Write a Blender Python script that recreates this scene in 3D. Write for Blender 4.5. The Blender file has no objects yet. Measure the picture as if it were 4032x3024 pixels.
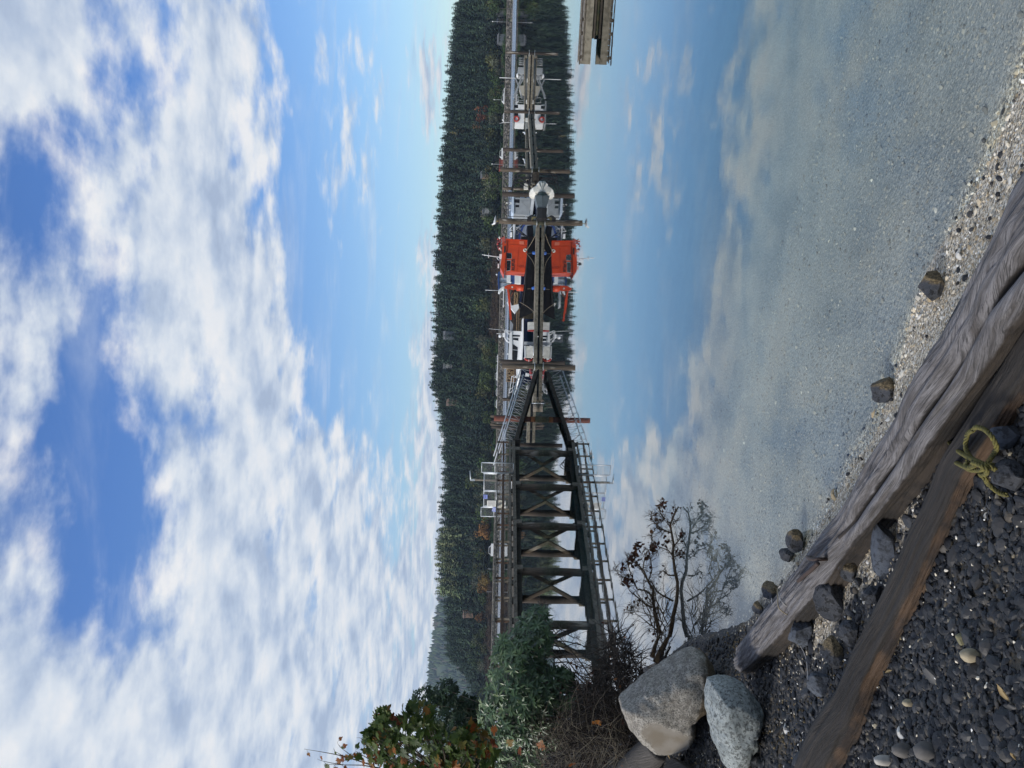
import bpy, math, random
import numpy as np
from mathutils import Vector, Matrix, noise as mnoise
rnd = random.Random(7); rs = np.random.RandomState(11)
sc = bpy.context.scene; C = sc.collection
# ------------------------------------------------------------------ camera (phone held sideways: world up is picture left)
F = 3028.0; CX, CY = 2016.0, 1512.0; HC = 3.2
ROLL = 0.0245; V0 = 1957.0; PITCH = math.atan((CX - V0) / F)
_X = Vector((1, 0, 0)); _F = Vector((0, math.cos(PITCH), -math.sin(PITCH))); _D = Vector((0, -math.sin(PITCH), -math.cos(PITCH)))
_r = math.atan(ROLL)
CU = math.cos(_r) * _X - math.sin(_r) * _D      # picture up
CD = math.sin(_r) * _X + math.cos(_r) * _D      # picture right
cam = bpy.data.cameras.new('camera'); camo = bpy.data.objects.new('camera', cam); C.objects.link(camo)
cam.sensor_fit = 'HORIZONTAL'; cam.sensor_width = 36.0; cam.lens = F / 4032 * 36
cam.clip_start = 0.05; cam.clip_end = 9000
m3 = Matrix((CD, CU, -_F)).transposed(); m4 = m3.to_4x4(); m4.translation = (0, 0, HC); camo.matrix_world = m4
sc.camera = camo
sc.view_settings.view_transform = 'Standard'; sc.view_settings.look = 'None'; sc.view_settings.exposure = 0.0; sc.view_settings.gamma = 1.0
sc.cycles.max_bounces = 8; sc.cycles.transparent_max_bounces = 16; sc.cycles.caustics_reflective = False; sc.cycles.caustics_refractive = False
SUN_EL = math.radians(34); SUN_AZ = math.radians(-118)   # azimuth from +Y towards +X: behind the left shoulder
# ------------------------------------------------------------------ node helpers
class NT:
    def __init__(s, tree): s.t = tree; s.n = tree.nodes; s.l = tree.links
    def new(s, typ, **kw):
        n = s.n.new(typ)
        for k, v in kw.items(): setattr(n, k, v)
        return n
    def put(s, sock, v):
        if hasattr(v, 'is_linked') or isinstance(v, bpy.types.NodeSocket): s.l.new(v, sock)
        elif v is not None:
            try: sock.default_value = v
            except Exception: sock.default_value = (*v, 1.0)
    def math(s, op, a, b=None, c=None, clamp=False):
        n = s.new('ShaderNodeMath', operation=op, use_clamp=clamp)
        s.put(n.inputs[0], a)
        if b is not None: s.put(n.inputs[1], b)
        if c is not None: s.put(n.inputs[2], c)
        return n.outputs[0]
    def mapr(s, v, a, b, c=0.0, d=1.0, smooth=True):
        n = s.new('ShaderNodeMapRange', interpolation_type='SMOOTHSTEP' if smooth else 'LINEAR')
        for i, x in enumerate((v, a, b, c, d)): s.put(n.inputs[i], x)
        return n.outputs[0]
    def mixf(s, f, a, b):
        n = s.new('ShaderNodeMix', data_type='FLOAT'); s.put(n.inputs[0], f); s.put(n.inputs[2], a); s.put(n.inputs[3], b); return n.outputs[0]
    def mixc(s, f, a, b, mode='MIX'):
        n = s.new('ShaderNodeMix', data_type='RGBA', blend_type=mode); s.put(n.inputs[0], f)
        for i, x in ((6, a), (7, b)):
            s.put(n.inputs[i], (*x, 1.0) if isinstance(x, (tuple, list)) and len(x) == 3 else x)
        return n.outputs[2]
    def noise(s, vec, scale, detail=4, rough=0.5, dist=0.0):
        n = s.new('ShaderNodeTexNoise'); s.put(n.inputs['Vector'], vec) if vec is not None else None
        n.inputs['Scale'].default_value = scale; n.inputs['Detail'].default_value = detail
        n.inputs['Roughness'].default_value = rough; n.inputs['Distortion'].default_value = dist
        return n.outputs[0]
    def vscale(s, vec, sx, sy, sz):
        n = s.new('ShaderNodeMapping'); s.put(n.inputs[0], vec); n.inputs['Scale'].default_value = (sx, sy, sz); return n.outputs[0]
    def ramp(s, f, stops, interp='LINEAR'):
        n = s.new('ShaderNodeValToRGB'); s.put(n.inputs[0], f); cr = n.color_ramp; cr.interpolation = interp
        while len(cr.elements) < len(stops): cr.elements.new(0.5)
        for e, (p, c) in zip(cr.elements, stops):
            e.position = p; e.color = (c, c, c, 1) if isinstance(c, (int, float)) else (*c, 1)
        return n.outputs[0]
# ------------------------------------------------------------------ world: Nishita sky with clouds laid out by direction
w = bpy.data.worlds.new('World'); sc.world = w; w.use_nodes = True
T = NT(w.node_tree); T.n.clear()
out = T.new('ShaderNodeOutputWorld')
sky = T.new('ShaderNodeTexSky', sky_type='NISHITA', sun_disc=False)
sky.sun_elevation = SUN_EL; sky.sun_rotation = SUN_AZ; sky.air_density = 1.0; sky.dust_density = 0.7; sky.ozone_density = 2.2
tc = T.new('ShaderNodeTexCoord'); sep = T.new('ShaderNodeSeparateXYZ'); T.l.new(tc.outputs['Generated'], sep.inputs[0])
dx, dy, dz = sep.outputs
dzp = T.math('MAXIMUM', dz, 0.0)
az = T.math('DIVIDE', T.math('ARCTAN2', dx, dy), math.radians(54))
azn = T.math('ADD', az, 0.5)
el = T.math('MULTIPLY', T.math('ARCSINE', dzp), 180 / math.pi)
k = T.math('DIVIDE', 1.0, T.math('ADD', dzp, 0.075))
cmb = T.new('ShaderNodeCombineXYZ'); T.put(cmb.inputs[0], T.math('MULTIPLY', dx, k)); T.put(cmb.inputs[1], T.math('MULTIPLY', dy, k))
p = cmb.outputs[0]
wn = T.noise(p, 1.3, 3, 0.5)
azw = T.math('ADD', azn, T.math('MULTIPLY', T.math('SUBTRACT', wn, 0.5), 0.10))
wn2 = T.noise(p, 2.1, 3, 0.5)
elw = T.math('ADD', el, T.math('MULTIPLY', T.math('SUBTRACT', wn2, 0.5), T.math('MULTIPLY', el, 0.22)))
# rows: elevation, coverage from left (-27 deg) to right (+27 deg)
ROWS = [
 (3.0, [.80,.85,.95,.90,.80,.75,.55,.55,.35,.30,.20]),
 (5.0, [.92,.80,.90,.85,.80,.85,.72,.55,.35,.70,.35]),
 (7.0, [.85,.82,.80,.62,.40,.30,.30,.25,.15,.35,.15]),
 (10.0,[.88,.95,.95,.85,.62,.30,.25,.36,.55,.52,.35]),
 (12.0,[.92,.92,.82,.88,.72,.30,.22,.34,.56,.54,.40]),
 (14.0,[.92,.90,.90,.92,.90,.50,.20,.16,.18,.26,.22]),
 (16.0,[.94,.92,.92,.90,.88,.85,.75,.65,.70,.55,.62]),
 (19.0,[.95,.92,.92,.88,.85,.90,.95,.95,.92,.88,.80]),
 (22.0,[.92,.85,.75,.62,.75,.92,.95,.98,.92,.62,.50]),
 (26.0,[.90,.78,.48,.28,.30,.50,.64,.68,.60,.45,.75]),
 (29.0,[.85,.74,.62,.40,.36,.54,.68,.58,.55,.95,1.0]),
 (31.5,[.80,.70,.68,.62,.56,.62,.72,.50,.55,1.0,1.0]),
 (35.0,[.62,.66,.72,.68,.70,.72,.66,.56,.76,1.0,1.0]),
 (60.0,[.55]*11)]
cov = None; prev = None
for e_, vals in ROWS:
    r_ = T.ramp(azw, [(i / 10.0, v) for i, v in enumerate(vals)], 'EASE')
    cov = r_ if cov is None else T.mixf(T.mapr(elw, prev, e_), cov, r_)
    prev = e_
n1 = T.noise(p, 2.6, 10, 0.56, 0.15)
off = T.new('ShaderNodeVectorMath', operation='ADD'); T.put(off.inputs[0], p); off.inputs[1].default_value = (-0.10, -0.05, 0)
n2 = T.noise(off.outputs[0], 2.6, 5, 0.50, 0.15)
n3 = T.noise(p, 7.5, 5, 0.6)
base = T.math('ADD', T.math('MULTIPLY', T.math('SUBTRACT', cov, 0.54), 0.92), T.math('ADD', T.math('MULTIPLY', T.math('SUBTRACT', n1, 0.5), 1.30), T.math('MULTIPLY', T.math('SUBTRACT', n3, 0.5), 0.40)))
dens = T.mapr(base, -0.12, 0.24)
thick = T.mapr(base, 0.08, 0.62)
n4 = T.noise(off.outputs[0], 7.5, 4, 0.6)
lit = T.mapr(T.math('ADD', T.math('SUBTRACT', n1, n2), T.math('MULTIPLY', T.math('SUBTRACT', n3, n4), .30)), -0.17, 0.17, smooth=False)
shade = T.math('MULTIPLY', T.math('ADD', T.math('MULTIPLY', lit, 0.82), 0.28), T.math('SUBTRACT', 1.0, T.math('MULTIPLY', thick, 0.20)), clamp=True)
low = T.mapr(el, 2.0, 9.0)
shade = T.math('MAXIMUM', shade, T.math('MULTIPLY', T.math('SUBTRACT', 1.0, low), 0.72))
ccol = T.ramp(shade, [(0.0, (.30, .39, .57)), (0.42, (.54, .64, .80)), (0.75, (.82, .88, .95)), (1.0, (1.0, 1.0, 1.0))])
bg1 = T.new('ShaderNodeBackground'); hs = T.new('ShaderNodeHueSaturation'); hs.inputs['Saturation'].default_value = 1.1; T.put(hs.inputs['Color'], T.mixc(1.0, sky.outputs[0], T.mixc(T.mapr(el, 0.0, 26.0, smooth=False), (1.02, 1.06, 1.02), (.80, .92, 1.20)), 'MULTIPLY'))
T.put(bg1.inputs[0], hs.outputs[0]); bg1.inputs[1].default_value = 0.15
bg2 = T.new('ShaderNodeBackground'); T.put(bg2.inputs[0], ccol); bg2.inputs[1].default_value = 0.92
veil = T.mapr(T.noise(T.vscale(p, 0.75, 1.9, 1), 1.5, 7, 0.62, 0.5), .47, .74)
veil = T.math('MULTIPLY', veil, T.math('ADD', .16, T.math('MULTIPLY', cov, .55)))
mx = T.new('ShaderNodeMixShader'); T.put(mx.inputs[0], T.math('MAXIMUM', T.math('MULTIPLY', dens, 0.96), veil)); T.l.new(bg1.outputs[0], mx.inputs[1]); T.l.new(bg2.outputs[0], mx.inputs[2])
T.l.new(mx.outputs[0], out.inputs[0])
w.cycles.sampling_method = 'MANUAL'; w.cycles.sample_map_resolution = 512
# ------------------------------------------------------------------ sun
sl = bpy.data.lights.new('sun', 'SUN'); sl.energy = 3.4; sl.angle = math.radians(14.0); sl.color = (1.0, .95, .88)
so = bpy.data.objects.new('sun', sl); C.objects.link(so)
sd = Vector((math.sin(SUN_AZ) * math.cos(SUN_EL), math.cos(SUN_AZ) * math.cos(SUN_EL), math.sin(SUN_EL)))
so.rotation_euler = (-sd).to_track_quat('-Z', 'Y').to_euler(); so.location = (-30, -30, 40)
# ------------------------------------------------------------------ from a photograph pixel (X, Y of 4032x3024) into the place
def ray(X, Y):
    return _F + CD * ((X - CX) / F) - CU * ((Y - CY) / F)
def P(X, Y, d):
    r = ray(X, Y); return Vector((0, 0, HC)) + r * (d / r.y)
def Wp(X, Y, z=0.0):
    r = ray(X, Y); return Vector((0, 0, HC)) + r * ((z - HC) / r.z)
def zoom(ox, oy, s):
    return lambda x, y: (ox + x / s, oy + y / s)
# ------------------------------------------------------------------ materials
MATS = {}
def mat(name, col, rough=0.7, col2=None, scale=6.0, bump=0.0, bscale=None, metal=0.0, stretch=None, spec=0.5, contrast=(0.35, 0.65), rand=0.0, trans=0.0, detail=6):
    m = bpy.data.materials.new(name); m.use_nodes = True; t = NT(m.node_tree); b = t.n['Principled BSDF']
    tcn = t.new('ShaderNodeTexCoord'); v = tcn.outputs['Object']
    if stretch: v = t.vscale(v, *stretch)
    c = (*col, 1.0)
    if col2:
        f = t.mapr(t.noise(v, scale, detail, 0.6), *contrast); c = t.mixc(f, col, col2)
    if rand:
        oi = t.new('ShaderNodeObjectInfo'); hsn = t.new('ShaderNodeHueSaturation'); t.put(hsn.inputs['Color'], c)
        t.put(hsn.inputs['Value'], t.mapr(oi.outputs['Random'], 0, 1, 1 - rand, 1 + rand, False))
        t.put(hsn.inputs['Hue'], t.mapr(t.math('FRACT', t.math('MULTIPLY', oi.outputs['Random'], 17.3)), 0, 1, .5 - rand * .05, .5 + rand * .05, False)); c = hsn.outputs[0]
    t.put(b.inputs['Base Color'], c); b.inputs['Roughness'].default_value = rough; b.inputs['Metallic'].default_value = metal
    b.inputs['Specular IOR Level'].default_value = spec
    if bump:
        bn = t.new('ShaderNodeBump'); bn.inputs['Strength'].default_value = min(1.0, bump * 8); bn.inputs['Distance'].default_value = bump
        t.put(bn.inputs['Height'], t.noise(v, bscale or scale * 2, 6, 0.65)); t.l.new(bn.outputs[0], b.inputs['Normal'])
    if trans:
        tr = t.new('ShaderNodeBsdfTranslucent'); t.put(tr.inputs[0], c); ms = t.new('ShaderNodeMixShader'); ms.inputs[0].default_value = trans
        t.l.new(b.outputs[0], ms.inputs[1]); t.l.new(tr.outputs[0], ms.inputs[2]); t.l.new(ms.outputs[0], t.n['Material Output'].inputs[0])
    MATS[name] = m; return m
# ------------------------------------------------------------------ mesh builder
class MB:
    def __init__(s): s.v = []; s.f = []; s.m = []; s.sm = []
    def add(s, vs, fs, mi=0, smooth=False):
        o = len(s.v); s.v.extend([tuple(x) for x in vs]); s.f.extend([tuple(i + o for i in f) for f in fs])
        s.m.extend([mi] * len(fs)); s.sm.extend([smooth] * len(fs)); return s
    def box(s, a, b, mi=0):
        (x0, y0, z0), (x1, y1, z1) = a, b
        return s.add([(x0,y0,z0),(x1,y0,z0),(x1,y1,z0),(x0,y1,z0),(x0,y0,z1),(x1,y0,z1),(x1,y1,z1),(x0,y1,z1)],
              [(0,3,2,1),(4,5,6,7),(0,1,5,4),(1,2,6,5),(2,3,7,6),(3,0,4,7)], mi)
    def beam(s, a, b, w, h, up=(0, 0, 1), mi=0):
        a = Vector(a); b = Vector(b); d = (b - a).normalized(); u = Vector(up)
        r = d.cross(u)
        if r.length < 1e-4: r = d.cross(Vector((1, 0, 0)))
        r.normalize(); u = r.cross(d).normalized(); r = r * (w / 2); u = u * (h / 2)
        return s.add([a-r-u, a+r-u, a+r+u, a-r+u, b-r-u, b+r-u, b+r+u, b-r+u],
              [(0,1,2,3),(7,6,5,4),(0,4,5,1),(1,5,6,2),(2,6,7,3),(3,7,4,0)], mi)
    def tube(s, pts, rad, n=8, mi=0, smooth=True, caps=True, jit=0.0):
        pts = [Vector(q) for q in pts]; k = len(pts)
        rad = [rad] * k if isinstance(rad, (int, float)) else rad
        vs = []; fs = []; pu = None
        for i, q in enumerate(pts):
            d = (pts[min(i + 1, k - 1)] - pts[max(i - 1, 0)])
            if d.length < 1e-9: d = Vector((0, 0, 1))
            d.normalize()
            if pu is None:
                pu = d.orthogonal().normalized()
            pu = (pu - d * pu.dot(d))
            if pu.length < 1e-6: pu = d.orthogonal()
            pu.normalize(); pr = d.cross(pu)
            for j in range(n):
                t_ = 2 * math.pi * j / n; rr = rad[i] * (1 + (rnd.uniform(-jit, jit) if jit else 0))
                vs.append(q + pu * (math.cos(t_) * rr) + pr * (math.sin(t_) * rr))
        for i in range(k - 1):
            for j in range(n):
                a = i * n + j; b = i * n + (j + 1) % n; fs.append((a, b, b + n, a + n))
        if caps: fs.append(tuple(range(n - 1, -1, -1))); fs.append(tuple((k - 1) * n + j for j in range(n)))
        return s.add(vs, fs, mi, smooth)
    def prism(s, poly, d0, d1, mi=0):
        """poly: list of (x, z); extruded along y from d0 to d1"""
        n = len(poly); vs = [(x, d0, z) for x, z in poly] + [(x, d1, z) for x, z in poly]
        fs = [tuple(range(n)), tuple(range(2 * n - 1, n - 1, -1))] + [(i, i + n, (i + 1) % n + n, (i + 1) % n) for i in range(n)]
        return s.add(vs, fs, mi)
    def ball(s, c, r, mi=0, n=10, sq=(1, 1, 1)):
        vs = []; fs = []; m = n // 2 + 1
        for i in range(m + 1):
            th = math.pi * i / m
            for j in range(n):
                ph = 2 * math.pi * j / n
                vs.append((c[0] + r * sq[0] * math.sin(th) * math.cos(ph), c[1] + r * sq[1] * math.sin(th) * math.sin(ph), c[2] + r * sq[2] * math.cos(th)))
        for i in range(m):
            for j in range(n): fs.append((i * n + j, (i + 1) * n + j, (i + 1) * n + (j + 1) % n, i * n + (j + 1) % n))
        return s.add(vs, fs, mi, True)
    def torus(s, c, R, r, axis='y', n=20, k=8, mi=0):
        pts = []
        for i in range(n + 1):
            t_ = 2 * math.pi * i / n; a, b = R * math.cos(t_), R * math.sin(t_)
            pts.append(Vector(c) + Vector({'y': (a, 0, b), 'z': (a, b, 0), 'x': (0, a, b)}[axis]))
        return s.tube(pts, r, k, mi, True, False)
    def build(s, name, mats, parent=None, origin=None):
        o = Vector(origin) if origin is not None else Vector((0, 0, 0))
        me = bpy.data.meshes.new(name); vs = [(x[0] - o.x, x[1] - o.y, x[2] - o.z) for x in s.v]
        me.from_pydata(vs, [], s.f)
        for m_ in (mats if isinstance(mats, (list, tuple)) else [mats]): me.materials.append(m_)
        me.polygons.foreach_set('material_index', s.m); me.polygons.foreach_set('use_smooth', s.sm); me.update()
        ob = bpy.data.objects.new(name, me); C.objects.link(ob)
        if parent is not None: ob.parent = parent
        else: ob.location = o
        return ob
def tag(o, label=None, cat=None, group=None, kind=None):
    if label: o['label'] = label
    if cat: o['category'] = cat
    if group: o['group'] = group
    if kind: o['kind'] = kind
    return o
def thing(name, label, cat, loc=(0, 0, 0), rz=0.0, group=None):
    o = bpy.data.objects.new(name, None); C.objects.link(o); o.location = loc; o.rotation_euler = (0, 0, rz); o.empty_display_size = .2
    return tag(o, label, cat, group)
def npmesh(name, V, Fc, mats, parent=None, smooth=False, mi=None, attr=None, loc=None):
    """V (n,3) array, Fc (m,k) array, all faces with k corners"""
    me = bpy.data.meshes.new(name); n, k_ = Fc.shape
    me.vertices.add(len(V)); me.vertices.foreach_set('co', np.asarray(V, np.float32).ravel())
    me.loops.add(n * k_); me.loops.foreach_set('vertex_index', Fc.astype(np.int32).ravel())
    me.polygons.add(n); me.polygons.foreach_set('loop_start', np.arange(0, n * k_, k_, dtype=np.int32))
    me.polygons.foreach_set('use_smooth', np.full(n, smooth))
    for m_ in (mats if isinstance(mats, (list, tuple)) else [mats]): me.materials.append(m_)
    if mi is not None: me.polygons.foreach_set('material_index', np.asarray(mi, np.int32))
    for nm, val in (attr or {}).items():
        a = me.attributes.new(nm, 'FLOAT', 'POINT'); a.data.foreach_set('value', np.asarray(val, np.float32))
    me.update(calc_edges=True); me.validate()
    ob = bpy.data.objects.new(name, me); C.objects.link(ob)
    if parent is not None: ob.parent = parent
    if loc is not None: ob.location = loc
    return ob
# ------------------------------------------------------------------ the lie of the land
_sh = [(4030,260),(3919,513),(3821,774),(3701,1068),(3615,1240),(3520,1452),(3430,1705),(3348,1813),(3299,1931),(3181,2125),(3060,2330),(2965,2440),(2820,2489),(2759,2507),(2712,2560),(2621,2627),(2530,2659)]
SHORE = [(60.,-14.),(22.,-4.),(8.,2.2)] + [tuple(Wp(x, y)[:2]) for x, y in _sh]
_l = SHORE[-1]
SHORE += [(_l[0]-1.6,_l[1]+1.8),(-8.8,22.5),(-12.5,30.0),(-17.,38.),(-26.,50.),(-60.,80.),(-220.,130.)]
_poly = np.array(SHORE + [(-400., 130.), (-400., -300.), (400., -300.), (400., -14.)])
_seg = np.array(SHORE)
def sdist(x, y):
    x = np.asarray(x, float); y = np.asarray(y, float); d = np.full(x.shape, 1e9)
    for a, b in zip(_seg[:-1], _seg[1:]):
        e = b - a; t = np.clip(((x - a[0]) * e[0] + (y - a[1]) * e[1]) / (e @ e), 0, 1)
        d = np.minimum(d, np.hypot(x - a[0] - t * e[0], y - a[1] - t * e[1]))
    ins = np.zeros(x.shape, bool); j = len(_poly) - 1
    for i in range(len(_poly)):
        xi, yi = _poly[i]; xj, yj = _poly[j]
        if yi != yj:
            ins ^= ((yi > y) != (yj > y)) & (x < (xj - xi) * (y - yi) / (yj - yi) + xi)
        j = i
    return np.where(ins, d, -d)
def sstep(a, b, x): t = np.clip((x - a) / (b - a), 0, 1); return t * t * (3 - 2 * t)
DS = 400.0
_HP = [(-40,.5),(0,1787),(300,1751),(600,1730),(900,1710),(1200,1704),(1500,1690),(1750,1736),(2080,1732),(2200,1719),(2300,1722),(2345,1742),(2480,1742),(2580,1746),(2700,1850),(3024,1870)]
_hy = np.array([a for a, b in _HP[1:]], float); _hx = np.array([b for a, b in _HP[1:]], float)
YB = 545.0
def ridge(x):
    """height of the ground under the topmost trees, by x at y = YB"""
    Yp = CY - np.asarray(x, float) / YB * F
    Xp = np.interp(Yp, _hy, _hx); vh = V0 + ROLL * (CY - Yp)
    return np.maximum((vh - Xp) * YB / F + HC - 15.0, 3.0)
def hfun(x, y):
    x = np.asarray(x, float); y = np.asarray(y, float)
    s = sdist(x, y)
    land = np.where(s < 5.5, .285 * s, 1.57 + .10 * (s - 5.5)); land = np.where(s > 8.5, 1.87 + .42 * (s - 8.5), land); land = np.minimum(land, 8.0)  # unseen rise behind the viewer, shaped to block sky and sun
    land = land + .55 * np.exp(-((x + 5.6) / 1.7) ** 2 - ((y - 11.5) / 2.2) ** 2) + .9 * sstep(.3, 3.5, s) * sstep(10., 16., y) * sstep(-3., -6., x)
    bed = -.13 * (-s); bed = np.where(s < -6, -.78 - .14 * (-s - 6), bed); bed = np.maximum(bed, -7.0)
    near = np.where(s > 0, land, bed) + .02 * np.sin(x * 2.1 + 1.3 * np.sin(y * 1.7)) * np.exp(-np.abs(s) / 6)
    # the far shore
    q = y - DS
    far = np.where(q < 0, np.maximum(-7.0, q * .25), np.minimum(q * .75, 2.3))
    hill = 2.4 + (ridge(x / np.maximum(y, 1) * YB) - 2.4) * sstep(24, 145, q)
    hill = np.where(q > 160, np.maximum(hill - (q - 160) * .06, -5), hill)
    far = np.where(q > 14, np.minimum(hill, 2.4 + (q - 14) * 1.2), far)
    return np.where(y > 250, far, near)
def hz(x, y): return float(hfun(np.array([x]), np.array([y]))[0])
def G(X, Y, lift=0.0):
    """where the view ray through a pixel meets the ground (or the water)"""
    r = ray(X, Y); r = r / math.hypot(r.x, r.y); t = .8
    ts = np.concatenate([np.linspace(.8, 40, 2400)])
    zz = HC + r.z * ts; gg = np.maximum(hfun(r.x * ts, r.y * ts), 0.0) + lift
    i = np.argmax(zz < gg)
    return Vector((r.x * ts[i], r.y * ts[i], float(gg[i])))
# ------------------------------------------------------------------ ground: one sheet from underfoot to beyond the far hills
def ground_mat():
    m = bpy.data.materials.new('ground'); m.use_nodes = True; t = NT(m.node_tree); b = t.n['Principled BSDF']
    geo = t.new('ShaderNodeNewGeometry'); pos = geo.outputs['Position']
    def at(nm): a = t.new('ShaderNodeAttribute', attribute_name=nm); return a.outputs['Fac']
    v1 = t.new('ShaderNodeTexVoronoi'); t.put(v1.inputs['Vector'], pos); v1.inputs['Scale'].default_value = 26
    v2 = t.new('ShaderNodeTexVoronoi'); t.put(v2.inputs['Vector'], pos); v2.inputs['Scale'].default_value = 70
    sp = t.new('ShaderNodeSeparateColor'); t.put(sp.inputs[0], v1.outputs['Color'])
    sp2 = t.new('ShaderNodeSeparateColor'); t.put(sp2.inputs[0], v2.outputs['Color'])
    dark = t.ramp(sp2.outputs[0], [(0, (.018, .020, .024)), (.5, (.035, .037, .042)), (.85, (.05, .045, .038)), (1, (.16, .13, .09))])
    dark = t.mixc(t.mapr(t.noise(pos, 1.6, 4), .52, .66), dark, (.055, .042, .024))
    shell = t.ramp(sp2.outputs[0], [(0, (.05, .045, .04)), (.3, (.27, .22, .15)), (.6, (.47, .40, .29)), (.9, (.60, .55, .45)), (1, (.75, .72, .66))])
    sn = t.math('ADD', at('shell'), t.math('MULTIPLY', t.math('SUBTRACT', t.noise(pos, 1.9, 5), .5), .9))
    c = t.mixc(t.mapr(sn, .38, .62), dark, shell)
    bedc = t.mixc(t.mapr(t.noise(pos, .9, 6, .65), .3, .7), (.155, .168, .165), (.25, .262, .255))
    bedc = t.mixc(t.mapr(sp2.outputs[1], 0, 1, .0, .75, False), bedc, t.ramp(sp2.outputs[0], [(0, (.07, .07, .065)), (.5, (.22, .21, .18)), (1, (.46, .43, .37))]))
    c = t.mixc(at('bed'), c, bedc)
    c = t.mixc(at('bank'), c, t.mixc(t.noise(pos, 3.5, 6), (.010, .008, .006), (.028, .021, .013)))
    fl = t.mixc(t.mapr(t.noise(pos, .07, 6, .7), .42, .58), (.055, .075, .022), (.075, .058, .032))
    c = t.mixc(at('far'), c, fl)
    t.put(b.inputs['Base Color'], c); b.inputs['Roughness'].default_value = .75
    bn = t.new('ShaderNodeBump'); bn.inputs['Strength'].default_value = .9; bn.inputs['Distance'].default_value = .012
    t.put(bn.inputs['Height'], t.math('ADD', t.math('MULTIPLY', v1.outputs['Distance'], 1.0), t.math('MULTIPLY', v2.outputs['Distance'], .5))); t.l.new(bn.outputs[0], b.inputs['Normal'])
    return m
ang = np.radians(np.concatenate([np.linspace(-180, -42, 56, endpoint=False), np.linspace(-42, 42, 330, endpoint=False), np.linspace(42, 180, 56, endpoint=False)]))
rad = np.concatenate([[0.05], np.geomspace(.5, 60, 250), np.geomspace(66, 380, 24), np.linspace(388, 470, 42), np.geomspace(480, 7000, 40)])
A_, R_ = np.meshgrid(ang, rad); gx = R_ * np.sin(A_); gy = R_ * np.cos(A_); gz = hfun(gx, gy)
nr, na = gx.shape; idx = np.arange(nr * na).reshape(nr, na); nx_ = np.roll(idx, -1, 1)
Fq = np.stack([idx[:-1].ravel(), nx_[:-1].ravel(), nx_[1:].ravel(), idx[1:].ravel()], 1)[:, ::-1]
sg = sdist(gx, gy).ravel(); xf, yf = gx.ravel(), gy.ravel()
along = sstep(-3.4, -1.6, xf)
shell_a = np.clip(sstep(1.7, 1.0, sg) * along + .42 * sstep(2.5, 1.6, sg) * sstep(-1.5, -.2, xf), 0, 1)
bed_a = sstep(.0, -.25, sg) * sstep(-4.5, -1.0, xf)
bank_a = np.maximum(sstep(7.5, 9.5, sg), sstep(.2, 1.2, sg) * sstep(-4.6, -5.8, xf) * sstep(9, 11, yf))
gr = npmesh('ground', np.stack([xf, yf, gz.ravel()], 1), Fq, ground_mat(), smooth=True,
   attr={'shell': shell_a, 'bed': bed_a * (yf < 250), 'bank': bank_a * (yf < 250), 'far': (yf > 250) * 1.0})
tag(gr, kind='structure')
# ------------------------------------------------------------------ water: a calm surface over an absorbing body
def water_mat():
    m = bpy.data.materials.new('water'); m.use_nodes = True; t = NT(m.node_tree); t.n.remove(t.n['Principled BSDF'])
    geo = t.new('ShaderNodeNewGeometry'); pos = geo.outputs['Position']
    big = t.noise(t.vscale(pos, 1, 1, 1), .55, 3, .5); fine = t.noise(pos, 9.0, 3, .55); mid = t.noise(pos, 2.2, 2, .5)
    gust = t.mapr(t.noise(t.vscale(pos, .010, .035, 1), 1.0, 3, .5), .50, .68)
    sepp = t.new('ShaderNodeSeparateXYZ'); t.put(sepp.inputs[0], pos)
    band = t.math('MULTIPLY', t.mapr(sepp.outputs[1], 215, 262), t.mapr(sepp.outputs[1], 392, 376))
    h = t.math('ADD', t.math('MULTIPLY', big, .0014), t.math('ADD', t.math('MULTIPLY', mid, .00030), t.math('MULTIPLY', fine, .00008)))
    h = t.math('ADD', h, t.math('MULTIPLY', band, t.math('MULTIPLY', fine, .02)))
    bn = t.new('ShaderNodeBump'); bn.inputs['Strength'].default_value = 1.0; bn.inputs['Distance'].default_value = 1.0; t.put(bn.inputs['Height'], h)
    fr = t.new('ShaderNodeFresnel'); fr.inputs['IOR'].default_value = 1.33; t.l.new(bn.outputs[0], fr.inputs['Normal'])
    gl = t.new('ShaderNodeBsdfGlossy'); t.put(gl.inputs['Roughness'], t.math('ADD', .012, t.math('MULTIPLY', band, t.mapr(gust, 0, 1, .22, .40, False)))); t.l.new(bn.outputs[0], gl.inputs['Normal'])
    tr = t.new('ShaderNodeBsdfTransparent'); tr.inputs[0].default_value = (.95, .98, .97, 1)
    ms = t.new('ShaderNodeMixShader'); t.put(ms.inputs[0], t.math('MULTIPLY', t.math('SUBTRACT', 1.0, geo.outputs['Backfacing']), t.math('ADD', fr.outputs[0], t.math('MULTIPLY', t.math('MULTIPLY', t.math('SUBTRACT', 1.0, fr.outputs[0]), .66), t.mapr(fr.outputs[0], .05, .42)), clamp=True))); t.l.new(tr.outputs[0], ms.inputs[1]); t.l.new(gl.outputs[0], ms.inputs[2])
    va = t.new('ShaderNodeVolumeAbsorption'); va.inputs['Color'].default_value = (.60, .82, .85, 1); va.inputs['Density'].default_value = .34
    o = t.n['Material Output']; t.l.new(ms.outputs[0], o.inputs['Surface']); t.l.new(va.outputs[0], o.inputs['Volume'])
    return m
wb = MB()
for (q0, q1) in (((-900, -40), (900, 430)),):
    wb.box((q0[0], q0[1], -9.0), (q1[0], q1[1], 0.0))
wo = wb.build('water', water_mat()); tag(wo, kind='structure')
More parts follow.
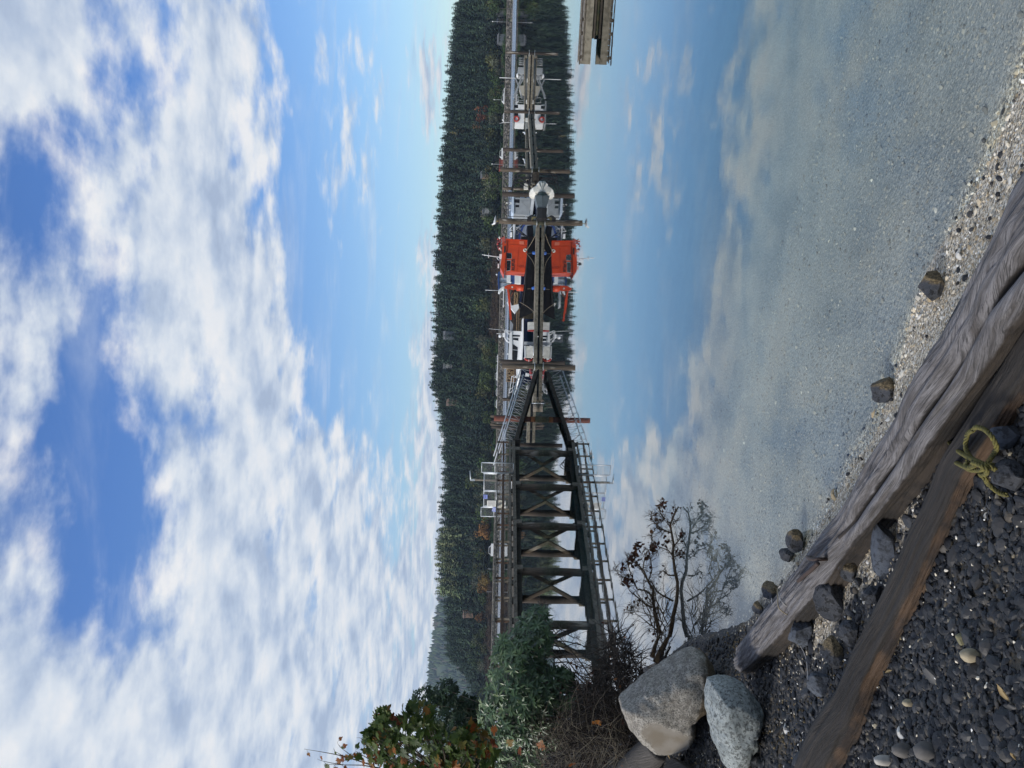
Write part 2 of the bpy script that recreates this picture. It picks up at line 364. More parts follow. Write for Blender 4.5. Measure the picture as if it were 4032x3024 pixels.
# ------------------------------------------------------------------ materials of built things
def wet_wood(name, dry, dry2, wet, z0=.25, z1=.75, barn=True):
    """weathered timber that turns dark with weed and barnacles towards the water"""
    m = bpy.data.materials.new(name); m.use_nodes = True; t = NT(m.node_tree); b = t.n['Principled BSDF']
    geo = t.new('ShaderNodeNewGeometry'); pos = geo.outputs['Position']
    v = t.vscale(pos, 7, 7, .8); c = t.mixc(t.mapr(t.noise(v, 1.5, 7, .65), .38, .62), dry, dry2)
    pale = t.mapr(t.noise(t.vscale(pos, 2.2, 2.2, .7), 1.0, 4), .58, .68); c = t.mixc(t.math('MULTIPLY', pale, .8), c, (.34, .31, .26))
    sp = t.new('ShaderNodeSeparateXYZ'); t.put(sp.inputs[0], pos)
    zz = t.math('ADD', sp.outputs[2], t.math('MULTIPLY', t.math('SUBTRACT', t.noise(pos, 3, 4), .5), .5))
    wetc = t.mixc(t.mapr(t.noise(pos, 18, 4, .7), .45, .62), wet, (.11, .095, .065)) if barn else wet
    c = t.mixc(t.mapr(zz, z0, z1), wetc, c)
    t.put(b.inputs['Base Color'], c); b.inputs['Roughness'].default_value = .85
    bn = t.new('ShaderNodeBump'); bn.inputs['Distance'].default_value = .02; bn.inputs['Strength'].default_value = .8
    t.put(bn.inputs['Height'], t.noise(v, 3, 6, .7)); t.l.new(bn.outputs[0], b.inputs['Normal']); return m
PILE = wet_wood('pile_timber', (.105, .080, .055), (.055, .043, .032), (.034, .040, .022))
PILED = wet_wood('dark_pile_timber', (.060, .045, .034), (.030, .024, .020), (.022, .018, .014), barn=False)
WOODG = mat('grey_timber', (.20, .175, .14), .85, (.105, .088, .066), 3, .006, 14, stretch=(3, 3, 3), contrast=(.35, .68))
WOODD = mat('dark_timber', (.040, .033, .026), .9, (.075, .062, .046), 4, .01)
WOODB = mat('brown_timber', (.115, .068, .042), .85, (.07, .045, .032), 5, .006)
WOODT = mat('tan_timber', (.36, .25, .135), .8, (.22, .15, .085), 6, .004)
FLOATW = mat('float_timber', (.24, .215, .165), .85, (.13, .115, .085), 5, .006, contrast=(.4, .65))
WEED = mat('weedy_timber', (.028, .034, .016), .8, (.075, .062, .030), 4, .02)
RUST = mat('rust_steel', (.150, .045, .026), .8, (.085, .030, .022), 4, .004)
RUSTO = mat('orange_rust', (.26, .105, .035), .85, (.16, .06, .028), 7, .006)
ALU = mat('aluminium', (.72, .74, .77), .40, metal=.15)
ALUD = mat('dull_aluminium', (.36, .38, .39), .5, (.27, .28, .28), 3, metal=.3)
GALV = mat('galvanised_steel', (.50, .53, .55), .45, metal=.55)
WHITE = mat('white_gelcoat', (.78, .79, .79), .3, (.70, .71, .70), 2)
CREAM = mat('white_canvas', (.70, .69, .63), .8, (.56, .55, .50), 4, .01)
NAVY = mat('navy_hull', (.012, .016, .042), .25)
BLACKH = mat('black_hull', (.004, .0045, .007), .4, (.008, .008, .011), 3, spec=.3)
BLACK = mat('black_rubber', (.012, .012, .013), .6)
GREYT = mat('grey_tarp', (.085, .105, .115), .55, (.11, .135, .145), 2, .01, 6)
GREYP = mat('grey_paint', (.36, .385, .40), .5, (.30, .32, .33), 2)
ORANGE = mat('orange_paint', (.58, .058, .009), .45, (.47, .045, .009), 1.6)
RED = mat('red_plastic', (.38, .042, .032), .5)
BLUEC = mat('blue_canvas', (.020, .060, .19), .75, (.015, .045, .15), 3)
BLUEF = mat('blue_fender', (.035, .13, .46), .45)
LBLUE = mat('lavender_sign_paint', (.20, .26, .62), .5)
GLASS = mat('dark_glass', (.012, .016, .022), .06, spec=.8)
SIGNW = mat('white_sign_face', (.62, .63, .60), .5)
SIGNY = mat('cream_sign_face', (.60, .58, .48), .5)
INK = mat('dark_ink', (.06, .05, .10), .6)
ROPE = mat('tan_rope', (.30, .25, .17), .9, (.2, .165, .11), 40)
YELLOW = mat('yellow_paint', (.65, .45, .06), .5)
CHAIN = mat('fence_wire', (.30, .32, .33), .5, metal=.4)
# ------------------------------------------------------------------ the trestle pier
c1 = Wp(2138, 1834); c5 = Wp(2185, 2518)
ax = (c1 - c5) / 4.0; ax.z = 0; step = ax.length; au = ax.normalized(); an = Vector((au.y, -au.x, 0))
def pp(t, n, z): v = c1 + au * t + an * n; return Vector((v.x, v.y, z))
NB = 9; HW = 1.02; PD = .42
T1 = .95; T0 = -step * NB
pier = thing('trestle_pier', 'weathered timber trestle pier on cross-braced piles running out from the left shore', 'pier', pp(0, 0, 0))
po = pier.location
for k in range(NB):
    t_ = -k * step
    for sgn, mm in ((1, PILE), (-1, PILED)):  # far row takes the darker timber: the deck's shade put into its colour
        lean = rnd.uniform(-.14, .14)
        b = MB(); b.tube([pp(t_ + lean, sgn * HW, -6.0), pp(t_, sgn * HW, .3), pp(t_, sgn * (HW - .03), 1.62)], [PD/2*1.06, PD/2*1.02, PD/2], 14, jit=.04); b.build('pile', mm, pier, po)
    j1, j2 = rnd.uniform(-.14, .10), rnd.uniform(-.12, .12); b = MB(); b.beam(pp(t_ + .12, HW + .1, 1.62 + j1), pp(t_ + .12, -HW, -1.55 + j2), .10, rnd.uniform(.19, .26), mi=0); b.build('brace', PILE, pier, po)
    b = MB(); b.beam(pp(t_ - .12, -HW - .1, 1.62 - j2), pp(t_ - .12, HW, -1.55 + j1), .10, rnd.uniform(.19, .26), mi=0); b.build('brace', PILE, pier, po)
    b = MB(); e_ = rnd.uniform(.26, .42); b.beam(pp(t_, HW + e_, 1.74), pp(t_, -HW - .3, 1.74), .32, .30); b.build('pile_cap', WOODG, pier, po)
b = MB()
for n_ in (HW + .05, .35, -.35, -HW): b.beam(pp(T1, n_, 1.945), pp(T0, n_, 1.945), .16, .11)
b.beam(pp(T1 - .02, HW - .12, 1.76), pp(T0, HW - .12, 1.76), .14, .24)
b.build('stringer', WOODD, pier, po)
b = MB(); DW = HW + .32; t_ = T1 - .08
while t_ > T0:
    wd = rnd.uniform(.17, .21); z_ = 2.035 + rnd.uniform(-.006, .006); o_ = rnd.uniform(-.05, .05)
    b.beam(pp(t_, DW + o_, z_), pp(t_, -DW + o_, z_), wd - .012, .06, mi=0); t_ -= wd
b.build('deck', WOODG, pier, po)
for sgn in (1, -1):
    n_ = sgn * (DW - .06)
    t_ = T1
    while t_ > T0:
        L = min(rnd.uniform(2.6, 3.4), t_ - T0); b = MB(); b.beam(pp(t_, n_, 2.0 if sgn > 0 else 2.0), pp(t_ - L + .02, n_, 2.0 + rnd.uniform(-.012, .012)), .13, .20); b.build('fascia_board', WOODG, pier, po)
        t_ -= L
    b = MB(); t_ = T1
    while t_ > T0 + .3: b.beam(pp(t_ - .1, n_, 2.13), pp(t_ - .42, n_, 2.13), .12, .12); t_ -= 1.3
    b.build('curb_block', WOODD, pier, po)
    t_ = T1
    while t_ > T0:
        L = min(rnd.uniform(3.0, 4.2), t_ - T0); b = MB(); b.beam(pp(t_, n_, 2.255), pp(t_ - L + .02, n_, 2.255 + rnd.uniform(-.012, .012)), .17, .12); b.build('curb_rail', WOODG, pier, po); t_ -= L
    t_ = T1 - .05; kk = 0
    while t_ > T0:
        b = MB(); b.beam(pp(t_, n_ - sgn * .07, 2.06), pp(t_ + rnd.uniform(-.02, .02), n_ - sgn * .07, 3.02), .10, .10, up=(1, 0, 0)); b.build('rail_post', WOODG if kk % 3 else WOODB, pier, po); t_ -= 1.42 if sgn > 0 else 1.5; kk += 1
    t_ = T1 - .02
    while t_ > T0:
        L = min(4.2, t_ - T0); b = MB(); b.beam(pp(t_, n_ - sgn * .07, 3.045), pp(t_ - L + .01, n_ - sgn * .07, 3.045 + rnd.uniform(-.02, .02)), .19, .055); b.build('top_rail', WOODG, pier, po)
        b = MB(); b.beam(pp(t_, n_ - sgn * .005, 2.66), pp(t_ - L + .01, n_ - sgn * .005, 2.66 + rnd.uniform(-.02, .02)), .035, .13); b.build('mid_rail', WOODB, pier, po); t_ -= L
b = MB()
for j in range(3):
    pts = [pp(-.6 - 1.5 * u - .2 * j, HW + .25, 1.75 - (.55 + .12 * j) * math.sin(math.pi * u)) for u in np.linspace(0, 1, 13)]; b.tube(pts, .022, 6)
b.build('hanging_hose', BLACK, pier, po)
b = MB(); b.beam(pp(T1 + .06, HW + .4, 1.80), pp(T1 + .06, -HW - .4, 1.80), .14, .5); b.build('end_fascia', WOODD, pier, po)
# chain-link gate across the pier
def tn_of(Y, n):
    """distance along the pier at which a point n to the side shows at picture row Y"""
    best = min(np.linspace(T0, T1, 1500), key=lambda t: abs((CY - Y) / F - pp(t, n, 2).x / pp(t, n, 2).y)); return float(best)
gt = tn_of(1862, DW + .05)
gate = thing('security_gate', 'galvanised chain-link gate with side wings standing across the timber pier', 'gate', pp(gt, 0, 2.065))
go = gate.location
def chain(b, a, u, v, sp=.095, r=.0022):
    """diamond wire between corner a and edge vectors u, v"""
    lu, lv = u.length, v.length; uu, vv = u / lu, v / lv; n = int((lu + lv) / sp)
    for i in range(1, n):
        for s_ in (1, -1):
            c = i * sp; p0 = (max(0, c - lv), min(c, lv)); p1 = (min(c, lu), max(0, c - lu))
            q0 = a + (uu * p0[0] if s_ > 0 else u - uu * p0[0]) + vv * p0[1]; q1 = a + (uu * p1[0] if s_ > 0 else u - uu * p1[0]) + vv * p1[1]
            if (q1 - q0).length > .01: b.beam(q0, q1, r * 2, r * 2)
def panel(nm, n0, n1, z0, z1, mids=()):
    b = MB(); r = .03
    for n_ in (n0, n1): b.tube([pp(gt, n_, z0), pp(gt, n_, z1)], r, 8)
    for z_ in (z0, z1) + tuple(mids): b.tube([pp(gt, n0, z_), pp(gt, n1, z_)], r * .85, 8)
    f_ = b.build(nm, GALV, gate, go)
    b = MB(); chain(b, pp(gt, n0, z0), pp(gt, n1, z0) - pp(gt, n0, z0), Vector((0, 0, z1 - z0))); w_ = b.build('wire_mesh', CHAIN, f_); w_.location = -(f_.location) * 0
    for vtx in w_.data.vertices: vtx.co -= go
wz1 = P(1897, 1840, pp(gt, DW, 0).y).z; wz0 = 2.07; gz1 = P(1907, 1870, pp(gt, DW, 0).y).z
panel('side_wing', DW + .04, DW + .78, wz0 - .02, wz1, (P(1949, 1840, pp(gt, DW, 0).y).z,))
panel('side_wing', -DW - .78, -DW - .04, wz0 - .02, wz1, (P(1949, 1840, pp(gt, DW, 0).y).z,))
panel('gate_leaf', -DW + .08, -.10, wz0 + .05, gz1, (wz0 + 1.0,))
panel('fixed_panel', -.02, DW - .06, wz0 + .05, gz1 + .0, ())
b = MB(); b.tube([pp(gt, DW, gz1), pp(gt, -DW, gz1)], .035, 8); b.tube([pp(gt, DW - .02, 2.07), pp(gt, DW - .02, gz1 + .06)], .045, 10); b.tube([pp(gt, -DW + .02, 2.07), pp(gt, -DW + .02, gz1 + .06)], .045, 10); b.build('post', GALV, gate, go)
def sign(nm, label, Xa, Xb, Ya, Yb, face, lines, tilt=0.0, off=.06):
    """a board hung on the gate: picture box Xa..Xb (down), Ya..Yb (leftwards)"""
    def nn(Y):
        return min(np.linspace(-2.5, 2.5, 1200), key=lambda n: abs((CY - Y) / F - pp(gt - off, n, 2).x / pp(gt - off, n, 2).y))
    n0, n1 = nn(Ya), nn(Yb); y_ = pp(gt, (n0 + n1) / 2, 0).y; z1 = P(Xa, (Ya + Yb) / 2, y_).z; z0 = P(Xb, (Ya + Yb) / 2, y_).z
    cpt = pp(gt - off, (n0 + n1) / 2, (z0 + z1) / 2)
    ang_ = math.atan2(-an.y, -an.x)
    o = thing(nm, label, 'sign', cpt, ang_ + 0.0); wd, hh = abs(n1 - n0), z1 - z0
    b = MB(); ca, sa = math.cos(tilt), math.sin(tilt)
    def rot(x, z): return (x * ca - z * sa, x * sa + z * ca)
    q = [rot(x, z) for x, z in ((-wd/2, -hh/2), (wd/2, -hh/2), (wd/2, hh/2), (-wd/2, hh/2))]
    b.prism(q, -.008, .008); b.build('board', face, o)
    return o, wd, hh, rot
def strips(o, rot, items, m, nm='lettering'):
    b = MB()
    for x0, x1, z0, z1 in items:
        q = [rot(x, z) for x, z in ((x0, z0), (x1, z0), (x1, z1), (x0, z1))]
        b.prism(q, .009, .012)
    f_ = b.build(nm, m, o)
    # lettering faces the shore side as well
    return f_
z1_ = zoom(1840, 1780, 5.53)
def sg_(nm, label, xa, xb, ya, yb, face, tilt=0.0):
    (Xa, Ya), (Xb, Yb) = z1_(xa, ya), z1_(xb, yb); return sign(nm, label, Xa, Xb, Ya, Yb, face, None, tilt)
def text_rows(wd, hh, n, fill=.8, seed=1):
    r_ = random.Random(seed); it = []
    for i in range(n):
        z_ = hh / 2 * .78 - i * hh * .8 / n; x_ = -wd / 2 * .85
        while x_ < wd / 2 * .8 * r_.uniform(.75, 1):
            L = r_.uniform(.06, .2) * wd; it.append((x_, min(x_ + L, wd / 2 * .88), z_ - hh * .26 / n, z_)); x_ += L + .03 * wd
    return it
for args, nrow, ink in ((('notice_sign', 'large white notice board full of small text, high on the pier gate', 430, 622, 1065, 1195, SIGNW), 11, INK),
      (('warning_sign', 'cream sign with two dark words, low on the pier gate under the rail', 680, 762, 1060, 1255, SIGNY), 2, INK),
      (('small_sign', 'narrow white sign under the cream sign on the pier gate', 790, 835, 1065, 1255, SIGNW), 1, INK),
      (('blue_sign', 'crooked lavender blue sign hanging at the left of the pier gate', 545, 632, 1210, 1305, LBLUE, .22), 2, SIGNW),
      (('blue_placard', 'dark blue placard at the top edge of the pier gate', 350, 438, 940, 1028, LBLUE), 2, INK)):
    o, wd, hh, rot = sg_(*args); it = text_rows(wd, hh, nrow, seed=nrow); strips(o, rot, it, ink)
# lamp on the pier
lp = P(1955, 1893, pp(gt + 2.2, -1.2, 0).y); lt = tn_of(1893, -1.25)
lb = pp(lt, -1.25, 2.07); lamp = thing('street_lamp', 'grey curved-arm lamp on a timber pole rising behind the pier gate', 'lamp', lb)
ztop = P(1853, 1886, lb.y).z
b = MB(); b.tube([lb, (lb.x + .02, lb.y, ztop - .25)], [.09, .07], 10); b.build('pole', WOODG, lamp, lb)
b = MB(); b.beam((lb.x, lb.y, ztop - .3), (lb.x, lb.y, ztop), .13, .13, up=(1, 0, 0)); b.tube([(lb.x - .05, lb.y, ztop - .02), (lb.x + .25, lb.y, ztop + .01), (lb.x + .62, lb.y, ztop + .05)], [.045, .05, .03], 8); b.build('lamp_head', GALV, lamp, lb)
# ------------------------------------------------------------------ piles standing in the water
def piling(Xt, Xw, Y, dia, m, label, lean=0.0, Yt=None, hoop=False, group=None, name='piling'):
    q = Wp(Xw, Y); d = q.y; ztop = P(Xt, Yt or Y, d).z; xt = P(Xt, Yt or Y, d).x
    # keep piles upright: the camera is rolled, not the pile
    dx_ = (xt - q.x) if Yt else lean
    o = thing(name, label, 'piling', (q.x, q.y, 0), group=group)
    b = MB(); n = 9; pts = [Vector((dx_ * (z_ / max(ztop, .1)) + rnd.uniform(-.012, .012), 0, z_)) for z_ in np.linspace(-6.0, ztop, n)]
    b.tube(pts, [dia / 2 * (1.05 - .08 * i / n) for i in range(n)], 14, jit=.035); b.build('post', m, o)
    if hoop:
        b = MB()
        for s_ in (-1, 1): b.tube([(s_ * (dia / 2 + .07), -.30, .30), (s_ * (dia / 2 + .07), .05 - .35, .34), (s_ * (dia / 2 + .07), .35, .34)], .025, 6)
        b.tube([(-(dia / 2 + .07), -.32, .32), (dia / 2 + .07, -.32, .32)], .025, 6); b.build('hoop', GALV, o)
    return o
zA = zoom(1650, 0, 2.765); zB = zoom(1650, 600, 2.765); zC = zoom(1650, 1200, 2.765)
def pl(zf, xt, xm, y, dia, m, label, **kw):
    Xt, Y = zf(xt, y); Xw, _ = zf(xm, y)
    if 'yt' in kw: kw['Yt'] = zf(xt, kw.pop('yt'))[1]
    return piling(Xt, Xw, Y, dia, m, label, **kw)
pl(zA, 945, 1229, 580, .36, PILED, 'dark timber piling at the far right end of the workboat float', hoop=True)
pl(zA, 930, 1229, 1222, .36, PILED, 'dark timber piling in front of the workboat wheelhouse', hoop=True)
pl(zA, 912, 1240, 1637, .38, PILED, 'dark timber piling left of the grey workboat beside the narrow floats', hoop=True)
pl(zB, 885, 1266, 198, .40, PILE, 'pale topped piling right of the black lifting frame', hoop=True)
pl(zB, 912, 1165, 400, .40, PILE, 'short far piling behind the white tarpaulin bundle')
pl(zB, 903, 1297, 465, .42, PILED, 'dark piling standing at the white tarpaulin bundle', hoop=True)
gp = pl(zB, 868, 1325, 762, .46, PILE, 'greenish round-topped piling with a white gull on it', hoop=True, yt=745)
pl(zC, 905, 1303, 672, .44, PILE, 'brown square-topped piling in front of the white cabin cruiser bow', hoop=True, yt=668)
pl(zC, 890, 1240, 627, .40, PILED, 'dark piling just behind the brown one at the white cruiser')
pl(zC, 905, 1130, 1035, .40, PILED, 'slim far piling seen through the gangway railings')
# old leaning dolphins behind the gangway
for i, (xt, y, yt, m_, lab) in enumerate(((778, 1218, 1213, PILE, 'bleached leaning old piling just behind the rust red steel pile'), (785, 1262, 1272, PILED, 'dark leaning old piling half hidden by the rust red steel pile'), (775, 1335, 1300, PILE, 'bleached old piling left of the rust red steel pile, leaning right'), (788, 1352, 1330, PILED, 'dark old piling leftmost of the leaning old cluster'))):
    pl(zC, xt, 1060 + 3 * i, y, .42, m_, lab, yt=yt, group='old leaning pilings behind the gangway')
# steel pile
q = Wp(2134, 1652); d_ = q.y; zt = P(zC(815, 1250)[0], zC(815, 1250)[1], d_).z
o = thing('steel_pile', 'rust red steel pipe pile in front of the gangway', 'piling', (q.x, q.y, 0))
MB().tube([(0, 0, zz_) for zz_ in (.78, .9, 1.4, 2.2, zt)], .19, 20).build('pipe', RUST, o)
MB().tube([(0, 0, zz_) for zz_ in (.48, .6, .78)], .20, 20).build('rust_band', RUSTO, o)
MB().tube([(0, 0, zz_) for zz_ in (-3.3, -.3, .1, .3, .48)], [.2, .2, .22, .215, .205], 20, jit=.06).build('growth', WEED, o)
pl(zC, 1098, 1330, 1530, .30, PILED, 'thin dark piling at the outer end of the pier')
# ------------------------------------------------------------------ floats
def pontoon(nm, label, p0, p1, wd, h=.30, rails=True, m=FLOATW, back=1, floaty=True):
    p0 = Vector(p0); p1 = Vector(p1); p0.z = p1.z = 0; u = (p1 - p0).normalized(); n = Vector((-u.y, u.x, 0)) * back
    o = thing(nm, label, 'floating dock', p0); L = (p1 - p0).length
    def q(t, s, z): v = p0 + u * t + n * s; return Vector((v.x, v.y, z))
    t_ = 0; j = 0
    while t_ < L - .05:
        l_ = min(rnd.uniform(3.2, 4.6), L - t_)
        for s_ in (.05, wd - .05): b = MB(); b.beam(q(t_, s_, h - .11), q(t_ + l_ - .03, s_, h - .11 + rnd.uniform(-.012, .012)), .11, .22); b.build('waler', m, o, p0)
        t_ += l_
    b = MB(); t_ = 0
    while t_ < L - .1: wdk = rnd.uniform(.16, .2); b.beam(q(t_ + wdk / 2, .1, h + .02), q(t_ + wdk / 2, wd - .1, h + .02 + rnd.uniform(-.004, .004)), wdk - .012, .04); t_ += wdk
    b.build('decking', m, o, p0)
    b = MB(); t_ = .3
    while t_ < L - 1: b.beam(q(t_, wd * .5, -.05), q(min(t_ + 2.2, L - .2), wd * .5, -.05), wd * .82, .26); t_ += 2.6
    b.build('flotation', BLACK, o, p0)
    b = MB(); t_ = .6
    while t_ < L: b.box((q(t_, .0, 0).x - .06, q(t_, .0, 0).y - .02, h - .02), (q(t_, 0, 0).x + .06, q(t_, 0, 0).y + .12, h + .10)); t_ += 2.9
    b.build('cleat', m, o, p0)
    return o, q
fA0 = Wp(2116.5, 1578); fA1 = Wp(2128.5, 884)
fA, qA = pontoon('float_dock', 'long grey timber float alongside the orange-cabined workboat, gangway foot at its left end', fA0, fA1, 1.9)
fB0 = Wp(2109.5, 724); fB1 = Wp(2092, 440)
pontoon('float_dock', 'narrow pale float between the black lifting frame and the grey workboat', fB0, fB1, 1.3)
fC0 = Wp(2087, 640); fC1 = Wp(2093, 212)
pontoon('float_dock', 'far right float in front of the grey aluminium workboat', Wp(2084.5, 446), fC1, 1.3)
pontoon('float_dock', 'second narrow float behind the pale one, left of the grey workboat', Wp(2084, 705), Wp(2078, 452), 1.0)
pontoon('float_dock', 'pale log float behind the gangway with bolted sides', Wp(2093, 1574), Wp(2088, 1752), 1.0, h=.34)
b = MB(); pb = Wp(2119, 1583); bl = thing('float_end_log', 'stubby dark timber bumper at the outer end of the long float', 'bumper', pb)
b.tube([(-.75, .1, .12), (-.1, .1, .14)], [.27, .25], 14, jit=.05); b.build('log', WOODG, bl); b = MB(); b.torus((-.1, .1, .15), .30, .03, 'x'); b.build('strap', GALV, bl)
# raised float at the right edge
e0 = Wp(2343, 254); e1 = e0 + Vector((5.2, -2.2, 0)); eu = (e1 - e0).normalized(); en = Vector((-eu.y, eu.x, 0))
fl = thing('raised_float', 'near timber float with thick side beams and dark underside, cut by the right edge', 'floating dock', e0)
def qe(t, s, z): v = e0 + eu * t + en * s; return Vector((v.x, v.y, z))
hB = P(2240 + 340 / 5.925, 254, e0.y).z; tb = hB - .02
for s_ in (0.06, 1.55): b = MB(); b.beam(qe(0, s_, tb - .10), qe(5.2, s_, tb - .10), .12, .24); b.build('side_beam', FLOATW, fl, e0)
b = MB(); t_ = .1
while t_ < 5.1: b.beam(qe(t_ + .09, .0, tb + .045), qe(t_ + .09, 1.62, tb + .045), .165, .045); t_ += .18
b.build('decking', WOODG, fl, e0)
b = MB(); b.beam(qe(.05, .02, tb + .085), qe(5.2, .02, tb + .085), .09, .03); b.beam(qe(.05, 1.6, tb + .085), qe(5.2, 1.6, tb + .085), .09, .03); b.build('edge_plank', WOODG, fl, e0)
for a_, c_ in ((-.02, 1.30), (1.18, 2.5), (2.45, 4.0)):
    b = MB(); b.beam(qe(a_, .06, tb + .165), qe(c_, .06, tb + .165), .07, .035)
    for tt in (a_ + .25, c_ - .3): b.beam(qe(tt, .06, tb + .10), qe(tt, .06, tb + .15), .09, .09, up=(1, 0, 0))
    b.build('bull_rail', WOODD, fl, e0)
b = MB(); b.beam(qe(.95, .75, .08), qe(2.35, .75, .08), 1.3, .26); b.beam(qe(3.1, .75, .08), qe(5.1, .75, .08), 1.3, .26); b.build('flotation', WEED, fl, e0)
b = MB()
for s_ in (.12, .8, 1.45): b.beam(qe(.85, s_, tb - .27), qe(5.1, s_, tb - .27), .14, .12)
b.build('bearer', WOODD, fl, e0)
# ------------------------------------------------------------------ gangway
g0 = P(2030, 1752, pp(T1, 0, 0).y + .1); g1 = Wp(2108, 1484, .42); gw = thing('gangway', 'long aluminium gangway with railings sloping from the pier down to the float', 'gangway', g0)
gd = g1 - g0; gn = gd.cross(Vector((0, 0, 1))).normalized(); gl_ = gd.length; gu = gd.normalized(); gup = gn.cross(gu).normalized()
if gup.z < 0: gup = -gup
def qg(t, s, h): return g0 + gu * t + gn * s + gup * h
for s_ in (-.55, .55):
    b = MB(); b.beam(qg(-.2, s_, 0), qg(gl_, s_, 0), .10, .26); b.build('side_beam', WOODD, gw, g0)
    b = MB()
    for h_ in (1.12,): b.tube([qg(-1.6, s_, h_ + .0), qg(gl_ * .985, s_, h_)], .038, 8)
    if s_ > 0: b.tube([qg(-1.4, s_, .82), qg(gl_ * .93, s_, .82)], .034, 8)
    b.build('handrail', ALU, gw, g0)
    b = MB(); n_ = 11
    for i in range(n_ + 1):
        t_ = gl_ * i / n_; b.tube([qg(t_, s_, .1), qg(t_, s_, 1.12)], .016, 6)
        if i < n_: b.tube([qg(t_, s_, .1), qg(t_ + gl_ / n_, s_, 1.05)], .014, 6)
    b.build('railing_truss', ALUD, gw, g0)
b = MB(); b.beam(qg(-.1, 0, .13), qg(gl_, 0, .13), 1.0, .05); b.build('walkway', ALUD, gw, g0)
b = MB(); b.tube([qg(gl_ - .02, -.6, -.12), qg(gl_ - .02, .6, -.12)], .12, 12); b.build('roller', BLACK, gw, g0)
# ------------------------------------------------------------------ boats
class Boat:
    """a boat whose local x runs to picture right, y away, z up; lp() reads a crop of the photograph as local metres"""
    def __init__(s, name, label, cat, zf, Xw, Yc, d, rz=0.0):
        s.q = P(Xw, Yc, d); s.q.z = 0; s.s = d / F; s.Xw = Xw; s.Yc = Yc; s.zf = zf; s.root = thing(name, label, cat, s.q, rz)
    def lp(s, x, y):
        X, Y = s.zf(x, y); u = s.Yc - Y; return (u * s.s + (X - s.Xw) * -ROLL * 0, (s.Xw + ROLL * u - X) * s.s)
    def part(s, b, nm, m, par=None): return b.build(nm, m, par or s.root)
    def poly(s, pts): return [s.lp(x, y) for x, y in pts]
def hull(b, x0, x1, beam, sheer, zb=-.35, bow=-1, mi=0, cap=1, rake=.5, flare=.86, deck=-.03, n=15):
    """lofted hull between x0 and x1 (bow at x0 when bow < 0); sheer(t) deck edge height with t = 0 at the stern"""
    rows = []
    for i in range(n):
        t = i / (n - 1); tt = max(0, (t - .45) / .55); w_ = beam / 2 * (1 - tt ** 2.1) * (.9 + .1 * min(1, t * 4)) + .015
        z1 = sheer(t); L = x1 - x0
        def xx(fr): return (x1 - (L - rake * (1 - fr)) * t) if bow < 0 else (x0 + (L - rake * (1 - fr)) * t)
        prof = [(1.0, w_, z1), (.65, w_ * .97, z1 * .55), (.3, w_ * flare, .05), (.05, w_ * .45, zb * .8), (0, .01, zb)]
        rows.append([(xx(f), -a, z) for f, a, z in prof] + [(xx(f), a, z) for f, a, z in prof[::-1]])
    k = len(rows[0]); vs = [v for r in rows for v in r]; fs = []
    for i in range(n - 1):
        for j in range(k - 1): fs.append((i * k + j, i * k + j + 1, (i + 1) * k + j + 1, (i + 1) * k + j))
    fs.append(tuple(range(k)));
    b.add(vs, fs, mi, True)
    if cap is not None:
        dv = []; df = []
        for r in rows: dv += [(r[0][0], r[0][1], r[0][2] + deck), (r[-1][0], r[-1][1], r[-1][2] + deck)]
        for i in range(n - 1): df.append((2 * i, 2 * i + 2, 2 * i + 3, 2 * i + 1))
        b.add(dv, df, cap)
    return rows
def lin(*pts):
    xs = [a for a, _ in pts]; ys = [c for _, c in pts]; return lambda t: float(np.interp(t, xs, ys))
def txt(body, size, m, parent, loc, rot, ext=.006, nm='lettering'):
    cu = bpy.data.curves.new(nm, 'FONT'); cu.body = body; cu.size = size; cu.extrude = ext; cu.align_x = 'CENTER'; cu.align_y = 'CENTER'; cu.offset = size * .03
    tmp = bpy.data.objects.new(nm, cu); C.objects.link(tmp); dg = bpy.context.evaluated_depsgraph_get(); me = bpy.data.meshes.new_from_object(tmp.evaluated_get(dg)); bpy.data.objects.remove(tmp)
    me.materials.clear(); me.materials.append(m); o = bpy.data.objects.new(nm, me); C.objects.link(o); o.parent = parent; o.location = loc; o.rotation_euler = rot; return o
# --- orange-cabined workboat
z2 = zoom(1880, 920, 4.482); dA = qA(6.5, 1.9, 0).y
W1 = Boat('workboat', 'black-hulled workboat with a big orange cabin and an orange crane, moored at the long float', 'boat', z2, 2118.5, 1100, dA + 1.35)
lp = W1.lp; xb, zb_ = lp(735, 1510); xs, zs = lp(890, 95)
b = MB(); hull(b, xb, xs, 2.4, lin((0, lp(888, 100)[1]), (.3, lp(868, 400)[1]), (.62, lp(815, 900)[1]), (1, zb_)), bow=-1, rake=.9); W1.part(b, 'hull', [BLACKH, GREYP])
b = MB()
for sd_ in (-1,): b.tube([(x_, sd_ * 1.2 - .02, z_) for x_, z_ in (lp(895, 110), lp(878, 400), lp(858, 700))] + [(lp(835, 1000)[0], -1.19, lp(835, 1000)[1]), (lp(800, 1300)[0], -.82, lp(800, 1300)[1])], .035, 8)
W1.part(b, 'rub_rail', BLACK)
cab = [(505, 150), (872, 165), (866, 400), (832, 726), (588, 712), (478, 722), (490, 600), (500, 400), (505, 260)]
b = MB(); b.prism(W1.poly(cab), -1.06, 1.06); cabin = W1.part(b, 'cabin', ORANGE)
b = MB(); yv = -1.06
for x0, x1, y0, y1 in ((505, 870, 146, 170),): pass
b.prism(W1.poly([(500, 146), (872, 160), (874, 178), (500, 164)]), yv - .05, yv + .3)
b.prism(W1.poly([(560, 248), (860, 262), (860, 270), (560, 256)]), yv - .03, yv); b.prism(W1.poly([(715, 290), (722, 300), (690, 712), (682, 712)]), yv - .03, yv + .01)
b.prism(W1.poly([(500, 150), (515, 150), (512, 700), (480, 722)]), yv - .03, yv + .0)
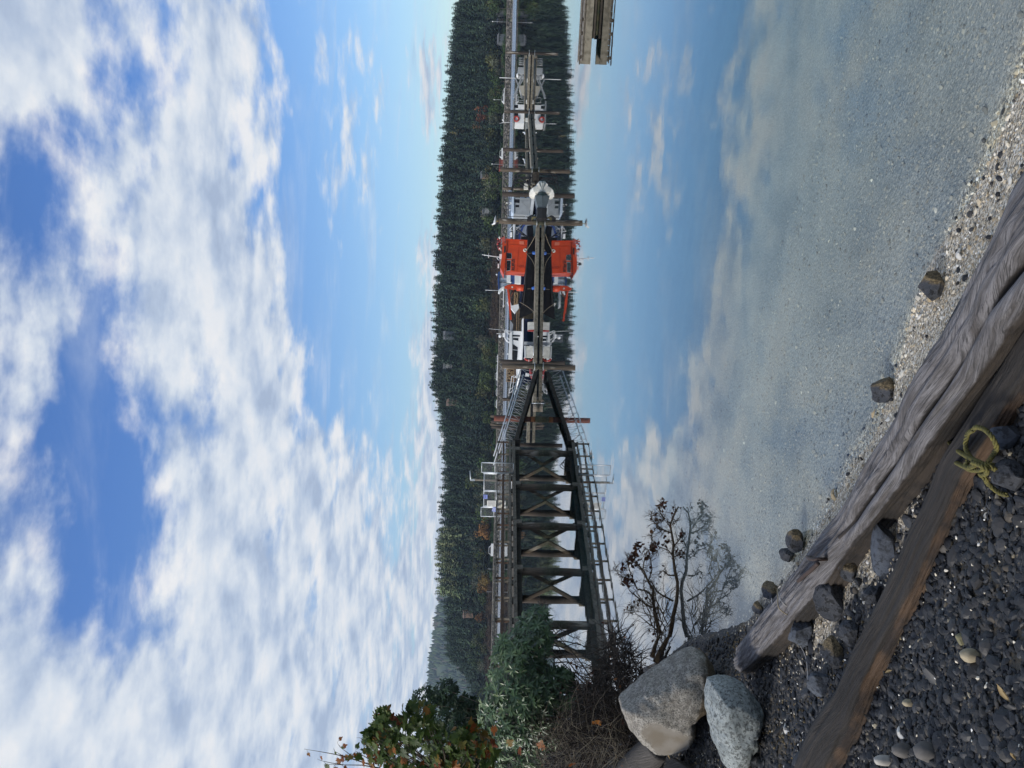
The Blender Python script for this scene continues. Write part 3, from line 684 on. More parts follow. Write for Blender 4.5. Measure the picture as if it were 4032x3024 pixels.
for dz_ in (0, 14, 28): b.prism(W1.poly([(712, 608 + dz_), (828 - 20 * (dz_ == 0), 612 + dz_), (828 - 20 * (dz_ == 0), 619 + dz_), (712, 615 + dz_)]), yv - .025, yv + .01)
W1.part(b, 'cabin_trim', ORANGE, cabin)
b = MB(); b.prism(W1.poly([(735, 180), (815, 185), (818, 240), (738, 236)]), yv - .03, yv); W1.part(b, 'door_plate', mat('faded_orange', (.62, .17, .10), .5), cabin)
for q_ in ([(508, 392), (598, 396), (604, 440), (600, 494), (504, 496), (502, 440)], [(498, 520), (590, 520), (578, 700), (484, 716), (488, 640)]):
    b = MB(); b.prism(W1.poly(q_), yv - .012, yv + .0); fr = W1.part(b, 'window', GREYP, cabin)
    cx_ = sum(a for a, _ in q_) / len(q_); cy_ = sum(c for _, c in q_) / len(q_)
    b = MB(); b.prism(W1.poly([(cx_ + (a - cx_) * .86, cy_ + (c - cy_) * .9) for a, c in q_]), yv - .022, yv - .012); W1.part(b, 'pane', GLASS, fr)
b = MB()
for y_ in (580, 645): b.prism(W1.poly([(494, y_), (584, y_ - 14), (584, y_ - 8), (494, y_ + 7)]), yv - .03, yv - .022)
b.prism(W1.poly([(506, 440), (600, 450), (600, 455), (506, 446)]), yv - .03, yv - .022); W1.part(b, 'window_bar', BLACK, cabin)
b = MB(); roof = [(486, 246), (508, 205), (519, 205), (505, 400), (497, 450), (474, 726), (464, 782), (405, 655), (430, 450), (440, 240), (462, 205), (475, 215)]
b.prism(W1.poly(roof), -1.16, 1.16); W1.part(b, 'roof_visor', ORANGE)
b = MB(); b.prism(W1.poly([(470, 285), (497, 270), (497, 385), (468, 400)]), -1.18, -1.14); W1.part(b, 'roof_vent', BLACK)
b = MB(); x_, z_ = lp(440, 130)
b.prism(W1.poly([(430, 110), (480, 80), (495, 160), (440, 190)]), -.5, .5); W1.part(b, 'exhaust_hood', mat('pale_red_paint', (.42, .10, .08), .6), None)
b = MB(); rr = random.Random(3)
for i in range(16):
    x_, z_ = lp(rr.uniform(335, 430), rr.uniform(95, 300)); b.ball((x_, rr.uniform(-.5, .5), z_), rr.uniform(.06, .13), i % 3, 8, (1, 1, .8))
W1.part(b, 'float_balls', [RED, CREAM, mat('maroon_rubber', (.16, .03, .035), .6)])
b = MB(); b.prism(W1.poly([(388, 395), (442, 390), (442, 480), (388, 480)]), -.4, .3); b.prism(W1.poly([(358, 560), (384, 560), (384, 625), (358, 625)]), -.3, .1); W1.part(b, 'roof_box', WHITE)
b = MB(); b.prism(W1.poly([(392, 480), (442, 480), (442, 560), (392, 560)]), -.35, .3); W1.part(b, 'roof_locker', GREYP)
b = MB(); x_, z_ = lp(352, 530); b.tube([(x_ - .0, -.45, z_), (x_, -.1, z_)], [.14, .09], 14); b.tube([(x_, -.1, z_), (x_, -.1, z_ - .2)], .03, 6); W1.part(b, 'searchlight', BLACK)
b = MB(); m0 = lp(380, 435); m1 = lp(80, 398); b.tube([(m0[0], 0, m0[1] - .1), (m1[0], 0, m1[1])], [.05, .02], 8); c_ = lp(198, 412); b.tube([(c_[0] - .2, 0, c_[1] + .0), (c_[0] + .22, 0, c_[1])], .02, 6); c_ = lp(130, 405); b.tube([(c_[0] - .07, 0, c_[1]), (c_[0] + .07, 0, c_[1])], .02, 6)
b.tube([(lp(345, 445)[0], 0, lp(345, 445)[1]), (lp(385, 500)[0], 0, lp(385, 500)[1])], .035, 6); W1.part(b, 'mast', WHITE)
fw = abs(lp(0, 497)[0] - lp(0, 693)[0]); tx, tz = lp(630, 596); tn = txt('RUFUS', 1.0, mat('black_lettering', (.02, .014, .012), .6), cabin, (tx, yv - .012, tz), (math.pi / 2, -.02, 0)); wd_ = tn.dimensions.x or 3.2; hh_ = max(v.co.y for v in tn.data.vertices) - min(v.co.y for v in tn.data.vertices); wt_ = max(v.co.x for v in tn.data.vertices) - min(v.co.x for v in tn.data.vertices)
for v in tn.data.vertices: v.co.x *= fw / wt_; v.co.y *= (52 / 4.482 * W1.s) / hh_
b = MB(); x_, z0_ = lp(800, 975); z1_c = lp(690, 975)[1]; b.tube([(x_, -.35, lp(860, 975)[1]), (x_, -.35, z1_c)], .27, 18); cr = W1.part(b, 'crane', ORANGE)
b = MB(); b.prism(W1.poly([(690, 915), (560, 925), (478, 960), (480, 990), (560, 1010), (640, 1012), (690, 1000)]), -.52, -.18)
bm = W1.poly([(528, 960), (540, 1010), (600, 1540), (605, 1500), (552, 965)]); b.prism(W1.poly([(522, 960), (558, 960), (604, 1500), (606, 1540), (572, 1540)]), -.44, -.26); W1.part(b, 'boom', ORANGE, cr)
b = MB(); a0, a1 = lp(655, 1010), lp(585, 1135); b.tube([(a0[0], -.35, a0[1]), (a1[0], -.35, a1[1])], .05, 8); b.prism(W1.poly([(545, 1000), (590, 1010), (580, 1060), (555, 1055)]), -.50, -.2); W1.part(b, 'ram', RUST, cr)
b = MB(); b.prism(W1.poly([(603, 955), (625, 957), (627, 985), (600, 985)]), -.535, -.52); b.prism(W1.poly([(526, 975), (548, 975), (552, 1000), (530, 1000)]), -.46, -.44); W1.part(b, 'data_plate', SIGNW, cr)
b = MB(); b.prism(W1.poly([(770, 85), (885, 92), (885, 140), (790, 145), (770, 120)]), -.7, .7); x_, z_ = lp(790, 45); b.tube([(x_, -.6, lp(790, 60)[1] - .2), (x_, -.6, z_ + .1)], .04, 6); W1.part(b, 'stern_winch', BLACK)
b = MB(); b.prism(W1.poly([(870, -95), (975, -110), (985, 95), (885, 95)]), -.9, .9); b.prism(W1.poly([(700, -60), (715, -60), (900, 80), (885, 85)]), -.4, .4); W1.part(b, 'stern_platform', BLACKH)
for i, (a, c, e) in enumerate((((955, 365), (1040, 420), 392), ((948, 985), (1008, 1040), 1008))):
    x_, _ = lp(0, e); z1f = lp(a[0], e)[1]; z0f = lp(c[0] + 8, e)[1]; fo = thing('fender', ['blue cylindrical fender hanging below the orange cabin', 'blue fender hanging below the orange crane, tilted'][i], 'fender', W1.q + Vector((x_, -1.33, z0f)))
    tl = .0 if i == 0 else .12; hgt = z1f - z0f
    b = MB(); b.tube([(tl, 0, 0), (tl * .9, 0, .05), (0, 0, hgt * .9), (-.01, 0, hgt)], [.07, .125, .125, .06], 12); b.build('body', BLUEF, fo)
    b = MB(); b.tube([(-.01, 0, hgt), (-.02, .08, hgt + .35)], .012, 5); b.build('lanyard', ROPE, fo)
def line3(nm, label, pts, r=.02, sag=.0, m=ROPE):
    pts = [Vector(q_) for q_ in pts]; o = thing(nm, label, 'rope', pts[0]); out_ = []
    for a, c in zip(pts[:-1], pts[1:]):
        for t in np.linspace(0, 1, 9)[:-1] if (a, c) != (pts[-2], pts[-1]) else np.linspace(0, 1, 9): v = a.lerp(c, t); v.z -= sag * math.sin(math.pi * t); out_.append(v)
    b = MB(); b.tube(out_, r, 6); b.build('strand', m, o, pts[0]); return o
def w1p(x, y, yy): a = lp(x, y); return W1.q + Vector((a[0], yy, a[1]))
def onA(x, y):
    X, Y = z2(x, y); v = Wp(X, Y, .34); return Vector((v.x, v.y + .1, .35))
line3('mooring_rope', 'tan mooring rope from the cabin cleat running right to the float', [w1p(838, 372, -1.12), onA(1044, -10)], .02, .05)
line3('mooring_rope', 'tan mooring rope from the cabin cleat curving left to the float', [w1p(838, 372, -1.12), onA(1030, 680)], .02, .22)
line3('mooring_rope', 'tan bow rope from the workboat stem drooping to the float', [w1p(745, 1240, -.95), onA(1010, 1395)], .02, .12)
b = MB(); v = w1p(830, 340, -1.1)
ct = thing('rope_coil', 'coil of pale rope hung on the cabin side cleat', 'rope', v); b.torus((0, 0, 0), .11, .03, 'y'); b.torus((.02, -.03, -.04), .10, .03, 'y'); b.build('coil', CREAM, ct)
# --- white cruiser with navy hull
z3 = zoom(1940, 1240, 5.184)
W2 = Boat('cabin_cruiser', 'white cabin cruiser with navy hull and radar arch, bow pointing left', 'boat', z3, 2086, 1400, 78.5)
lp2 = W2.lp; xb, zb_ = lp2(505, 1560); xs, zs = lp2(632, 100)
b = MB(); hull(b, xb, xs, 2.7, lin((0, lp2(636, 100)[1]), (.35, lp2(630, 600)[1]), (.62, lp2(605, 1000)[1]), (.85, lp2(560, 1330)[1]), (1, zb_)), bow=-1, rake=1.4, n=19); W2.part(b, 'hull', [NAVY, WHITE])
b = MB(); hull(b, xb, xs, 2.76, lin((0, lp2(612, 100)[1]), (.35, lp2(600, 600)[1]), (.62, lp2(560, 1000)[1]), (.85, lp2(520, 1330)[1]), (1, zb_ + .12)), zb=.0, bow=-1, rake=.25, n=19)
vs = np.array(b.v); sh_t = lin((0, lp2(640, 100)[1]), (.35, lp2(630, 600)[1]), (.62, lp2(604, 1000)[1]), (.85, lp2(558, 1330)[1]), (1, zb_ - .06))
b2 = MB(); n_ = 19; L_ = xs - xb; rows = []
for i in range(n_):
    t = i / (n_ - 1); k_ = 10; top = b.v[i * 10]; zlo = sh_t(t); rows.append([(top[0], top[1] - .01, top[2]), (top[0] + .03, top[1] - .012, zlo), (top[0] + .03, -top[1] + .012, zlo), (top[0], -top[1] + .01, top[2])])
fs = []
for i in range(n_ - 1):
    for j in range(3):
        if j != 1: fs.append((i * 4 + j, i * 4 + j + 1, (i + 1) * 4 + j + 1, (i + 1) * 4 + j))
    fs.append((i * 4, (i + 1) * 4, (i + 1) * 4 + 3, i * 4 + 3))
b2.add([v for r in rows for v in r], fs, 0, True); W2.part(b2, 'topside', WHITE)
b = MB(); cabw = [(600, 360), (410, 360), (402, 600), (412, 930), (400, 985), (495, 1010), (560, 1010), (605, 700)]
b.prism(W2.poly([(628, 352), (400, 345), (405, 930), (392, 940), (492, 1008), (500, 1240), (470, 1260), (500, 1300), (560, 1300), (600, 1000), (625, 600)]), -.88, .88); cb = W2.part(b, 'cabin', WHITE)
yw = -.89
for q_ in ([(420, 612), (520, 678), (518, 730), (416, 722)], [(414, 734), (520, 742), (508, 900), (490, 985), (402, 910)], [(426, 490), (532, 490), (532, 542), (430, 528)], [(410, 428), (564, 432), (564, 460), (412, 462)]):
    b = MB(); b.prism(W2.poly(q_), yw - .012, yw); W2.part(b, 'window', GLASS, cb)
b = MB(); b.prism(W2.poly([(385, 330), (405, 400), (408, 930), (375, 978), (332, 960), (345, 700), (360, 420)]), -.98, .98); W2.part(b, 'roof', WHITE)
b = MB(); b.prism(W2.poly([(372, 130), (430, 215), (405, 470), (388, 470), (366, 215)]), -.8, .8); W2.part(b, 'canvas_flap', mat('grey_canvas', (.26, .28, .31), .8))
b = MB()
for yy in (-.7, .7):
    pts = [(360, 580), (300, 545), (262, 490), (262, 335), (280, 320), (365, 350)]; b.tube([(*[lp2(*q_)[0]], yy, lp2(*q_)[1]) for q_ in pts], .03, 8)
    b.tube([(lp2(300, 470)[0], yy, lp2(300, 470)[1]), (lp2(360, 520)[0], yy, lp2(360, 520)[1])], .025, 6); b.tube([(lp2(275, 340)[0], yy, lp2(275, 340)[1]), (lp2(360, 410)[0], yy, lp2(360, 410)[1])], .025, 6)
for q_ in ((262, 470), (262, 345), (300, 545)): b.tube([(lp2(*q_)[0], -.7, lp2(*q_)[1]), (lp2(*q_)[0], .7, lp2(*q_)[1])], .028, 6)
W2.part(b, 'radar_arch', WHITE)
b = MB(); c_ = lp2(165, 448); b.ball((c_[0], 0, c_[1]), .17, 0, 14, (1, 1, .95)); b.prism(W2.poly([(215, 390), (258, 385), (258, 470), (215, 465)]), -.25, .25); c_ = lp2(320, 812); b.ball((c_[0], -.5, c_[1]), .07); b.tube([(c_[0], -.5, c_[1]), (c_[0], -.5, c_[1] - .2)], .02, 6); W2.part(b, 'radar', WHITE)
b = MB(); a0, a1 = lp2(280, 335), lp2(0, 312); b.tube([(a0[0], -.6, a0[1]), (a1[0], -.6, a1[1] + .3)], [.022, .012], 6); a0, a1, a2 = lp2(215, 410), lp2(195, 398), lp2(95, 396); b.tube([(a0[0], .2, a0[1]), (a1[0], .2, a1[1]), (a2[0], .2, a2[1])], .02, 6); W2.part(b, 'antenna', WHITE)
b = MB()
for yy, k_ in ((-1, 1), (1, 1)):
    top = [(470, 1235), (400, 1265), (385, 1400), (365, 1530), (352, 1612)]; wds = [.95, .85, .62, .38, .1]
    b.tube([(lp2(*q_)[0], yy * w_, lp2(*q_)[1]) for q_, w_ in zip(top, wds)], .018, 6)
    b.tube([(lp2(x_ + 52, y_ - 12)[0], yy * w_, lp2(x_ + 52, y_ - 12)[1]) for (x_, y_), w_ in zip(top[1:], wds[1:])], .013, 6)
    for (x_, y_), w_, (xb_, yb_) in zip(top[1:], wds[1:], [(498, 1290), (496, 1385), (492, 1440), (485, 1500)]): b.tube([(lp2(x_, y_)[0], yy * w_, lp2(x_, y_)[1]), (lp2(xb_, yb_)[0], yy * min(w_, .8), lp2(xb_, yb_)[1])], .014, 6)
W2.part(b, 'bow_rail', ALU)
b = MB(); b.prism(W2.poly([(500, 1500), (520, 1520), (480, 1640), (450, 1640), (455, 1600)]), -.14, .14); W2.part(b, 'bow_pulpit', WHITE)
# --- blue canvas cruiser behind
W3 = Boat('cabin_cruiser', 'white and navy cruiser with blue canvas top behind the orange crane', 'boat', z2, 2090, 1105, 76.0)
l3 = W3.lp; b = MB(); hull(b, l3(0, 1330)[0], l3(0, 560)[0], 2.5, lin((0, l3(745, 600)[1]), (.6, l3(735, 950)[1]), (1, l3(700, 1330)[1])), bow=-1, rake=.8); W3.part(b, 'hull', [NAVY, WHITE])
b = MB(); b.prism(W3.poly([(748, 560), (632, 560), (632, 905), (742, 912), (730, 1000), (748, 1000)]), -1.2, 1.2); W3.part(b, 'topside', WHITE)
b = MB(); b.prism(W3.poly([(630, 560), (562, 560), (560, 890), (632, 905)]), -1.0, 1.0); W3.part(b, 'canvas_band', BLUEC)
b = MB(); b.prism(W3.poly([(562, 580), (495, 580), (490, 900), (562, 890)]), -.95, .95); W3.part(b, 'cabin', WHITE)
b = MB(); b.prism(W3.poly([(490, 600), (388, 660), (360, 790), (372, 1000), (490, 900)]), -.85, .85); W3.part(b, 'windscreen', mat('clear_vinyl', (.34, .39, .46), .2))
b = MB(); b.prism(W3.poly([(376, 700), (345, 720), (336, 820), (348, 1000), (372, 1005), (365, 820)]), -.95, .95); W3.part(b, 'bimini_top', BLUEC)
b = MB()
for y_ in (800, 890): b.prism(W3.poly([(372, y_), (490, y_), (490, y_ + 9), (372, y_ + 9)]), -.97, -.9)
W3.part(b, 'canopy_frame', BLACK)
b = MB(); b.prism(W3.poly([(440, 960), (425, 965), (350, 1030), (345, 1060), (365, 1068), (420, 1000), (435, 1010), (430, 1300), (442, 1300), (448, 990)]), -.9, .9); b.tube([(l3(340, 1020)[0], 0, l3(340, 1020)[1]), (l3(120, 1018)[0], 0, l3(120, 1018)[1])], .025, 6); W3.part(b, 'radar_arch', WHITE)
b = MB(); c_ = l3(560, 893); b.ball((c_[0], -1.05, c_[1]), .1); c_ = l3(320, 738); b.ball((c_[0], 0, c_[1]), .09); b.prism(W3.poly([(500, 1225), (560, 1225), (580, 1290), (700, 1260), (712, 1330), (640, 1420), (540, 1300)]), -.6, .6); W3.part(b, 'deck_gear', WHITE)
# timber barge with crates behind it
def crates(nm, label, zf, x0, x1, y0, y1, d, n, m, Xw=2088):
    q_ = P(Xw, zf(0, (y0 + y1) / 2)[1], d); q_.z = 0; o = thing(nm, label, 'crate', q_); s_ = d / F; return o
dT = 80.5; X0, Y0 = z2(690, 1240); pt = P(2087, 1190, dT); pt.z = 0
tb_ = thing('timber_barge', 'low barge of pale timbers behind the white cruiser stern', 'barge', pt); sT = dT / F
b = MB(); b.box((-3.2, -.2, -.2), (6.4, 2.2, .55)); b.build('deck', WOODT, tb_)
b = MB()
for i in range(4): b.beam((-3.2, -.3, .62 + .22 * i), (2.0, -.3 + .1 * i, .70 + .22 * i), .12, .09)
b.build('timber_rail', WOODT, tb_)
def crate(nm, label, zf, x0, x1, y0, y1, d, dep=1.0, m=WOODT, ball=None, group=None):
    a = P(*zf(x1, y1), d); c = P(*zf(x0, y0), d); o = thing(nm, label, 'crate', (a.x, a.y, a.z), group=group); W_, H_ = c.x - a.x, c.z - a.z
    b = MB(); t_ = .05
    for yy in (0, dep):
        for xx in (t_ / 2, W_ / 2, W_ - t_ / 2): b.beam((xx, yy, 0), (xx, yy, H_), t_ * 1.6, t_, up=(0, 1, 0))
        for zz in (t_, H_ - t_): b.beam((0, yy - .03, zz), (W_, yy - .03, zz), t_, t_ * 1.8)
        b.beam((0, yy - .02, t_), (W_, yy - .02, H_ - t_), t_ * .8, t_ * 1.4)
    for xx in (0, W_):
        for zz in (t_, H_ * .5, H_ - t_): b.beam((xx, 0, zz), (xx, dep, zz), t_, t_ * 1.8)
    b.build('frame', m, o)
    b = MB(); b.box((.06, .06, .03), (W_ - .06, dep - .06, H_ * .8)); b.build('panel', WOODB, o)
    b = MB()
    for i in range(5): b.ball((rnd.uniform(.1, W_ - .1), .03, rnd.uniform(.1, H_ * .8)), .07, 0, 8)
    b.build('net_floats', WOODT, o); return o
crate('wooden_crate', 'open tan timber crate stacked behind the cruiser bow, right one by the piling', z3, 282, 440, 1100, 1232, 84, 1.2)
crate('wooden_crate', 'open tan timber crate behind the cruiser bow, left one under the bow rail', z3, 280, 440, 1240, 1365, 84, 1.2)
b = MB(); a = P(*z3(440, 1380), 84); c = P(*z3(440, 1090), 84); o = thing('timber_barge', 'low brown barge carrying the open crates behind the cruiser bow', 'barge', (a.x, a.y, 0)); b.box((0, -.2, -.2), (c.x - a.x + 1.5, 1.6, a.z - .02)); b.build('deck', WOODB, o)
crate('wooden_crate', 'low tan crate under the orange crane boom', z2, 650, 712, 1040, 1240, 79.0, 1.4)
# --- grey aluminium boat with wheelhouse, white striped cruiser
z5 = zoom(1960, 670, 5.72)
W4 = Boat('grey_patrol_boat', 'boxy grey aluminium boat with a dark-windowed wheelhouse behind the floats', 'boat', z5, 2104, 825, 70)
l4 = W4.lp; b = MB(); hull(b, l4(0, 1120)[0], l4(0, 600)[0], 2.3, lin((0, l4(660, 600)[1]), (1, l4(650, 1120)[1])), bow=-1, rake=.3); W4.part(b, 'hull', [GREYP, GREYP])
b = MB(); b.prism(W4.poly([(670, 690), (315, 690), (315, 1060), (660, 1070)]), -1.0, 1.0); cb = W4.part(b, 'wheelhouse', GREYP)
for q_ in ([(322, 728), (435, 728), (435, 808), (322, 800)], [(345, 855), (425, 855), (425, 905), (345, 905)]):
    b = MB(); b.prism(W4.poly(q_), -1.012, -1.0); W4.part(b, 'window', GLASS, cb)
b = MB(); b.prism(W4.poly([(465, 752), (655, 752), (655, 760), (465, 760)]), -1.01, -1.0); b.prism(W4.poly([(455, 752), (462, 752), (640, 925), (630, 935)]), -1.005, -1.0); c_ = l4(498, 800); b.tube([(c_[0] - .06, -1.04, c_[1]), (c_[0] + .06, -1.04, c_[1])], .015, 6); W4.part(b, 'door', ALUD, cb)
b = MB(); b.prism(W4.poly([(310, 640), (268, 660), (256, 1000), (290, 1058), (312, 1058)]), -1.1, 1.1); W4.part(b, 'roof', mat('pale_blue_paint', (.55, .64, .74), .4))
b = MB(); b.prism(W4.poly([(455, 610), (510, 600), (590, 700), (470, 720)]), -.5, .5); b.prism(W4.poly([(600, 640), (690, 600), (690, 700), (640, 720)]), -.6, .6); W4.part(b, 'console', mat('blue_grey_cover', (.36, .46, .58), .6))
b = MB(); b.tube([(l4(230, 505)[0], -.4, l4(230, 505)[1]), (l4(200, 700)[0], -.4, l4(200, 700)[1]), (l4(195, 1080)[0], -.4, l4(195, 1080)[1])], .03, 6)
for y_ in (690, 605, 1080): b.tube([(l4(200, y_)[0], -.4, l4(200, y_)[1]), (l4(640, y_)[0], -.4, l4(640, y_)[1])], .025, 6)
W4.part(b, 'mast_frame', BLACK)
b = MB()
for x_, y_, r_ in ((160, 755, .07), (205, 790, .05), (220, 910, .06), (340, 640, .1), (250, 752, .07)): c_ = l4(x_, y_); b.ball((c_[0], 0, c_[1]), r_); b.tube([(c_[0], 0, c_[1]), (c_[0], 0, l4(265, y_)[1])], .018, 5)
W4.part(b, 'roof_lights', CREAM)
W5 = Boat('striped_cruiser', 'white cruiser with blue stripe and rails, left of the boxy grey boat', 'boat', z5, 2106, 860, 66.6)
l5 = W5.lp; b = MB(); hull(b, l5(0, 1640)[0], l5(0, 1010)[0], 2.3, lin((0, l5(560, 1640)[1]), (.4, l5(590, 1400)[1]), (1, l5(645, 1010)[1])), bow=1, rake=.6); W5.part(b, 'hull', [WHITE, WHITE])
b = MB(); b.prism(W5.poly([(385, 1640), (400, 1500), (460, 1330), (560, 1210), (640, 1040), (660, 1120), (640, 1400), (620, 1640)]), -.7, .7); W5.part(b, 'deck_cabin', WHITE)
b = MB(); b.prism(W5.poly([(385, 1640), (400, 1500), (470, 1310), (560, 1205), (585, 1225), (500, 1340), (440, 1500), (425, 1640)]), -.75, .75); W5.part(b, 'blue_stripe', mat('stripe_blue', (.10, .16, .46), .4))
b = MB(); b.prism(W5.poly([(275, 1215), (320, 1225), (312, 1640), (290, 1640)]), -.8, .8); W5.part(b, 'hardtop', WHITE)
b = MB(); b.prism(W5.poly([(325, 1320), (455, 1260), (400, 1480), (385, 1640), (325, 1640)]), -.6, .6); W5.part(b, 'windscreen', mat('grey_blue_glass', (.14, .18, .26), .15))
b = MB()
for yy in (-.75, .75):
    for pts in ([(330, 1260), (410, 1220), (560, 1090), (640, 1020)], [(335, 1390), (400, 1320), (520, 1240), (560, 1215)], [(345, 1500), (380, 1490), (430, 1380), (420, 1350), (335, 1340)]): b.tube([(l5(*q_)[0], yy, l5(*q_)[1]) for q_ in pts], .022, 6)
W5.part(b, 'rail', WHITE)
b = MB(); b.prism(W5.poly([(205, 1430), (250, 1430), (250, 1510), (205, 1510)]), -.3, .3); b.tube([(l5(190, 1360)[0], 0, l5(190, 1360)[1]), (l5(270, 1370)[0], 0, l5(270, 1370)[1])], .025, 6); b.tube([(l5(205, 1340)[0], 0, l5(205, 1340)[1]), (l5(260, 1270)[0], 0, l5(260, 1270)[1])], .025, 6); W5.part(b, 'radar_mast', WHITE)
W8 = Boat('white_dinghy', 'white slab-sided skiff showing between the tarpaulin bundle and the black skiff', 'boat', z5, 2112, 800, 65.2)
l8 = W8.lp; b = MB(); b.prism(W8.poly([(700, 640), (745, 640), (712, 1035), (770, 1035), (830, 900), (770, 690), (830, 640), (690, 640)][:4]), -.5, .5); b.prism(W8.poly([(700, 640), (760, 645), (715, 1040), (660, 1040)]), -.55, .6); W8.part(b, 'gunwale', WHITE)
b = MB(); b.prism(W8.poly([(760, 645), (900, 650), (900, 1000), (715, 1040)]), -.5, .55); W8.part(b, 'hull', NAVY)
b = MB()
for y_ in range(690, 890, 40): b.prism(W8.poly([(795, y_), (850, y_ + 14), (850, y_ + 26), (795, y_ + 14)]), -.52, -.5)
W8.part(b, 'hull_marks', WHITE)
# --- white tarpaulin bundle, covered skiff, black lifting frame
W6 = Boat('tarpaulin_bundle', 'crumpled white tarpaulin wrapped over a small boat at the float end', 'tarpaulin', z5, 2117.5, 750, 61.5)
l6 = W6.lp; ol = [(900, 260), (860, 250), (835, 290), (790, 330), (775, 370), (690, 420), (655, 450), (622, 520), (625, 600), (660, 625), (730, 640), (815, 630), (900, 600)]
pts = [l6(*q_) for q_ in ol]; cxm = sum(a for a, _ in pts) / len(pts); czm = .35
b = MB(); nl = 9; ringv = []; rr = random.Random(5)
for i in range(nl):
    t_ = i / (nl - 1); k_ = math.sin(math.pi * (0.12 + .76 * t_)) ** .6; yy = -.9 + 1.8 * t_
    for x_, z_ in pts: ringv.append((cxm + (x_ - cxm) * k_ + rr.uniform(-.05, .05), yy + rr.uniform(-.05, .05), max(-.05, czm + (z_ - czm) * k_ + rr.uniform(-.05, .05) if z_ > .05 else z_)))
k_ = len(pts); fs = [tuple(range(k_)), tuple(range((nl - 1) * k_, nl * k_))]
for i in range(nl - 1):
    for j in range(k_): fs.append((i * k_ + j, i * k_ + (j + 1) % k_, (i + 1) * k_ + (j + 1) % k_, (i + 1) * k_ + j))
b.add(ringv, fs, 0, False); W6.part(b, 'cover', CREAM)
b = MB(); b.tube([l6(480 + 100, 470)[:1] + (-.2,) + l6(580, 470)[1:], l6(470, 600)[:1] + (-.2,) + l6(470, 600)[1:]], .03, 6); W6.part(b, 'pole', BLACK)
W7 = Boat('covered_skiff', 'low black skiff under a grey tarpaulin at the right end of the long float', 'boat', z5, 2130, 825, 61.0)
l7 = W7.lp; b = MB(); b.prism(W7.poly([(860, 895), (985, 900), (985, 1130), (855, 1125), (868, 1010)]), -.8, .8); W7.part(b, 'hull', BLACK)
b = MB(); b.prism(W7.poly([(975, 622), (815, 618), (845, 760), (880, 892), (975, 895)]), -.75, .75); W7.part(b, 'tarpaulin', GREYT)
b = MB(); b.prism(W7.poly([(650, 1090), (700, 1045), (745, 1030), (735, 1150), (640, 1150)]), -.3, .3); b.beam((l7(740, 1040)[0], -.3, l7(740, 1040)[1]), (l7(860, 1110)[0], -.3, l7(860, 1110)[1]), .16, .1); W7.part(b, 'outboard_motor', BLACK)
b = MB(); b.prism(W7.poly([(735, 1100), (780, 1075), (850, 1085), (740, 1160)]), -.45, -.35); W7.part(b, 'bracket', mat('olive_timber', (.15, .13, .06), .8))
W9 = Boat('lifting_frame', 'black steel lifting frame on a dark raft behind the white tarpaulin', 'boat lift', z5, 2092, 740, 74)
l9 = W9.lp
def fr9(b, pts, yy, w_): 
    q_ = [l9(*p_) for p_ in pts]
    for a, c in zip(q_[:-1], q_[1:]): b.beam((a[0], yy, a[1]), (c[0], yy, c[1]), w_, w_, up=(0, 1, 0))
b = MB()
for yy in (-.9, .9): fr9(b, [(780, 150), (620, 132), (365, 130), (285, 205)], yy, .14); fr9(b, [(780, 215), (400, 225), (300, 265), (270, 320), (215, 520)], yy, .1); fr9(b, [(420, 240), (600, 360), (690, 400)], yy, .12); fr9(b, [(640, 140), (640, 400)], yy, .1); fr9(b, [(690, 160), (690, 410)], yy, .1)
for q_ in ((365, 130), (285, 205), (640, 140), (640, 300), (690, 400)): b.beam((l9(*q_)[0], -.9, l9(*q_)[1]), (l9(*q_)[0], .9, l9(*q_)[1]), .1, .1)
W9.part(b, 'frame', BLACK)
b = MB(); b.prism(W9.poly([(690, 100), (780, 100), (780, 600), (700, 600)]), -1.0, 1.0); W9.part(b, 'raft', WOODD)
b = MB(); b.prism(W9.poly([(505, 345), (600, 380), (600, 412), (505, 412)]), .2, .6); b.prism(W9.poly([(522, 285), (590, 310), (598, 350), (525, 315)]), .2, .6); W9.part(b, 'cushion', CREAM)
# --- grey workboat at the right
z4 = zoom(1980, 180, 4.61)
W10 = Boat('landing_barge', 'long grey aluminium workboat with white wheelhouse at its left end and an X-shaped crane frame', 'boat', z4, 2085.5, 380, 97)
la = W10.lp; b = MB(); hull(b, la(0, 1530)[0], la(0, 300)[0], 3.2, lin((0, la(395, 300)[1]), (.7, la(392, 1200)[1]), (1, la(405, 1530)[1])), bow=-1, rake=.3); W10.part(b, 'hull', [ALUD, ALUD])
b = MB(); b.prism(W10.poly([(385, 280), (435, 280), (435, 330), (385, 330)]), -1.7, 1.7); b.prism(W10.poly([(388, 335), (402, 335), (398, 1430), (385, 1430)]), -1.72, 1.72); W10.part(b, 'ramp_edge', FLOATW)
b = MB(); b.prism(W10.poly([(390, 1130), (280, 1130), (205, 1110), (205, 1440), (230, 1465), (385, 1465)]), -1.1, 1.1); cb = W10.part(b, 'wheelhouse', WHITE)
for q_ in ([(208, 1140), (275, 1140), (275, 1195), (208, 1195)], [(208, 1230), (275, 1230), (275, 1275), (208, 1275)], [(208, 1285), (275, 1285), (275, 1335), (208, 1335)]):
    b = MB(); b.prism(W10.poly(q_), -1.115, -1.1); W10.part(b, 'window', GLASS, cb)
b = MB(); b.prism(W10.poly([(275, 1220), (385, 1220), (385, 1275), (275, 1275)]), -1.12, -1.1); W10.part(b, 'door', GREYP, cb)
b = MB(); b.prism(W10.poly([(205, 1060), (185, 1060), (175, 1475), (200, 1475)]), -1.25, 1.25); W10.part(b, 'roof', ALUD)
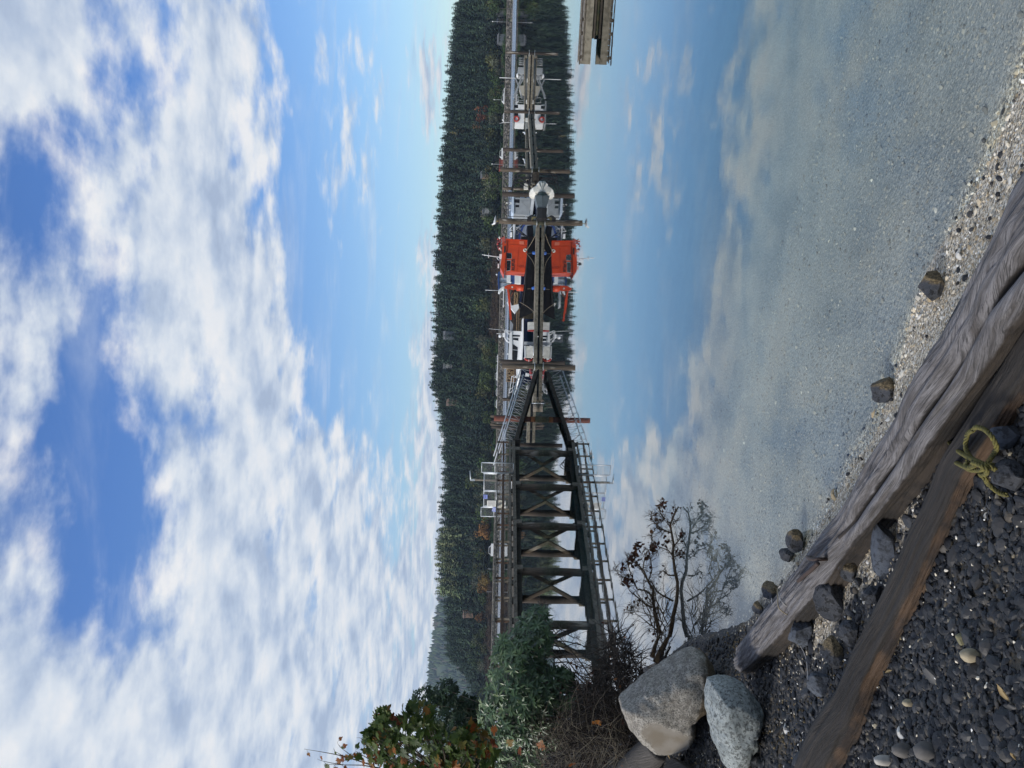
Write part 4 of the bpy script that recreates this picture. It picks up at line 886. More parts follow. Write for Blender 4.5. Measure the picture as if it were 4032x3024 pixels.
b = MB(); c_ = la(245, 1392); b.torus((c_[0], -1.17, c_[1]), .30, .10, 'y'); W10.part(b, 'lifebuoy', RED)
b = MB(); bm_ = lambda a, c, w_: b.beam((la(*a)[0], -.6, la(*a)[1]), (la(*c)[0], -.6, la(*c)[1]), w_, w_, up=(0, 1, 0))
bm_((205, 985), (370, 530), .2); bm_((205, 940), (345, 640), .12); bm_((235, 640), (345, 930), .12); bm_((390, 610), (300, 780), .12); W10.part(b, 'crane_frame', ALUD)
b = MB(); b.prism(W10.poly([(385, 770), (300, 775), (345, 930), (385, 935)]), -.8, .8); W10.part(b, 'deck_house', mat('beige_paint', (.38, .36, .30), .7))
b = MB(); b.prism(W10.poly([(275, 450), (385, 450), (385, 560), (275, 565)]), -.9, .9); W10.part(b, 'engine_box', GREYP)
b = MB()
for x_ in (295, 320, 345, 370): b.tube([(la(x_, 320)[0], -1.5, la(x_, 320)[1]), (la(x_, 450)[0], -1.5, la(x_, 450)[1])], .03, 6)
for y_ in (320, 360, 400, 440): b.tube([(la(290, y_)[0], -1.5, la(290, y_)[1]), (la(392, y_)[0], -1.5, la(392, y_)[1])], .03, 6)
for y_ in (1020, 1110): b.tube([(la(285, y_)[0], -1.5, la(285, y_)[1]), (la(390, y_)[0], -1.5, la(390, y_)[1])], .03, 6)
b.tube([(la(285, 1020)[0], -1.5, la(285, 1020)[1]), (la(285, 1110)[0], -1.5, la(285, 1110)[1])], .03, 6); W10.part(b, 'deck_rail', ALUD)
b = MB(); c_ = la(270, 583); b.ball((c_[0], -.6, c_[1]), .3, 0, 12, (1, 1, .55)); W10.part(b, 'radar', WHITE)
b = MB(); c_ = la(225, 632); b.tube([(c_[0], -.6, c_[1] - .8), (c_[0], -.6, la(-60, 632)[1])], .035, 6); c_ = la(180, 1405); b.tube([(c_[0], 0, c_[1]), (c_[0], 0, la(-20, 1405)[1])], .025, 6); W10.part(b, 'antenna', WHITE)
b = MB()
for x_, y_ in ((448, 732), (430, 1112), (420, 1436)): c_ = la(x_, y_); b.box((c_[0] - .22, -1.8, c_[1] - .2), (c_[0] + .22, -1.62, c_[1] + .12))
W10.part(b, 'fender_pad', CREAM)
# ------------------------------------------------------------------ things on the long float
def onfl(zf, x0, x1, y0, y1, s_=.7):
    """a box standing on the long float: local width, height and its origin"""
    Xc, Yc = zf((x0 + x1) / 2, (y0 + y1) / 2); tt = min(np.linspace(0, 20, 800), key=lambda t: abs((CY - Yc) / F - qA(t, s_, 0).x / qA(t, s_, 0).y)); v = qA(tt, s_, .34); sc_ = v.y / F
    return v, (y1 - y0) / 5.184 * sc_, (x1 - x0) / 5.184 * sc_
v, wd, hh = onfl(z3, 690, 822, 135, 325); o = thing('plastic_bin', 'white plastic bin with a red band on the long float', 'bin', v)
b = MB(); b.prism([(-wd*.32, 0), (wd*.5, .02), (wd*.46, hh), (-wd*.36, hh*.97)], -.35, .35); b.build('body', CREAM, o); b = MB(); b.prism([(-wd*.5, .05), (-wd*.33, .02), (-wd*.37, hh*.96), (-wd*.46, hh*.95)], -.34, .34); b.build('band', RED, o)
v, wd, hh = onfl(z3, 662, 850, 630, 868); o = thing('dock_box', 'cream lidded dock box on the long float beside the life ring', 'box', v)
b = MB(); b.prism([(-wd/2, 0), (wd/2, 0), (wd/2, hh*.92), (-wd/2, hh*.86)], -.4, .4); b.build('body', CREAM, o); b = MB(); b.prism([(-wd*.52, hh*.87), (wd*.52, hh*.93), (wd*.52, hh), (-wd*.52, hh*.95)], -.44, .44); b.build('lid', WHITE, o)
b = MB(); b.tube([(-wd*.45, -.5, .02), (wd*.5, -.5, .02)], .04, 8); b.tube([(wd*.5, -.5, .02), (wd*.5, -.5, hh * .5)], .03, 8); b.build('hose', GALV, o)
v, wd, hh = onfl(z3, 672, 850, 862, 935); o = thing('life_ring', 'orange red life ring leaning against the cream dock box', 'life ring', v, .95)
b = MB(); b.torus((0, -.1, hh*.55), hh*.42, .075, 'y', 24, 10); ringo = b.build('ring', RED, o); b = MB()
for a_ in (0, 1.57, 3.14, 4.71): b.torus((math.cos(a_) * hh * .42, -.1, hh*.55 + math.sin(a_) * hh*.42), .085, .02, 'x' if abs(math.cos(a_)) < .5 else 'z', 10, 6)
b.build('bands', WHITE, o)
v, wd, hh = onfl(z3, 655, 850, 540, 602, 1.2); o = thing('notice_board', 'grey upright panel standing on the float right of the cream dock box', 'panel', v)
b = MB(); b.prism([(-wd/2, hh*.0), (wd/2, 0), (wd/2, hh), (-wd/2, hh)], -.03, .03); b.build('panel', GREYP, o); b = MB(); b.beam((-wd*.4, .06, 0), (-wd*.4, .06, hh*.8), .06, .06, up=(1,0,0)); b.beam((wd*.4, .06, 0), (wd*.4, .06, hh*.8), .06, .06, up=(1,0,0)); b.build('leg', WOODD, o)
v, wd, hh = onfl(z3, 722, 800, 1085, 1290, 1.5); o = thing('red_kayak', 'red kayak lying on the float behind the brown piling', 'kayak', v)
b = MB(); b.tube([(-wd*.62, 0, hh*.0), (-wd*.4, 0, hh*.2), (0, 0, hh*.42), (wd*.4, 0, hh*.62), (wd*.6, 0, hh*.85)], [.03, .10, .14, .11, .03], 12); b.build('hull', mat('faded_red', (.30, .045, .05), .5), o); b = MB(); b.tube([(-.1, 0, hh*.5), (.3, 0, hh*.66)], .09, 10); b.build('cockpit', BLACK, o)
v, wd, hh = onfl(z3, 675, 830, 1180, 1255, 1.0); o = thing('outboard_motor', 'white outboard motor on a stand beside the gangway foot', 'outboard motor', v)
b = MB(); b.prism([(-wd/2, hh*.55), (wd*.3, hh*.5), (wd/2, hh*.8), (wd*.4, hh), (-wd/2, hh)], -.14, .14); b.build('cowling', WHITE, o); b = MB(); b.tube([(0, 0, 0), (0, 0, hh*.55)], .05, 8); b.beam((-.1, 0, .03), (.1, 0, .03), .3, .06); b.build('leg', GREYP, o)
v, wd, hh = onfl(z3, 650, 830, 1425, 1515, .9); o = thing('covered_dinghy', 'small dinghy under a white cover lashed with dark cord at the float end', 'dinghy', v)
b = MB(); b.ball((0, 0, hh*.6), wd*.55, 0, 14, (1, .9, .62)); b.build('cover', CREAM, o); b = MB()
for x_ in (-.12, .0, .12): b.torus((x_, 0, hh*.6), wd*.5, .014, 'x', 18, 5)
b.build('cord', INK, o); b = MB(); b.prism([(-wd*.5, 0), (wd*.5, 0), (wd*.62, hh*.3), (-wd*.62, hh*.3)], -.3, .3); b.build('hull', GREYP, o)
# gulls
def gull(label, q_, s_=1.0, rz=0.0):
    o = thing('gull', label, 'bird', q_, rz); b = MB()
    b.tube([(-.22, 0, .13), (-.10, 0, .15), (.05, 0, .17), (.14, 0, .20), (.18, 0, .25), (.19, 0, .29)], [.01, .05, .075, .06, .04, .035], 10); b.ball((.195, 0, .30), .042, 0, 10); b.build('body', WHITE, o)
    b = MB()
    for yy in (-.06, .06): b.tube([(.08, yy, .19), (-.08, yy * 1.1, .17), (-.27, yy * .4, .14)], [.03, .045, .008], 8)
    b.build('wing', mat('gull_grey', (.42, .44, .47), .7) if 'gull_grey' not in MATS else MATS['gull_grey'], o)
    b = MB(); b.tube([(.23, 0, .295), (.28, 0, .285)], [.014, .004], 6); b.build('beak', YELLOW, o)
    b = MB()
    for yy in (-.025, .025): b.tube([(.02, yy, .11), (.02, yy, .0)], .007, 5)
    b.build('legs', YELLOW, o)
    o.scale = (s_,) * 3; return o
d_ = gp.location.y; zt = P(1650 + 868 / 2.765, 600 + 745 / 2.765, d_); gull('white gull standing on the greenish round-topped piling', (zt.x, d_, zt.z + .02), 1.6, 2.6)
v = Wp(*zB(1182, 85), .3); gull('white gull standing on the pale narrow float', (v.x, v.y + .4, .36), 1.5, .4)
v = Wp(*zA(1180, 1440), .3); gull('small white gull on the float left of the grey workboat', (v.x, v.y + .3, .34), 1.5, 1.0)
# ------------------------------------------------------------------ the far shore
def tint_mat(name, stops, rough=.65, trans=.0, rand=0.0, spec=.3):
    m = bpy.data.materials.new(name); m.use_nodes = True; t = NT(m.node_tree); b = t.n['Principled BSDF']
    a = t.new('ShaderNodeAttribute', attribute_name='tint'); f = a.outputs['Fac']
    c = t.ramp(f, stops)
    if rand:
        oi = t.new('ShaderNodeObjectInfo'); hsn = t.new('ShaderNodeHueSaturation'); t.put(hsn.inputs['Color'], c)
        t.put(hsn.inputs['Value'], t.mapr(oi.outputs['Random'], 0, 1, 1 - rand, 1 + rand, False))
        t.put(hsn.inputs['Hue'], t.mapr(t.math('FRACT', t.math('MULTIPLY', oi.outputs['Random'], 17.3)), 0, 1, .47, .53, False)); c = hsn.outputs[0]
    t.put(b.inputs['Base Color'], c); b.inputs['Roughness'].default_value = rough; b.inputs['Specular IOR Level'].default_value = spec
    if trans:
        tr = t.new('ShaderNodeBsdfTranslucent'); t.put(tr.inputs[0], c); ms = t.new('ShaderNodeMixShader'); ms.inputs[0].default_value = trans
        t.l.new(b.outputs[0], ms.inputs[1]); t.l.new(tr.outputs[0], ms.inputs[2]); t.l.new(ms.outputs[0], t.n['Material Output'].inputs[0])
    return m
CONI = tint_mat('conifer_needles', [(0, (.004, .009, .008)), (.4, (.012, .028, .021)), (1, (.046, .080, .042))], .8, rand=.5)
CONS = tint_mat('pale_conifer_needles', [(0, (.055, .078, .038)), (.4, (.14, .175, .080)), (1, (.25, .28, .14))], .8, rand=.2)  # lit copy of the needle colours: sunlight is in the tone
DECI = tint_mat('broadleaf_foliage', [(0, (.010, .018, .008)), (.5, (.036, .060, .018)), (1, (.085, .12, .035))], .8, rand=.35)
OLIV = tint_mat('olive_foliage', [(0, (.025, .028, .010)), (.5, (.07, .075, .025)), (1, (.13, .125, .04))], .8, rand=.3)
AUTU = tint_mat('autumn_foliage', [(0, (.05, .022, .010)), (.5, (.13, .055, .022)), (1, (.22, .10, .035))], .8, rand=.25)
YELO = tint_mat('yellow_foliage', [(0, (.07, .045, .012)), (.5, (.19, .12, .025)), (1, (.32, .21, .05))], .8, rand=.2)
WILL = tint_mat('grey_green_foliage', [(0, (.035, .040, .026)), (.5, (.085, .095, .06)), (1, (.15, .155, .105))], .8, rand=.15)
BARK = mat('bark', (.07, .055, .042), .9, (.11, .09, .07), 5)
def conifer_arrays(seed, whorls=17, per=10, rmax=.17, bare=.12):
    r = np.random.RandomState(seed); V = []; Fc = []; Tn = []
    for i in range(whorls):
        h = bare + (1 - bare) * (i / whorls) ** .92 + r.uniform(-.012, .012); rad_ = rmax * min((1 - h) ** .62, .9 + .1 * h) * r.uniform(.72, 1.2) + .010
        n = max(4, int(per * (.45 + .55 * (1 - h)) + 1)); a0 = r.uniform(0, 6.28)
        for j in range(n):
            a = a0 + j * 6.283 / n + r.uniform(-.25, .25); L = rad_ * r.uniform(.7, 1.2); w_ = L * r.uniform(.38, .6); dr = L * r.uniform(.15, .5)
            ca, sa = math.cos(a), math.sin(a); o = len(V)
            for (f, wf, zf_) in ((.03, .25, .02), (.55, 1.0, -.0 - dr * .25), (1.0, .12, -dr)):
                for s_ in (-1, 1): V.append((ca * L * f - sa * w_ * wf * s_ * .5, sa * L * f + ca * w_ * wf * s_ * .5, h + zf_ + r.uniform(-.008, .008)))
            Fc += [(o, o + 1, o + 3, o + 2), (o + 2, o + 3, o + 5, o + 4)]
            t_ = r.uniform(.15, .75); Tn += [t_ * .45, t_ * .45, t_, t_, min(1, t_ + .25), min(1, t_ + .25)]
    o = len(V)
    for z_, r_ in ((0, .014), (.5, .010), (.98, .002)):
        for j in range(4): V.append((r_ * math.cos(j * 1.57), r_ * math.sin(j * 1.57), z_)); Tn.append(.0)
    for k_ in range(2):
        for j in range(4): Fc.append((o + k_ * 4 + j, o + k_ * 4 + (j + 1) % 4, o + k_ * 4 + 4 + (j + 1) % 4, o + k_ * 4 + 4 + j))
    return np.array(V), np.array(Fc), np.array(Tn), 8
def broad_arrays(seed, n=620, squash=.85, lf=.085):
    r = np.random.RandomState(seed); ncl = 15; cl = r.normal(0, 1, (ncl, 3)); cl /= np.linalg.norm(cl, axis=1)[:, None]; cl *= r.uniform(.2, .72, (ncl, 1)); cl[:, 2] *= squash
    rad_ = r.uniform(.2, .42, ncl); ct = r.uniform(.2, .8, ncl); V = []; Fc = []; Tn = []
    for i in range(n):
        c = r.randint(ncl); d = r.normal(0, 1, 3); d /= np.linalg.norm(d); p_ = cl[c] + d * rad_[c] * r.uniform(.75, 1.05); p_[2] = p_[2] * .5 + .56
        p_[0] *= .5; p_[1] *= .5
        a = r.normal(0, 1, 3); a /= np.linalg.norm(a); bb = np.cross(a, d); bb /= (np.linalg.norm(bb) + 1e-9); s_ = lf * r.uniform(.5, 1.1); o = len(V)
        for q_ in (a * s_, bb * s_ * .7, -a * s_, -bb * s_ * .7): V.append(p_ + q_ * .5)
        Fc.append((o, o + 1, o + 2, o + 3)); t_ = float(np.clip(ct[c] + r.uniform(-.2, .2) + .25 * d[2], 0, 1)); Tn += [t_] * 4
    o = len(V); nb = 0
    for z_, r_ in ((0, .028), (.3, .02), (.6, .01)):
        for j in range(5): V.append((r_ * math.cos(j * 1.257), r_ * math.sin(j * 1.257), z_)); Tn.append(0)
    for k_ in range(2):
        for j in range(5): Fc.append((o + k_ * 5 + j, o + k_ * 5 + (j + 1) % 5, o + k_ * 5 + 5 + (j + 1) % 5, o + k_ * 5 + 5 + j))
    return np.array(V), np.array(Fc), np.array(Tn), 10
CA = [conifer_arrays(20 + i, 15 + i, 10, .175 + .022 * (i % 4), .04 + .05 * (i % 3)) for i in range(6)]
BA = [broad_arrays(50 + i) for i in range(4)]
def tree_mesh(nm, arr, m):
    V, Fc, Tn, nt = arr; mi = np.zeros(len(Fc), int); mi[-nt:] = 1
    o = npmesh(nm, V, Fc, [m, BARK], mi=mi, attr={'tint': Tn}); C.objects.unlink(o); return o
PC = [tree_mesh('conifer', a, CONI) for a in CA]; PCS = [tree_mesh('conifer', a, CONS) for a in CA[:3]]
PB = {k_: [tree_mesh('broadleaf_tree', a, m_) for a in BA] for k_, m_ in (('d', DECI), ('o', OLIV), ('a', AUTU), ('y', YELO), ('w', WILL))}
def plant(proto, x, y, h, wd, label, cat, group=None, dz=0.0):
    o = proto.copy(); C.objects.link(o); o.location = (x, y, hz(x, y) - .4 + dz); o.rotation_euler = (rnd.uniform(-.03, .03), rnd.uniform(-.03, .03), rnd.uniform(0, 6.28)); o.scale = (wd, wd, h)
    return tag(o, label, cat, group)
tr = random.Random(21); cand = []
q_ = 24.0
while q_ < 166:
    y_ = DS + q_; half = y_ * math.tan(math.radians(29)); x_ = -half + tr.uniform(0, 6)
    while x_ < half:
        Yp = CY - x_ / y_ * F
        ok = True
        if Yp > 2330 and q_ < 40: ok = False
        if 940 < Yp < 1345 and q_ < 46: ok = False
        if q_ < 30 and 100 < Yp < 560 and tr.random() < .5: ok = False
        if Yp > 2620 and (q_ < 70): ok = tr.random() < .25
        if ok: cand.append((x_ + tr.uniform(-2.5, 2.5), y_ + tr.uniform(-3.5, 3.5)))
        x_ += tr.uniform(4.6, 8.0) * (1.0 + .15 * (q_ / 160))
    q_ += 8.5
NC = 290; near_t = cand[:NC]
for (x_, y_) in near_t:
    h = tr.uniform(11, 18); pr = PC[tr.randrange(6)]
    if tr.random() < ((.42 if y_ < DS + 50 else .22) if CY - x_ / y_ * F < 1830 else .55):
        k_ = tr.choice('dddoow') if abs(CY - x_ / y_ * F - 2250) > 420 else tr.choice('ooddwy'); plant(PB[k_][tr.randrange(4)], x_, y_, h * .72, h * .78, 'rounded green broadleaf tree among the dark conifers across the bay', 'tree', 'broadleaf trees in the far forest')
    else: plant(pr, x_, y_, h, h * tr.uniform(1.25, 1.75), 'dark green conifer standing in the dense forest across the bay', 'tree', 'conifers in the far forest')
def merge(arrs, places, m, name, label=None):
    Vs = []; Fs = []; Ts = []; Ms = []; o = 0
    for (ai, x, y, z, h, wd, rz, dt) in places:
        V, Fc, Tn, nt = arrs[ai]; c_, s_ = math.cos(rz), math.sin(rz)
        Vs.append(np.stack([x + wd * (V[:, 0] * c_ - V[:, 1] * s_), y + wd * (V[:, 0] * s_ + V[:, 1] * c_), z + h * V[:, 2]], 1)); Fs.append(Fc + o); Ts.append(np.clip(Tn + dt, 0, 1)); k_ = np.zeros(len(Fc), int); k_[-nt:] = 1; Ms.append(k_); o += len(V)
    ob = npmesh(name, np.concatenate(Vs), np.concatenate(Fs), [m, BARK], mi=np.concatenate(Ms), attr={'tint': np.concatenate(Ts)}); tag(ob, label, kind='stuff'); return ob
pl_ = []
for (x_, y_) in cand[NC:]:
    h = tr.uniform(11.5, 17); pl_.append((tr.randrange(6), x_, y_, hz(x_, y_) - .4, h, h * tr.uniform(1.25, 1.8), tr.uniform(0, 6), tr.uniform(-.22, .25)))
for qq in (118, 126, 134, 141, 148, 154, 160, 166):
    y_ = DS + qq; half = y_ * math.tan(math.radians(29)); x_ = -half
    while x_ < half:
        yy = y_ + tr.uniform(-4, 4); h = tr.uniform(10.5, 15.5) if tr.random() > .08 else tr.uniform(15.5, 18)
        pl_.append((tr.randrange(6), x_, yy, hz(x_, yy) - .4, h, h * tr.uniform(1.5, 2.3), tr.uniform(0, 6), tr.uniform(-.22, .3))); x_ += tr.uniform(2.6, 6.5)
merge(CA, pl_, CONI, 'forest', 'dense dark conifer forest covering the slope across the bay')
# trees at the left end of the ridge, sunlight painted into their paler needles
def at_px(X, Y, d): v = P(X, Y, d); return v
for i in range(36):
    Y = tr.uniform(2075, 2335); d = tr.uniform(492, 520); v = at_px(1745, Y, d); top = P(1709 + tr.uniform(-5, 10) + (14 if Y < 2120 else 0), Y, d)
    h = max(12, top.z - hz(v.x, v.y) + .4)
    o = plant(PCS[i % 3], v.x, v.y, h, h * 1.15, 'pale sunlit conifer at the left end of the far ridge', 'tree', 'pale conifers on the ridge'); o.location.z = top.z - h
# single trees one can pick out
SP = [('w', 1938, 748, 96, 88, 'large grey-green willow-like tree behind the causeway, right of the long dark forest'), ('w', 1965, 655, 60, 40, 'small grey bush beside the red shed across the bay'),
 ('o', 1945, 668, 60, 66, 'light green rounded bush above the red shed'), ('d', 1958, 370, 74, 70, 'round green tree on the far grass bank behind the wheelhouse'), ('d', 1960, 425, 70, 60, 'round dark green tree on the far grass bank left of the workboat wheelhouse'),
 ('d', 1958, 320, 70, 60, 'broad green tree on the far grass bank above the X-shaped crane'), ('o', 1945, 540, 110, 80, 'tall dark olive tree on the far bank between workboat and red shed'), ('a', 1905, 455, 80, 75, 'rust-brown autumn tree on the far slope above the wheelhouse'), ('a', 1890, 485, 60, 70, 'reddish brown bare tree on the far slope'),
 ('y', 1800, 510, 46, 60, 'yellowing tree high on the far slope at the right'), ('o', 1830, 545, 120, 110, 'tall yellow-green tree on the far slope'), ('y', 1942, 1757, 44, 40, 'orange-yellow bush by the far causeway right of the pier gate'), ('d', 1936, 1716, 84, 46, 'upright bright green tree by the far causeway near the outer end of the pier'),
 ('d', 1938, 1370, 64, 70, 'rounded green tree by the far causeway above the white cruiser'), ('d', 1945, 1352, 40, 40, 'small green bush by the causeway above the cruiser antenna'), ('o', 1930, 1600, 110, 70, 'olive tree on the far bank above the gangway'), ('y', 1812, 1470, 60, 60, 'yellow-green tree halfway up the far forest'), ('o', 1815, 2010, 70, 80, 'olive broadleaf tree on the far slope above the pier gate'), ('y', 1850, 2200, 70, 90, 'ochre autumn tree on the far slope at the left'), ('y', 1870, 2150, 50, 60, 'orange autumn bush low on the far slope at the left'),
 ('a', 1905, 2330, 60, 70, 'brown shrub on the far bank left of the pier rail'), ('o', 1860, 2330, 80, 70, 'olive tree at the left end of the far bank'), ('o', 1830, 2460, 90, 90, 'mid green tree on the far left bank'), ('d', 1880, 2560, 120, 90, 'dark rounded tree on the far left bank by the foreground bushes')]
for k_, X, Y, wpx, hpx, lab in SP:
    d = 424 + max(0, (1950 - X)) * .75; v = P(X, Y, d); s_ = d / F; h = hpx * s_ * 1.25
    o = plant(PB[k_][tr.randrange(4)], v.x, v.y, h, wpx * s_ * 1.1, lab, 'tree'); o.location.z = v.z - h * .55
# brush and grass along the far bank
pl2 = []; pl3 = []
for i in range(620):
    Y = tr.uniform(-40, 3060); d = tr.uniform(416, 432); v = P(1950, Y, d); h = tr.uniform(1.2, 3.4); brown = 930 < Y < 1350 or Y > 2290
    (pl3 if brown else pl2).append((tr.randrange(4), v.x, v.y, hz(v.x, v.y) - .3, h, h * tr.uniform(1.4, 2.4), tr.uniform(0, 6), tr.uniform(-.25, .25)))
for i in range(420):
    Y = tr.choice((tr.uniform(930, 1350), tr.uniform(2290, 3060))); d = tr.uniform(430, 452); v = P(1950, Y, d); h = tr.uniform(2, 4.5); pl3.append((tr.randrange(4), v.x, v.y, hz(v.x, v.y) - .3, h, h * 1.7, tr.uniform(0, 6), tr.uniform(-.35, .1)))
BRW = tint_mat('brown_brush', [(0, (.022, .015, .010)), (.5, (.06, .040, .026)), (1, (.11, .08, .045))], .9)
merge(BA, pl2, DECI, 'far_brush', 'low green brush along the far bank'); merge(BA, pl3, BRW, 'far_brush', 'brown bramble and dead grass on the far bank')
# riprap below the causeway road
def ico(sub=1):
    import bmesh
    bm = bmesh.new(); bmesh.ops.create_icosphere(bm, subdivisions=sub, radius=1.0); V = np.array([v.co[:] for v in bm.verts]); Fc = np.array([[v.index for v in f.verts] for f in bm.faces]); bm.free(); return V, Fc
I1 = ico(1); I2 = ico(2); I3 = ico(3)
def scatter(name, pos, size, flat, tint, mats, base=I1, jit=.22, smooth=False, seed=0, label=None):
    r = np.random.RandomState(seed); V0, F0 = base; n = len(pos); nv = len(V0)
    S = size[:, None] * np.stack([r.uniform(.75, 1.35, n), r.uniform(.65, 1.05, n), flat], 1)
    R = r.uniform(0, 6.283, n); tl = r.normal(0, .25, (n, 2))
    J = 1 + r.uniform(-jit, jit, (n, nv, 1)); V = V0[None] * J * S[:, None, :]
    c_, s_ = np.cos(R)[:, None], np.sin(R)[:, None]; x, y, z = V[..., 0], V[..., 1], V[..., 2]
    z = z + x * tl[:, :1] + y * tl[:, 1:]
    V = np.stack([x * c_ - y * s_, x * s_ + y * c_, z], 2) + pos[:, None, :]
    Fc = (F0[None] + (np.arange(n) * nv)[:, None, None]).reshape(-1, F0.shape[1])
    o = npmesh(name, V.reshape(-1, 3), Fc, mats, smooth=smooth, attr={'tint': np.repeat(tint, nv)}); tag(o, label, kind='stuff'); return o
ROCKF = tint_mat('far_riprap', [(0, (.035, .032, .028)), (.5, (.10, .092, .08)), (1, (.24, .22, .19))], .9)
n_ = 5200; xr = rs.uniform(-250, 250, n_); qr = rs.uniform(-.4, 3.1, n_); pr_ = np.stack([xr, DS + qr, np.clip(qr * .75, -.3, 2.3)], 1)
scatter('riprap', pr_, rs.uniform(.35, .9, n_), np.full(n_, .7), rs.rand(n_) ** 1.5, ROCKF, seed=4, label='grey riprap boulders under the far causeway road')
b = MB(); b.box((-300, DS + 4.2, 1.5), (300, DS + 12, 2.42)); ro = b.build('road', mat('asphalt', (.16, .155, .15), .9, (.12, .115, .11), .5)); tag(ro, kind='structure')
b = MB(); x_ = -260
o = thing('guardrail', 'long pale guardrail along the far causeway road', 'guardrail', (0, DS + 4.0, 2.4))
b.box((-260, -.05, .25), (260, .05, .60)); b.build('rail', mat('weathered_rail', (.26, .23, .19), .8, (.17, .15, .125), .8), o)
b = MB()
for i in range(100): b.box((-260 + i * 5.2, .06, -.3), (-260 + i * 5.2 + .15, .2, .58))
b.build('rail_posts', WOODD, o)
# houses, shed, vehicles and poles across the bay
WALLS = {'grey': (.10, .115, .13), 'tan': (.15, .115, .08), 'red': (.20, .075, .05), 'white': (.26, .27, .27), 'brown': (.20, .13, .09)}  # white, grey and tan darkened: shade on the houses is in the colour
HM = {k_: mat(k_ + '_siding', c_, .8, tuple(x * .85 for x in c_), 1.0) for k_, c_ in WALLS.items()}
ROOFG = mat('grey_roof', (.10, .105, .11), .85, (.075, .08, .085), 1); ROOFB = mat('brown_roof', (.12, .085, .065), .9)
def house(X, Y, d, wpx, hpx, wall, roof, label, cat='house'):
    v = P(X, Y, d); s_ = d / F; W_, H_ = wpx * s_, hpx * s_; o = thing('house', label, cat, (v.x, v.y, v.z - H_ / 2)); D_ = W_ * .8
    b = MB(); b.box((-W_/2, 0, -4.0), (W_/2, D_, H_ * .62)); b.add([(-W_/2, .0, H_*.62), (-W_/2, D_, H_*.62), (-W_/2, D_/2, H_), (W_/2, 0, H_*.62), (W_/2, D_, H_*.62), (W_/2, D_/2, H_)], [(0, 1, 2), (3, 5, 4)]); b.build('wall', HM[wall], o)
    b = MB()
    for s2 in (0, 1):
        ya, yb = (-.4, D_/2) if s2 == 0 else (D_ + .4, D_/2)
        b.add([(-W_/2 - .3, ya, H_*.60), (W_/2 + .3, ya, H_*.60), (W_/2 + .3, yb, H_ + .1), (-W_/2 - .3, yb, H_ + .1), (-W_/2 - .3, ya, H_*.60 + .18), (W_/2 + .3, ya, H_*.60 + .18), (W_/2 + .3, yb, H_ + .3), (-W_/2 - .3, yb, H_ + .3)], [(0,1,2,3), (4,7,6,5), (0,4,5,1), (1,5,6,2), (2,6,7,3), (3,7,4,0)])
    b.build('roof', roof, o)
    for i in range(3):
        x_ = -W_ * .3 + i * W_ * .3; b = MB(); b.box((x_ - W_*.08, -.06, H_*.2), (x_ + W_*.08, -.02, H_*.45)); fr = b.build('window', HM['white'], o); b = MB(); b.box((x_ - W_*.06, -.10, H_*.22), (x_ + W_*.06, -.07, H_*.43)); b.build('pane', GLASS, fr)
    return o
house(1757, 1320, 505, 30, 22, 'grey', ROOFG, 'grey house with a pitched roof high in the far forest above the cruiser'); house(1770, 1584, 505, 26, 24, 'tan', ROOFB, 'tan house with brown roof high in the far forest above the gangway')
house(1902, 688, 445, 24, 18, 'brown', ROOFG, 'brown house half hidden by trees above the red shed'); house(1966, 150, 420, 34, 14, 'grey', ROOFG, 'low grey house by the far shore at the far right'); house(1964, 85, 422, 22, 14, 'tan', ROOFG, 'small pale house farther left on the far right shore'); house(1962, 50, 424, 18, 12, 'white', ROOFG, 'tiny white house nearest the right edge of the far shore')
house(1921, 1812, 445, 14, 16, 'white', ROOFG, 'white house front seen just right of the pier gate'); house(1923, 1890, 445, 38, 15, 'tan', ROOFB, 'tan house seen through the wire of the pier gate'); house(1897, 1958, 470, 20, 20, 'white', ROOFG, 'pale house above the pier gate'); house(1752, 1440, 510, 20, 12, 'white', ROOFG, 'white house glimpsed high in the far forest right of the tan one'); house(1830, 2420, 470, 26, 14, 'brown', ROOFB, 'brown roofed house on the far left slope')
house(1905, 818, 440, 44, 8, 'white', ROOFG, 'long low white fence-like building above the greenish piling')
v = P(1982, 647, 414); s_ = 414 / F; o = thing('shed', 'long red shed beside the far causeway road', 'shed', (v.x, v.y, 2.4)); b = MB(); b.box((-20 * s_, 0, 0), (20 * s_, 4, 2.2)); b.build('wall', mat('red_siding', (.28, .075, .05), .8), o); b = MB(); b.box((-20.5 * s_, -.4, 2.21), (20.5 * s_, 4.4, 2.6)); b.build('roof', mat('red_roof', (.24, .06, .045), .7), o)
b = MB(); b.box((-12 * s_, -.05, 0), (-6 * s_, -.01, 1.7)); b.build('door', WOODD, o)
def vehicle(Y, label, white=True, L=4.6, cat='car', h=1.5):
    v = P(1985, Y, DS + 6.5); o = thing('parked_car', label, cat, (v.x, DS + 6.5 + rnd.uniform(-.8, 1.2), 2.43)); b = MB()
    b.prism([(-L/2, .3), (L/2, .3), (L/2, h*.58), (L*.34, h*.64), (L*.2, h), (-L*.28, h), (-L*.4, h*.64), (-L/2, h*.6)], 0, 1.7); b.build('body', WHITE if white else GREYP, o)
    b = MB(); b.prism([(L*.30, h*.64), (L*.19, h*.95), (-L*.26, h*.95), (-L*.36, h*.64)], -.02, 1.72); b.build('window', GLASS, o)
    for x_ in (-L*.31, L*.31): b = MB(); b.tube([(x_, -.04, .33), (x_, .2, .33)], .33, 12); b.build('wheel', BLACK, o)
    return o
zc = zoom(1760, 300, 4.148); zd = zoom(1720, 1250, 3.686)
